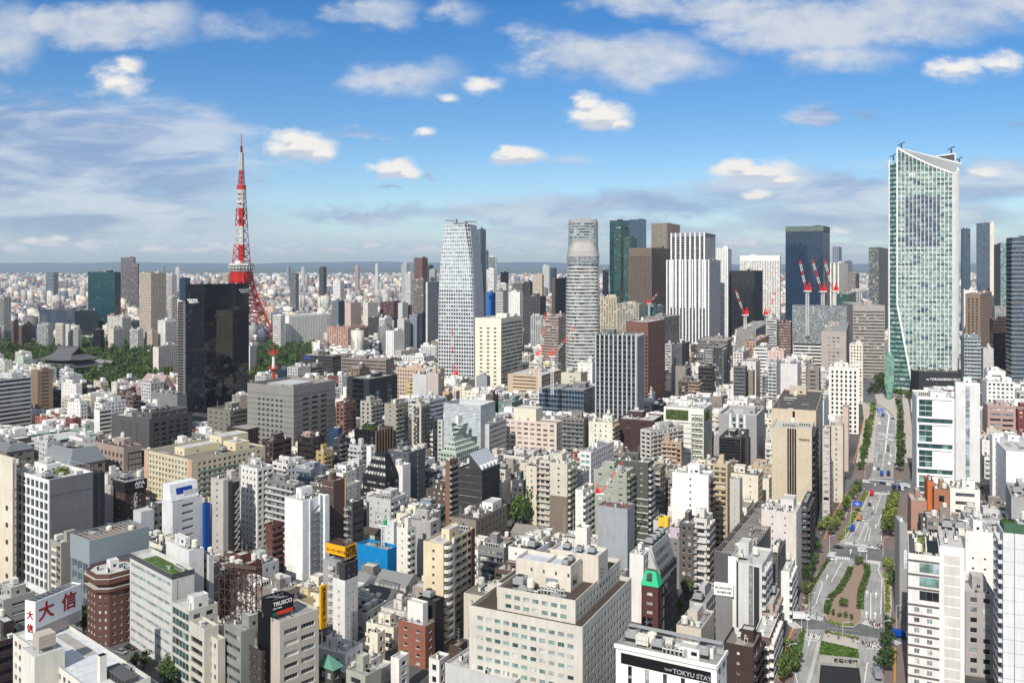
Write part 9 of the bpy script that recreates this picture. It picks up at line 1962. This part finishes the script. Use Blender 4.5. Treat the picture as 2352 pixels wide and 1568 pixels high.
veh=[('A4',600,350,'van',W_,115,'white van turning left across the far junction'),('A4',632,425,'truck',RD,25,'red topped truck waiting just below the far crosswalk'),('A4',676,438,'car',W_,24,'white car in the right lane below the far crosswalk'),('A4',628,462,'car',W_,24,'white car behind the red topped truck'),('A4',618,486,'car',B_,24,'black car third in the queue at the far crosswalk'),('A4',555,575,'truck',TN,28,'tan box truck under the blue direction sign'),('A4',584,578,'car',W_,28,'white car beside the tan box truck'),('A4',637,543,'car',S_,24,'silver car alone in the middle lane before the far junction'),('A4',514,640,'truck',BL,30,'bright blue truck in the left turning lane'),('A4',430,748,'car',B_,110,'black saloon entering the near junction from the left'),('A4',575,770,'van',W_,100,'white van crossing the near junction'),('A4',390,815,'van',W_,200,'white van waiting on the left road below the near junction'),('A4',200,1185,'truck',W_,95,'white box truck turning in beside the tunnel crossing'),('A4',183,1450,'car',TN,22,'tan taxi parked on the left road near the tunnel'),('A4',805,1292,'truck',BL,95,'blue truck in shade at the right of the tunnel crossing'),('A4',660,1530,'truck',S_,10,'grey truck driving up the shaded right carriageway'),('A4',692,305,'truck',BL,23,'blue lorry just above the far crosswalk'),('A4',733,305,'truck',((.08,.16,.35),'navy'),23,'dark blue lorry beside the blue lorry above the far crosswalk'),('A4',648,272,'van',W_,23,'white delivery van on the left lane above the far crosswalk'),('A4',672,270,'car',B_,23,'black car above the far crosswalk'),('A4',737,240,'van',W_,23,'white van in the right lane above the far crosswalk'),('A4',652,190,'car',W_,23,'white car on the left lane far up the avenue'),('A4',683,195,'car',S_,23,'silver car in the centre lane far up the avenue'),('A4',745,200,'car',W_,23,'white car on the right lane far up the avenue'),('A4',730,155,'truck',((.35,.42,.38),'grey green'),23,'grey green truck in the right lane far up the avenue'),('A4',700,358,'car',((.10,.14,.30),'dark blue'),100,'dark blue car crossing the far junction'),('A4',742,368,'van',W_,100,'white van following the dark blue car over the far junction'),('A4',770,372,'van',S_,100,'silver van last in the line crossing the far junction'),('A4',790,395,'truck',((.08,.16,.35),'navy'),100,'navy truck at the right side of the far junction'),('A4',735,415,'car',W_,20,'white car at the right end of the far crosswalk'),('A4',400,460,'car',B_,24,'black car parked in the yard beside the tan stone tower'),('A4',830,380,'truck',((.70,.72,.74),'pale grey'),100,'pale grey truck in the side street right of the far junction'),('B4',800,1245,'truck',BL,15,'blue truck in the bend near the skyscraper'),('B4',812,1285,'car',W_,15,'white car in the bend near the skyscraper'),('B4',775,1300,'van',W_,20,'white van on the left lane near the bend'),('B4',870,1265,'car',B_,10,'black car on the right lane near the bend'),('B4',750,1520,'car',W_,23,'white car on the left lane below the distant crosswalk'),('B4',782,1530,'car',S_,23,'silver car on the centre lane below the distant crosswalk'),('B4',855,1530,'van',W_,23,'white van on the right lane below the distant crosswalk'),('B4',838,1475,'truck',((.25,.33,.30),'dark green'),23,'dark green truck below the distant crosswalk'),('A1',740,1385,'car',S_,120,'silver car on the street between the brown tower and the lawn roofed office'),('A1',790,1360,'car',B_,120,'black car beyond the silver one beside the lawn roofed office'),('A4',1190,400,'van',W_,20,'white van in the lane beyond the white low office'),('A4',1300,380,'car',B_,20,'black car in the lane at the right of the white low office')]
for(t,x,y,k,(c,n),hd,lab)in veh:vehicle(t,x,y,k,c,hd,lab,n)
for(t,x,y,lab)in(('A4',568,548,'blue direction sign hanging over the left lanes before the far junction'),('B4',800,1252,'blue direction sign near the bend below the skyscraper'),('A4',285,712,'red pharmacy like sign box on the left pavement')):
 g=ground(t,x-6,y);red_='red' in lab;r=empty('direction_sign' if not red_ else 'sign_box',(g.x-1,g.y+2,0),-R(24));tag(r,lab,'road sign' if not red_ else 'sign');b=MB();b.bar((-3,0,0),(-3,0,6.4),.25);b.bar((-3,0,6.2),(2.6,0,6.2),.18);b.bd('post',[wmt('lgrey',.5,'metal')],r)
 b=MB();b.box(-2.4,2.6,-.1,0,4.8,7.6);b.bd('sign_panel',[pn('sign_blue_panel',(.08,.32,.75),.5)if not red_ else pn('sign_red_panel',(.80,.12,.10),.5)],r)
 b=MB();b.box(-.1,.15,-.13,-.105,5.0,7.2);b.box(-1.6,1.7,-.13,-.105,6.0,6.2);b.bd('white_arrow',[WHT],r)
def lamp(t,x,y,lab,grp,hd=24):
 g=ground(t,x,y);r=empty('street_lamp',tuple(g),-R(hd));tag(r,lab,'street lamp',grp);r_=link('pole',LP,r);link('lamp_head',LH,r)
b=MB();b.bar((0,0,0),(0,0,8.5),.22,0,.14);b.bar((0,0,8.5),(1.8,0,9.2),.14);LP=b.mesh('pole',[wmt('lgrey',.5,'metal')]);b=MB();b.box(1.5,2.5,-.2,.2,9.1,9.3);LH=b.mesh('lamp_head',[wmt('lgrey',.4,'metal')])
for i,(x,y)in enumerate(((375,780),(335,1190),(205,1270),(455,1340),(700,790),(705,1330),(560,800),(500,620),(470,720),(760,330),(590,320),(640,160),(760,160),(785,420),(250,1150),(690,1060),(240,1300),(130,1480),(780,1230))):lamp('A4',x,y,'pale grey street lamp pole along the avenue','street lamps along the avenue')
def person_mesh(seed,walk=True):
 rng=random.Random(seed);me=bpy.data.meshes.new('person');s=rng.uniform(.94,1.05);st=.28 if walk else .08
 V=[(0,0,.95),(0,0,1.2),(0,0,1.42),(0,0,1.52),(0,.02,1.66),(-.10,0,.90),(-.11,st*.5,.50),(-.11,st-.05,.08),(.10,0,.90),(.11,-st*.3,.50),(.11,-st,.10),(-.19,0,1.40),(-.24,-.08,1.13),(-.22,.02,.88),(.19,0,1.40),(.24,.06,1.13),(.22,.12,.88),(-.11,st+.08,.04),(.11,-st+.14,.05)]
 E=[(0,1),(1,2),(2,3),(3,4),(0,5),(5,6),(6,7),(0,8),(8,9),(9,10),(2,11),(11,12),(12,13),(2,14),(14,15),(15,16),(7,17),(10,18)]
 rad=[.14,.13,.12,.055,.105,.09,.065,.045,.09,.065,.045,.06,.045,.035,.06,.045,.035,.04,.04]
 me.from_pydata([(x*s,y*s,z*s)for x,y,z in V],E,[]);o=bpy.data.objects.new('tmp',me);COL.objects.link(o);m=o.modifiers.new('s','SKIN');
 for i,v in enumerate(me.skin_vertices[0].data):v.radius=(rad[i]*s,rad[i]*s);v.use_root=(i==0)
 m.use_smooth_shade=True;o.modifiers.new('d','SUBSURF').levels=1
 dg=bpy.context.evaluated_depsgraph_get();out=bpy.data.meshes.new_from_object(o.evaluated_get(dg));bpy.data.objects.remove(o)
 out.materials.clear();shirt=[(.85,.85,.85),(.12,.12,.14),(.25,.33,.5),(.55,.2,.2),(.6,.58,.5)][seed%5];trou=[(.1,.1,.12),(.15,.17,.25),(.3,.28,.25)][seed%3]
 for nm,c in(('shirt%d'%(seed%5),shirt),('trousers%d'%(seed%3),trou),('skin',(.75,.57,.45)),('hair',(.06,.05,.045))):out.materials.append(pn(nm,c,.8))
 for p in out.polygons:
  z=sum(out.vertices[v].co.z for v in p.vertices)/len(p.vertices);y=sum(out.vertices[v].co.y for v in p.vertices)/len(p.vertices)
  p.material_index=1 if z<.93 else 0 if z<1.46 else 3 if(z>1.68 or(y<-.02 and z>1.56))else 2
 out.name='person';return out
PM=[person_mesh(i,i!=4)for i in range(6)];rng=random.Random(31)
def crowd(x0,y0,x1,y1,n,lb,grp,t='A4',w=2.0):
 for k in range(n):
  f=rng.random();g=ground(t,x0+(x1-x0)*f,y0+(y1-y0)*f,.08);o=link('person',PM[rng.randrange(6)],None,(g.x+rng.uniform(-w,w),g.y+rng.uniform(-w,w),.16),rng.uniform(0,6.28));tag(o,lb,'person',grp)
crowd(590,1200,685,1225,26,'pedestrian on the shaded crosswalk right of the central island','pedestrians on the shaded crosswalk');crowd(600,1345,690,1350,14,'pedestrian on the lower crosswalk beside the tunnel','pedestrians on the lower crosswalk');crowd(470,715,660,745,10,'pedestrian on the near junction crosswalk','pedestrians on the near junction crosswalk');crowd(665,730,720,760,12,'pedestrian waiting at the right corner of the near junction','pedestrians at the right corner');crowd(250,1165,330,1175,6,'pedestrian on the short left crosswalk','pedestrians on the left crosswalk');crowd(230,1275,300,1290,5,'pedestrian on the lower left crosswalk','pedestrians on the lower left crosswalk');crowd(530,1300,560,1340,7,'pedestrian waiting on the tunnel forecourt','pedestrians on the forecourt')
crowd(380,1290,450,1310,3,'pedestrian walking over the tunnel forecourt','walkers on the forecourt');crowd(190,1300,260,820,16,'pedestrian on the left pavement beside the island','pedestrians on the left pavement',w=3);crowd(330,680,480,400,20,'pedestrian on the left pavement between the junctions','pedestrians between the junctions',w=3);crowd(750,1150,770,820,18,'pedestrian on the right pavement beside the island','pedestrians on the right pavement',w=3);crowd(540,395,600,400,10,'pedestrian at the left corner of the far junction','pedestrians at the far left corner');crowd(520,250,580,20,16,'pedestrian on the far left pavement of the avenue','pedestrians on the far left pavement',w=3);crowd(830,280,850,60,12,'pedestrian on the far right pavement of the avenue','pedestrians on the far right pavement',w=3)
AVENUE=[(px('A4',x),py('A4',y))for x,y in EDGE_L+EDGE_R[::-1]]
AV2=[(px('A4',x),py('A4',y))for x,y in FAR_L+FAR_R[::-1]]
AV3=[(px('B4',x),py('B4',y))for x,y in((640,1150),(640,1040),(690,940),(745,850),(790,790),(830,790),(800,880),(1000,1000),(1010,1150))]
AV4=[(px('A4',x),py('A4',y))for x,y in((1200,1700),(1195,1400),(1170,1180),(1260,1180),(1290,1450),(1310,1700))]
AV5=[(px('A4',x),py('A4',y))for x,y in((380,400),(380,330),(590,310),(1100,320),(1330,340),(1400,420),(1100,410))]
LANE=[(px('A3',x),py('A3',y))for x,y in((920,1330),(1010,1080),(1090,930),(1190,800),(1240,800),(1170,930),(1100,1080),(1020,1330))]
FIELD=[(px('B2',x),py('B2',y))for x,y in((790,755),(980,680),(1160,675),(1160,700),(1010,740),(960,765))]
POCKET=[(px('A3',x),py('A3',y))for x,y in((30,690),(30,540),(240,530),(240,690))]
HER.append((1200,1262,1125,1212,478,None))
BLOCKED=[AVENUE,AV2,AV3,AV4,AV5,LANE,FIELD,PARK1,PARK2,POCKET]
LOWZ=[([(825,1280),(975,1270),(1030,1480),(1010,1640),(740,1640),(790,1400)],11.5),([(830,1110),(1010,1090),(1090,1190),(990,1240),(850,1230)],17),([(2200,1330),(2270,1330),(2290,1640),(2200,1640)],12),([(300,1180),(480,1160),(520,1290),(330,1280)],15),([(1030,1490),(1080,1420),(1080,1640),(1030,1640)],12),([(1500,1330),(1640,1300),(1640,1450),(1500,1480)],13)]
def overlap_hit(X,Y,an,w,d,m):
 ca,sa=math.cos(an),math.sin(an);pts=[]
 for fx_ in(0,.33,.67,1):
  for fy_ in(0,.33,.67,1):lx,ly=-w*fx_,d*fy_;pts.append((X+lx*ca+ly*sa,Y-lx*sa+ly*ca))
 for p in pts:
  if near_foot(p[0],p[1],m):return True
  sx,sy=proj((p[0],p[1],0))
  if in_any(sx,sy,BLOCKED):return True
 for(fx,fy,a2,wl,wr)in FOOT:
  if abs(fx-X)>260 or abs(fy-Y)>260:continue
  c2,s2=math.cos(a2),math.sin(a2)
  for ux in(0,.5,1):
   for uy in(0,.5,1):
    qx,qy=fx-wl*ux*c2+wr*uy*s2,fy+wl*ux*s2+wr*uy*c2;dx,dy=qx-X,qy-Y
    lx=dx*ca-dy*sa;ly=dx*sa+dy*ca
    if-w-m<lx<m and-m<ly<d+m:return True
 return False
def hmax(X,Y,an,w,d):
 ca,sa=math.cos(an),math.sin(an);c=[(X,Y),(X-w*ca,Y+w*sa),(X+d*sa,Y+d*ca),(X-w*ca+d*sa,Y+w*sa+d*ca)]
 xs=[CX+F*p[0]/p[1]for p in c];x0,x1=min(xs),max(xs);ym=max(p[1]for p in c);best=60
 for(a,b,yt,yb,YD,o)in HER:
  if YD<Y+2:continue
  ov=min(x1,b)-max(x0,a)
  if ov>2.5:best=min(best,H-(yb-3-YH)*ym/F)
 return best
WALLC=[('white',9),('lgrey',6),('cream',7),('warm',6),('beige',5),('grey',3),('greyb',2),('mgrey',2),('lpink',1),('brown',2),('brick',1),('tan',1),('dgrey',2),('charcoal',1),('mint',1),('yellow',1),('bluegrey',1),('ggreen',1),('stone',2),('rbrown',1)]
WPOOL=[c for c,n in WALLC for _ in range(n)]
CNAME={'white':'white','lgrey':'pale grey','cream':'cream','warm':'off-white','beige':'beige','grey':'grey','greyb':'brown grey','mgrey':'mid grey','lpink':'pale pink','brown':'brown','brick':'red brick','tan':'tan','dgrey':'dark grey','charcoal':'charcoal','mint':'mint','yellow':'pale yellow','bluegrey':'blue grey','ggreen':'green grey','stone':'stone coloured','rbrown':'red brown'}
LAND=[(555,700,'the red lattice tower'),(488,900,'the black glass tower'),(670,960,'the grey granite office'),(335,950,'the dark grey granite office'),(100,1200,'the white grid office'),(310,1150,'the brown lettered hotel'),(470,1080,'the long yellow block'),(700,1200,'the windowless white tower'),(790,1280,'the yellow hotel sign'),(870,1270,'the blue sheeted site'),(1040,1330,'the pale yellow tower'),(1250,1350,'the big beige stepped office'),(950,1480,'the orange brick house'),(660,1470,'the black lettered rooftop sign'),(115,1420,'the red kanji sign'),(250,1420,'the brown cut corner tower'),(390,1400,'the lawn roofed office'),(1065,1010,'the mint terrace building'),(1080,960,'the white theatre like block'),(1425,870,'the grey finned glass tower'),(1510,830,'the red brown brick tower'),(1580,1060,'the planted white office'),(1700,1080,'the striped white office'),(1835,1100,'the tan stone tower'),(1405,1200,'the grey sheeted tower'),(1280,1120,'the two tone tower'),(1590,1150,'the blank white slab'),(1500,1330,'the maroon green topped office'),(1690,1330,'the pale striped office tower'),(1540,1540,'the lettered white hotel'),(1000,640,'the white grid tower'),(1340,750,'the rounded balcony tower'),(1590,680,'the white striped tower'),(2130,700,'the tallest skyscraper'),(2150,1000,'the white framed office'),(2240,1000,'the grey screened tower'),(2130,1350,'the tall white hotel'),(2300,1400,'the white panelled slab'),(1890,830,'the scaffolded block'),(1960,950,'the white window grid slab'),(1110,830,'the cream slab'),(160,830,'the temple'),(700,740,'the white hospital'),(790,770,'the salmon hotel'),(870,1080,'the black raking roof building'),(1100,1080,'the dark panelled office')]
def sector(sx,sy):
 best=sorted(LAND,key=lambda l:abs(l[0]-sx)+1.6*abs(l[1]-sy))[:2];(lx,ly,n)=best[0];dx,dy=sx-lx,sy-ly
 rel=('right of' if dx>0 else 'left of')if abs(dx)>abs(dy)*.8 else('in front of' if dy>0 else 'behind');m=best[1][2]
 return rel,n,m
def filler(X,Y,an,w,d,h,rng,near,mb_all=None):
 c=rng.choice(WPOOL);style=rng.random();fh=rng.uniform(2.95,3.4);pal=rng.choice(['d','d','m','c'])
 roofc=rng.choice(['roofg','roofl','roofl','roofg','roofd','roofb','conc']);desc=''
 balA=False
 if style<.30:A=S(fh=fh,bw=rng.uniform(2.6,4),ww=rng.uniform(.4,.6),wh=rng.uniform(.38,.5),pal=pal,d=.2);B=S(fh=fh,bw=rng.uniform(3,5),ww=.35,wh=.4,pal=pal,d=.2);desc='with punched windows'
 elif style<.55:A=S(fh=fh,bw=3.4,ww=.75,wh=.6,sill=.05,d=.2,pal='m',mg=.3,bal=(0.02,.98,1.1,1.05));B=S(fh=fh,bw=5,ww=.2,wh=.35,pal=pal,d=.2);desc='with full width balconies'
 elif style<.70:B=S(fh=fh,bw=3.4,ww=.75,wh=.6,sill=.05,d=.2,pal='m',mg=.3,bal=(0.05,.95,1.1,1.05));A=S(fh=fh,bw=5,ww=.2,wh=.35,pal=pal,d=.2);desc='with side balconies'
 elif style<.86:A=S(fh=fh+.2,bw=2.4,ww=1,wh=.42,d=.2,pal=pal,mg=.5,mull=1 if near else 0);B=S(fh=fh+.2,bw=4,ww=.3,wh=.4,pal=pal,d=.2);desc='with ribbon windows'
 else:A=S(fh=fh,bw=7,ww=.16,wh=.3,pal=pal,d=.2);B=None if rng.random()<.5 else S(fh=fh,bw=3.2,ww=.5,wh=.45,pal=pal,d=.2);desc='with mostly blank walls'
 nfl=max(2,round(h/fh));vols=None;setb=rng.random()<.42 and h>13 and w>9 and d>9;gable=(not setb)and h<11 and rng.random()<.5
 return c,A,B,roofc,desc,setb,gable,nfl
def build_fill():
 rng=random.Random(2024);cands=[]
 for region in(0,1,2):
  a=(37,27,20)[region];an=R(a);ca,sa=math.cos(an),math.sin(an)
  u=-1500
  v0=0
  bu=-1400;
  while bu<1400:
   bw_=rng.uniform(24,36)
   bv=-200
   while bv<1700:
    bl_=rng.uniform(45,75)
    for half in(0,1):
     vv=bv
     while vv<bv+bl_-8:
      ww_=rng.uniform(8,17);dd_=bw_/2-.3
      if vv+ww_>bv+bl_:break
      lx=bu+half*bw_/2+dd_;ly=vv
      X=lx*ca+ly*sa;Y=-lx*sa+ly*ca
      if 215<Y<1330 and abs(X/Y)<.76:
       sx,sy=proj((X,Y,0));reg=0 if sx<700 else 1 if sx<1950 else 2
       if reg==region:cands.append((X,Y,an,dd_,ww_-.5))
      vv+=ww_
    bv+=bl_+5.5
   bu+=bw_+5.0
 cands.sort(key=lambda c:c[1]);n_ind=0;merged=MB();roofm=MB();stats=[0,0,0];used={}
 wallmats=[wmt(c)for c,n in WALLC];widx={c:i for i,(c,n)in enumerate(WALLC)}
 acc={c:MB()for c,n in WALLC};accr={c:MB()for c in('roofg','roofl','roofd','roofb','conc')};clut=MB()
 for(X,Y,an,w,d)in cands:
  if overlap_hit(X,Y,an,w,d,1.2):stats[0]+=1;continue
  hm=hmax(X,Y,an,w,d);r=rng.random()
  h=rng.uniform(7,13)if r<.22 else rng.uniform(13,26)if r<.78 else rng.uniform(26,38)
  if Y>750:h=h*.9
  h=min(h,hm);qx,qy=proj((X,Y,0))
  for zp,zh in LOWZ:
   if in_poly(qx,qy,zp):h=min(h,rng.uniform(.55,1)*zh)
  if h<5.0:stats[1]+=1;continue
  c,A,B,roofc,desc,setb,gable,nfl=filler(X,Y,an,w,d,h,rng,Y<600)
  sx,sy=proj((X,Y,0))
  if not(-260<sx<2640)or proj((X,Y,h))[1]>1750:continue
  stats[2]+=1
  ind=n_ind<330 and Y<640 and-60<sx<2410 and proj((X,Y,h))[1]<1590
  hs=h*rng.uniform(.62,.8)if setb else h
  wm=wmt(c)
  if ind:
   n_ind+=1
   rel,l1,l2=sector(sx,proj((X,Y,h))[1]);feat='stepped back top floors' if setb else 'a pitched roof' if gable else{'roofg':'a grey roof','roofl':'a pale roof','roofd':'a dark roof','roofb':'a brownish roof','conc':'a concrete roof'}[roofc]
   base='%s %d-storey block %s, %s %s'%(CNAME[c],nfl,desc,rel,l1)
   if len(base.split())>14 or base in used:base='%s %d-storey block %s, %s, %s %s'%(CNAME[c],nfl,desc.replace('full width ','').replace('mostly ',''),feat.replace('a ',''),rel,l1)
   base=' '.join(base.split()[:16])
   if base in used:
    k=used[base]=used[base]+1
    alt=['nearer one of them','farther one of them','narrower one','broader one','leftmost one','rightmost one','last one'][min(k,6)];base=base+', '+alt
    base=' '.join(base.split()[:16])
   used.setdefault(base,0)
   name='apartment_block' if 'balcon' in desc else('house' if gable else 'office_building')
   rt=empty(name,(X,Y,0),-an);tag(rt,base,{'apartment_block':'apartment block','house':'house'}.get(name,'office building'))
   mb=MB();wins=[]if Y<430 else None;bals=[]
   bl,rf=volume(mb,-w,0,0,d,0,hs,A,B,rng,wins,para=.8,C=None);bals+=bl
   if setb:
    s1=rng.uniform(2,3.5);bl,rf2=volume(mb,-w+.5,-s1*(rng.random()<.7)-.3,s1,d-.3,hs-.799,h,{**A,'bal':None},B and{**B,'bal':None},rng,wins,para=.6)
   mb.bd('wall',wsl(wm,wmt(c,.65)),rt)
   if wins:
    fm=wmt('lgrey',.5,'metal')
    for(q,hh,gk,p,U,mu)in wins[:100]:link('window',winmesh(q,hh,gk,fm,1 if q>1.2 else 0),rt,p,math.atan2(U.y,U.x)).scale=(q/rd1(q),1,hh/rd1(hh))
    if len(wins)>100:
     sb=MB()
     for(q,hh,gk,p,U,mu)in wins[100:]:
      pv=V3(p);sb.quad(tuple(pv),tuple(pv+U*q),(pv.x+U.x*q,pv.y+U.y*q,pv.z+hh),(pv.x,pv.y,pv.z+hh),GI[gk])
     ob=sb.bd('windows',[G[k]for k in GL],rt);ob['kind']='stuff'
   for(p,U,N,W,bd,bh)in bals:link('balcony',balcony_mesh(W,bd,bh,wm,rng.random()<.1),rt,p,math.atan2(U.y,U.x)).scale=(W/round(W,1),1,1)
   if gable:
    b=MB();z=h;x0,x1,y0,y1=-w-.3,.3,-.3,d+.3;zr_=z+min(w,d)*.3;b.quad((x0,y0,z),(x1,y0,z),(x1,(y0+y1)/2,zr_),(x0,(y0+y1)/2,zr_));b.quad((x1,y1,z),(x0,y1,z),(x0,(y0+y1)/2,zr_),(x1,(y0+y1)/2,zr_));b.poly([(x1,y0,z),(x1,y1,z),(x1,(y0+y1)/2,zr_)],1);b.poly([(x0,y1,z),(x0,y0,z),(x0,(y0+y1)/2,zr_)],1)
    b.bd('roof',[wmt(rng.choice(['dgrey','roofb','rooft','bluegrey','mgrey']),.7,'metal'),wm],rt)
   else:
    if setb:rftop(rt,rf2[0],rf2[1],rf2[2],rf2[3],rf2[4],rng,3.0,c,roofc,far=Y>430);b=MB();b.quad((rf[0],rf[2],rf[4]),(rf[1],rf[2],rf[4]),(rf[1],rf[3],rf[4]),(rf[0],rf[3],rf[4]));b.bd('roof',[wmt(roofc,.85,'roof')],rt)
    else:rftop(rt,*rf,rng,3.2,c,roofc,far=Y>430)
  else:
   mb=MB();A2={**A,'d':0.0 if Y>850 else .12}if A else None;B2={**B,'d':0.0 if Y>850 else .12}if B else None
   bl,rf=volume(mb,-w,0,0,d,0,hs,A2,B2,rng,None,para=.6)
   if setb:bl2,rf=volume(mb,-w+.5,-1.5,2.5,d-.3,hs,h,{**A2,'bal':None},B2 and{**B2,'bal':None},rng,None,para=.6);mb.quad((-w,0,hs-.3),(0,0,hs-.3),(0,d,hs-.3),(-w,d,hs-.3),1)
   for(p,U,N,W,bd,bh)in bl:mb.obox((p[0],p[1],p[2]),U*W,N*bd,(0,0,bh),0)
   ca,sa=math.cos(an),math.sin(an);tr=lambda p:(X+p[0]*ca+p[1]*sa,Y-p[0]*sa+p[1]*ca,p[2])
   tgt=acc[c];n=len(tgt.v);tgt.v+=[tr(p)for p in mb.v];tgt.f+=[tuple(n+k for k in f)for f in mb.f];tgt.m+=mb.m
   rb=MB();rb.quad((rf[0],rf[2],rf[4]),(rf[1],rf[2],rf[4]),(rf[1],rf[3],rf[4]),(rf[0],rf[3],rf[4]))
   W_r,D_r=rf[1]-rf[0],rf[3]-rf[2];tgt=accr[roofc];n=len(tgt.v);tgt.v+=[tr(p)for p in rb.v];tgt.f+=[tuple(n+k for k in f)for f in rb.f];tgt.m+=rb.m
   cb=MB()
   pw,pd=W_r*rng.uniform(.3,.5),D_r*rng.uniform(.3,.5);x=rf[0]+rng.random()*(W_r-pw);y=rf[2]+rng.random()*(D_r-pd);cb.box(x,x+pw,y,y+pd,rf[4],rf[4]+rng.uniform(2.4,4),0,bottom=False)
   for k in range(rng.randint(1,5)):x=rf[0]+rng.random()*(W_r-1.6);y=rf[2]+rng.random()*(D_r-1.6);cb.box(x,x+rng.uniform(.8,2),y,y+rng.uniform(.8,1.6),rf[4],rf[4]+rng.uniform(1,2.2),rng.choice((0,1,1)),bottom=False)
   n=len(clut.v);clut.v+=[tr(p)for p in cb.v];clut.f+=[tuple(n+k for k in f)for f in cb.f];clut.m+=cb.m
 allm=MB();mats=[]
 for c,b in acc.items():
  if not b.v:continue
  base=len(mats);sl=wsl(wmt(c),wmt(c,.65));mats+=sl;n=len(allm.v);allm.v+=b.v;allm.f+=[tuple(n+k for k in f)for f in b.f];allm.m+=[base+m for m in b.m]
 for c,b in accr.items():
  if not b.v:continue
  base=len(mats);mats.append(wmt(c,.85,'roof'));n=len(allm.v);allm.v+=b.v;allm.f+=[tuple(n+k for k in f)for f in b.f];allm.m+=[base]*len(b.f)
 base=len(mats);mats+=[wmt('white'),wmt('lgrey',.5,'metal')];n=len(allm.v);allm.v+=clut.v;allm.f+=[tuple(n+k for k in f)for f in clut.f];allm.m+=[base+m for m in clut.m]
 o=allm.bd('small_buildings',mats);tag(o,'dense carpet of small pale city buildings filling the middle distance','small buildings',None,'stuff')
 print('fill',stats,'individual',n_ind,'faces',len(allm.f))
build_fill()
far_city()
hz=MB();hz.box(-37000,37000,-3500,39000,-3,640);ho=hz.bd('haze',[]);ho['kind']='stuff';tag(ho,'thin blue air haze over the whole city','haze')
hm_=bpy.data.materials.new('haze');hm_.use_nodes=True;nt=hm_.node_tree;nt.nodes.clear();out=nt.nodes.new('ShaderNodeOutputMaterial');vol=nt.nodes.new('ShaderNodeVolumePrincipled')
vol.inputs['Color'].default_value=(.72,.86,1,1);vol.inputs['Density'].default_value=3.6e-5;vol.inputs['Anisotropy'].default_value=0.1;nt.links.new(vol.outputs[0],out.inputs['Volume']);ho.data.materials.append(hm_)
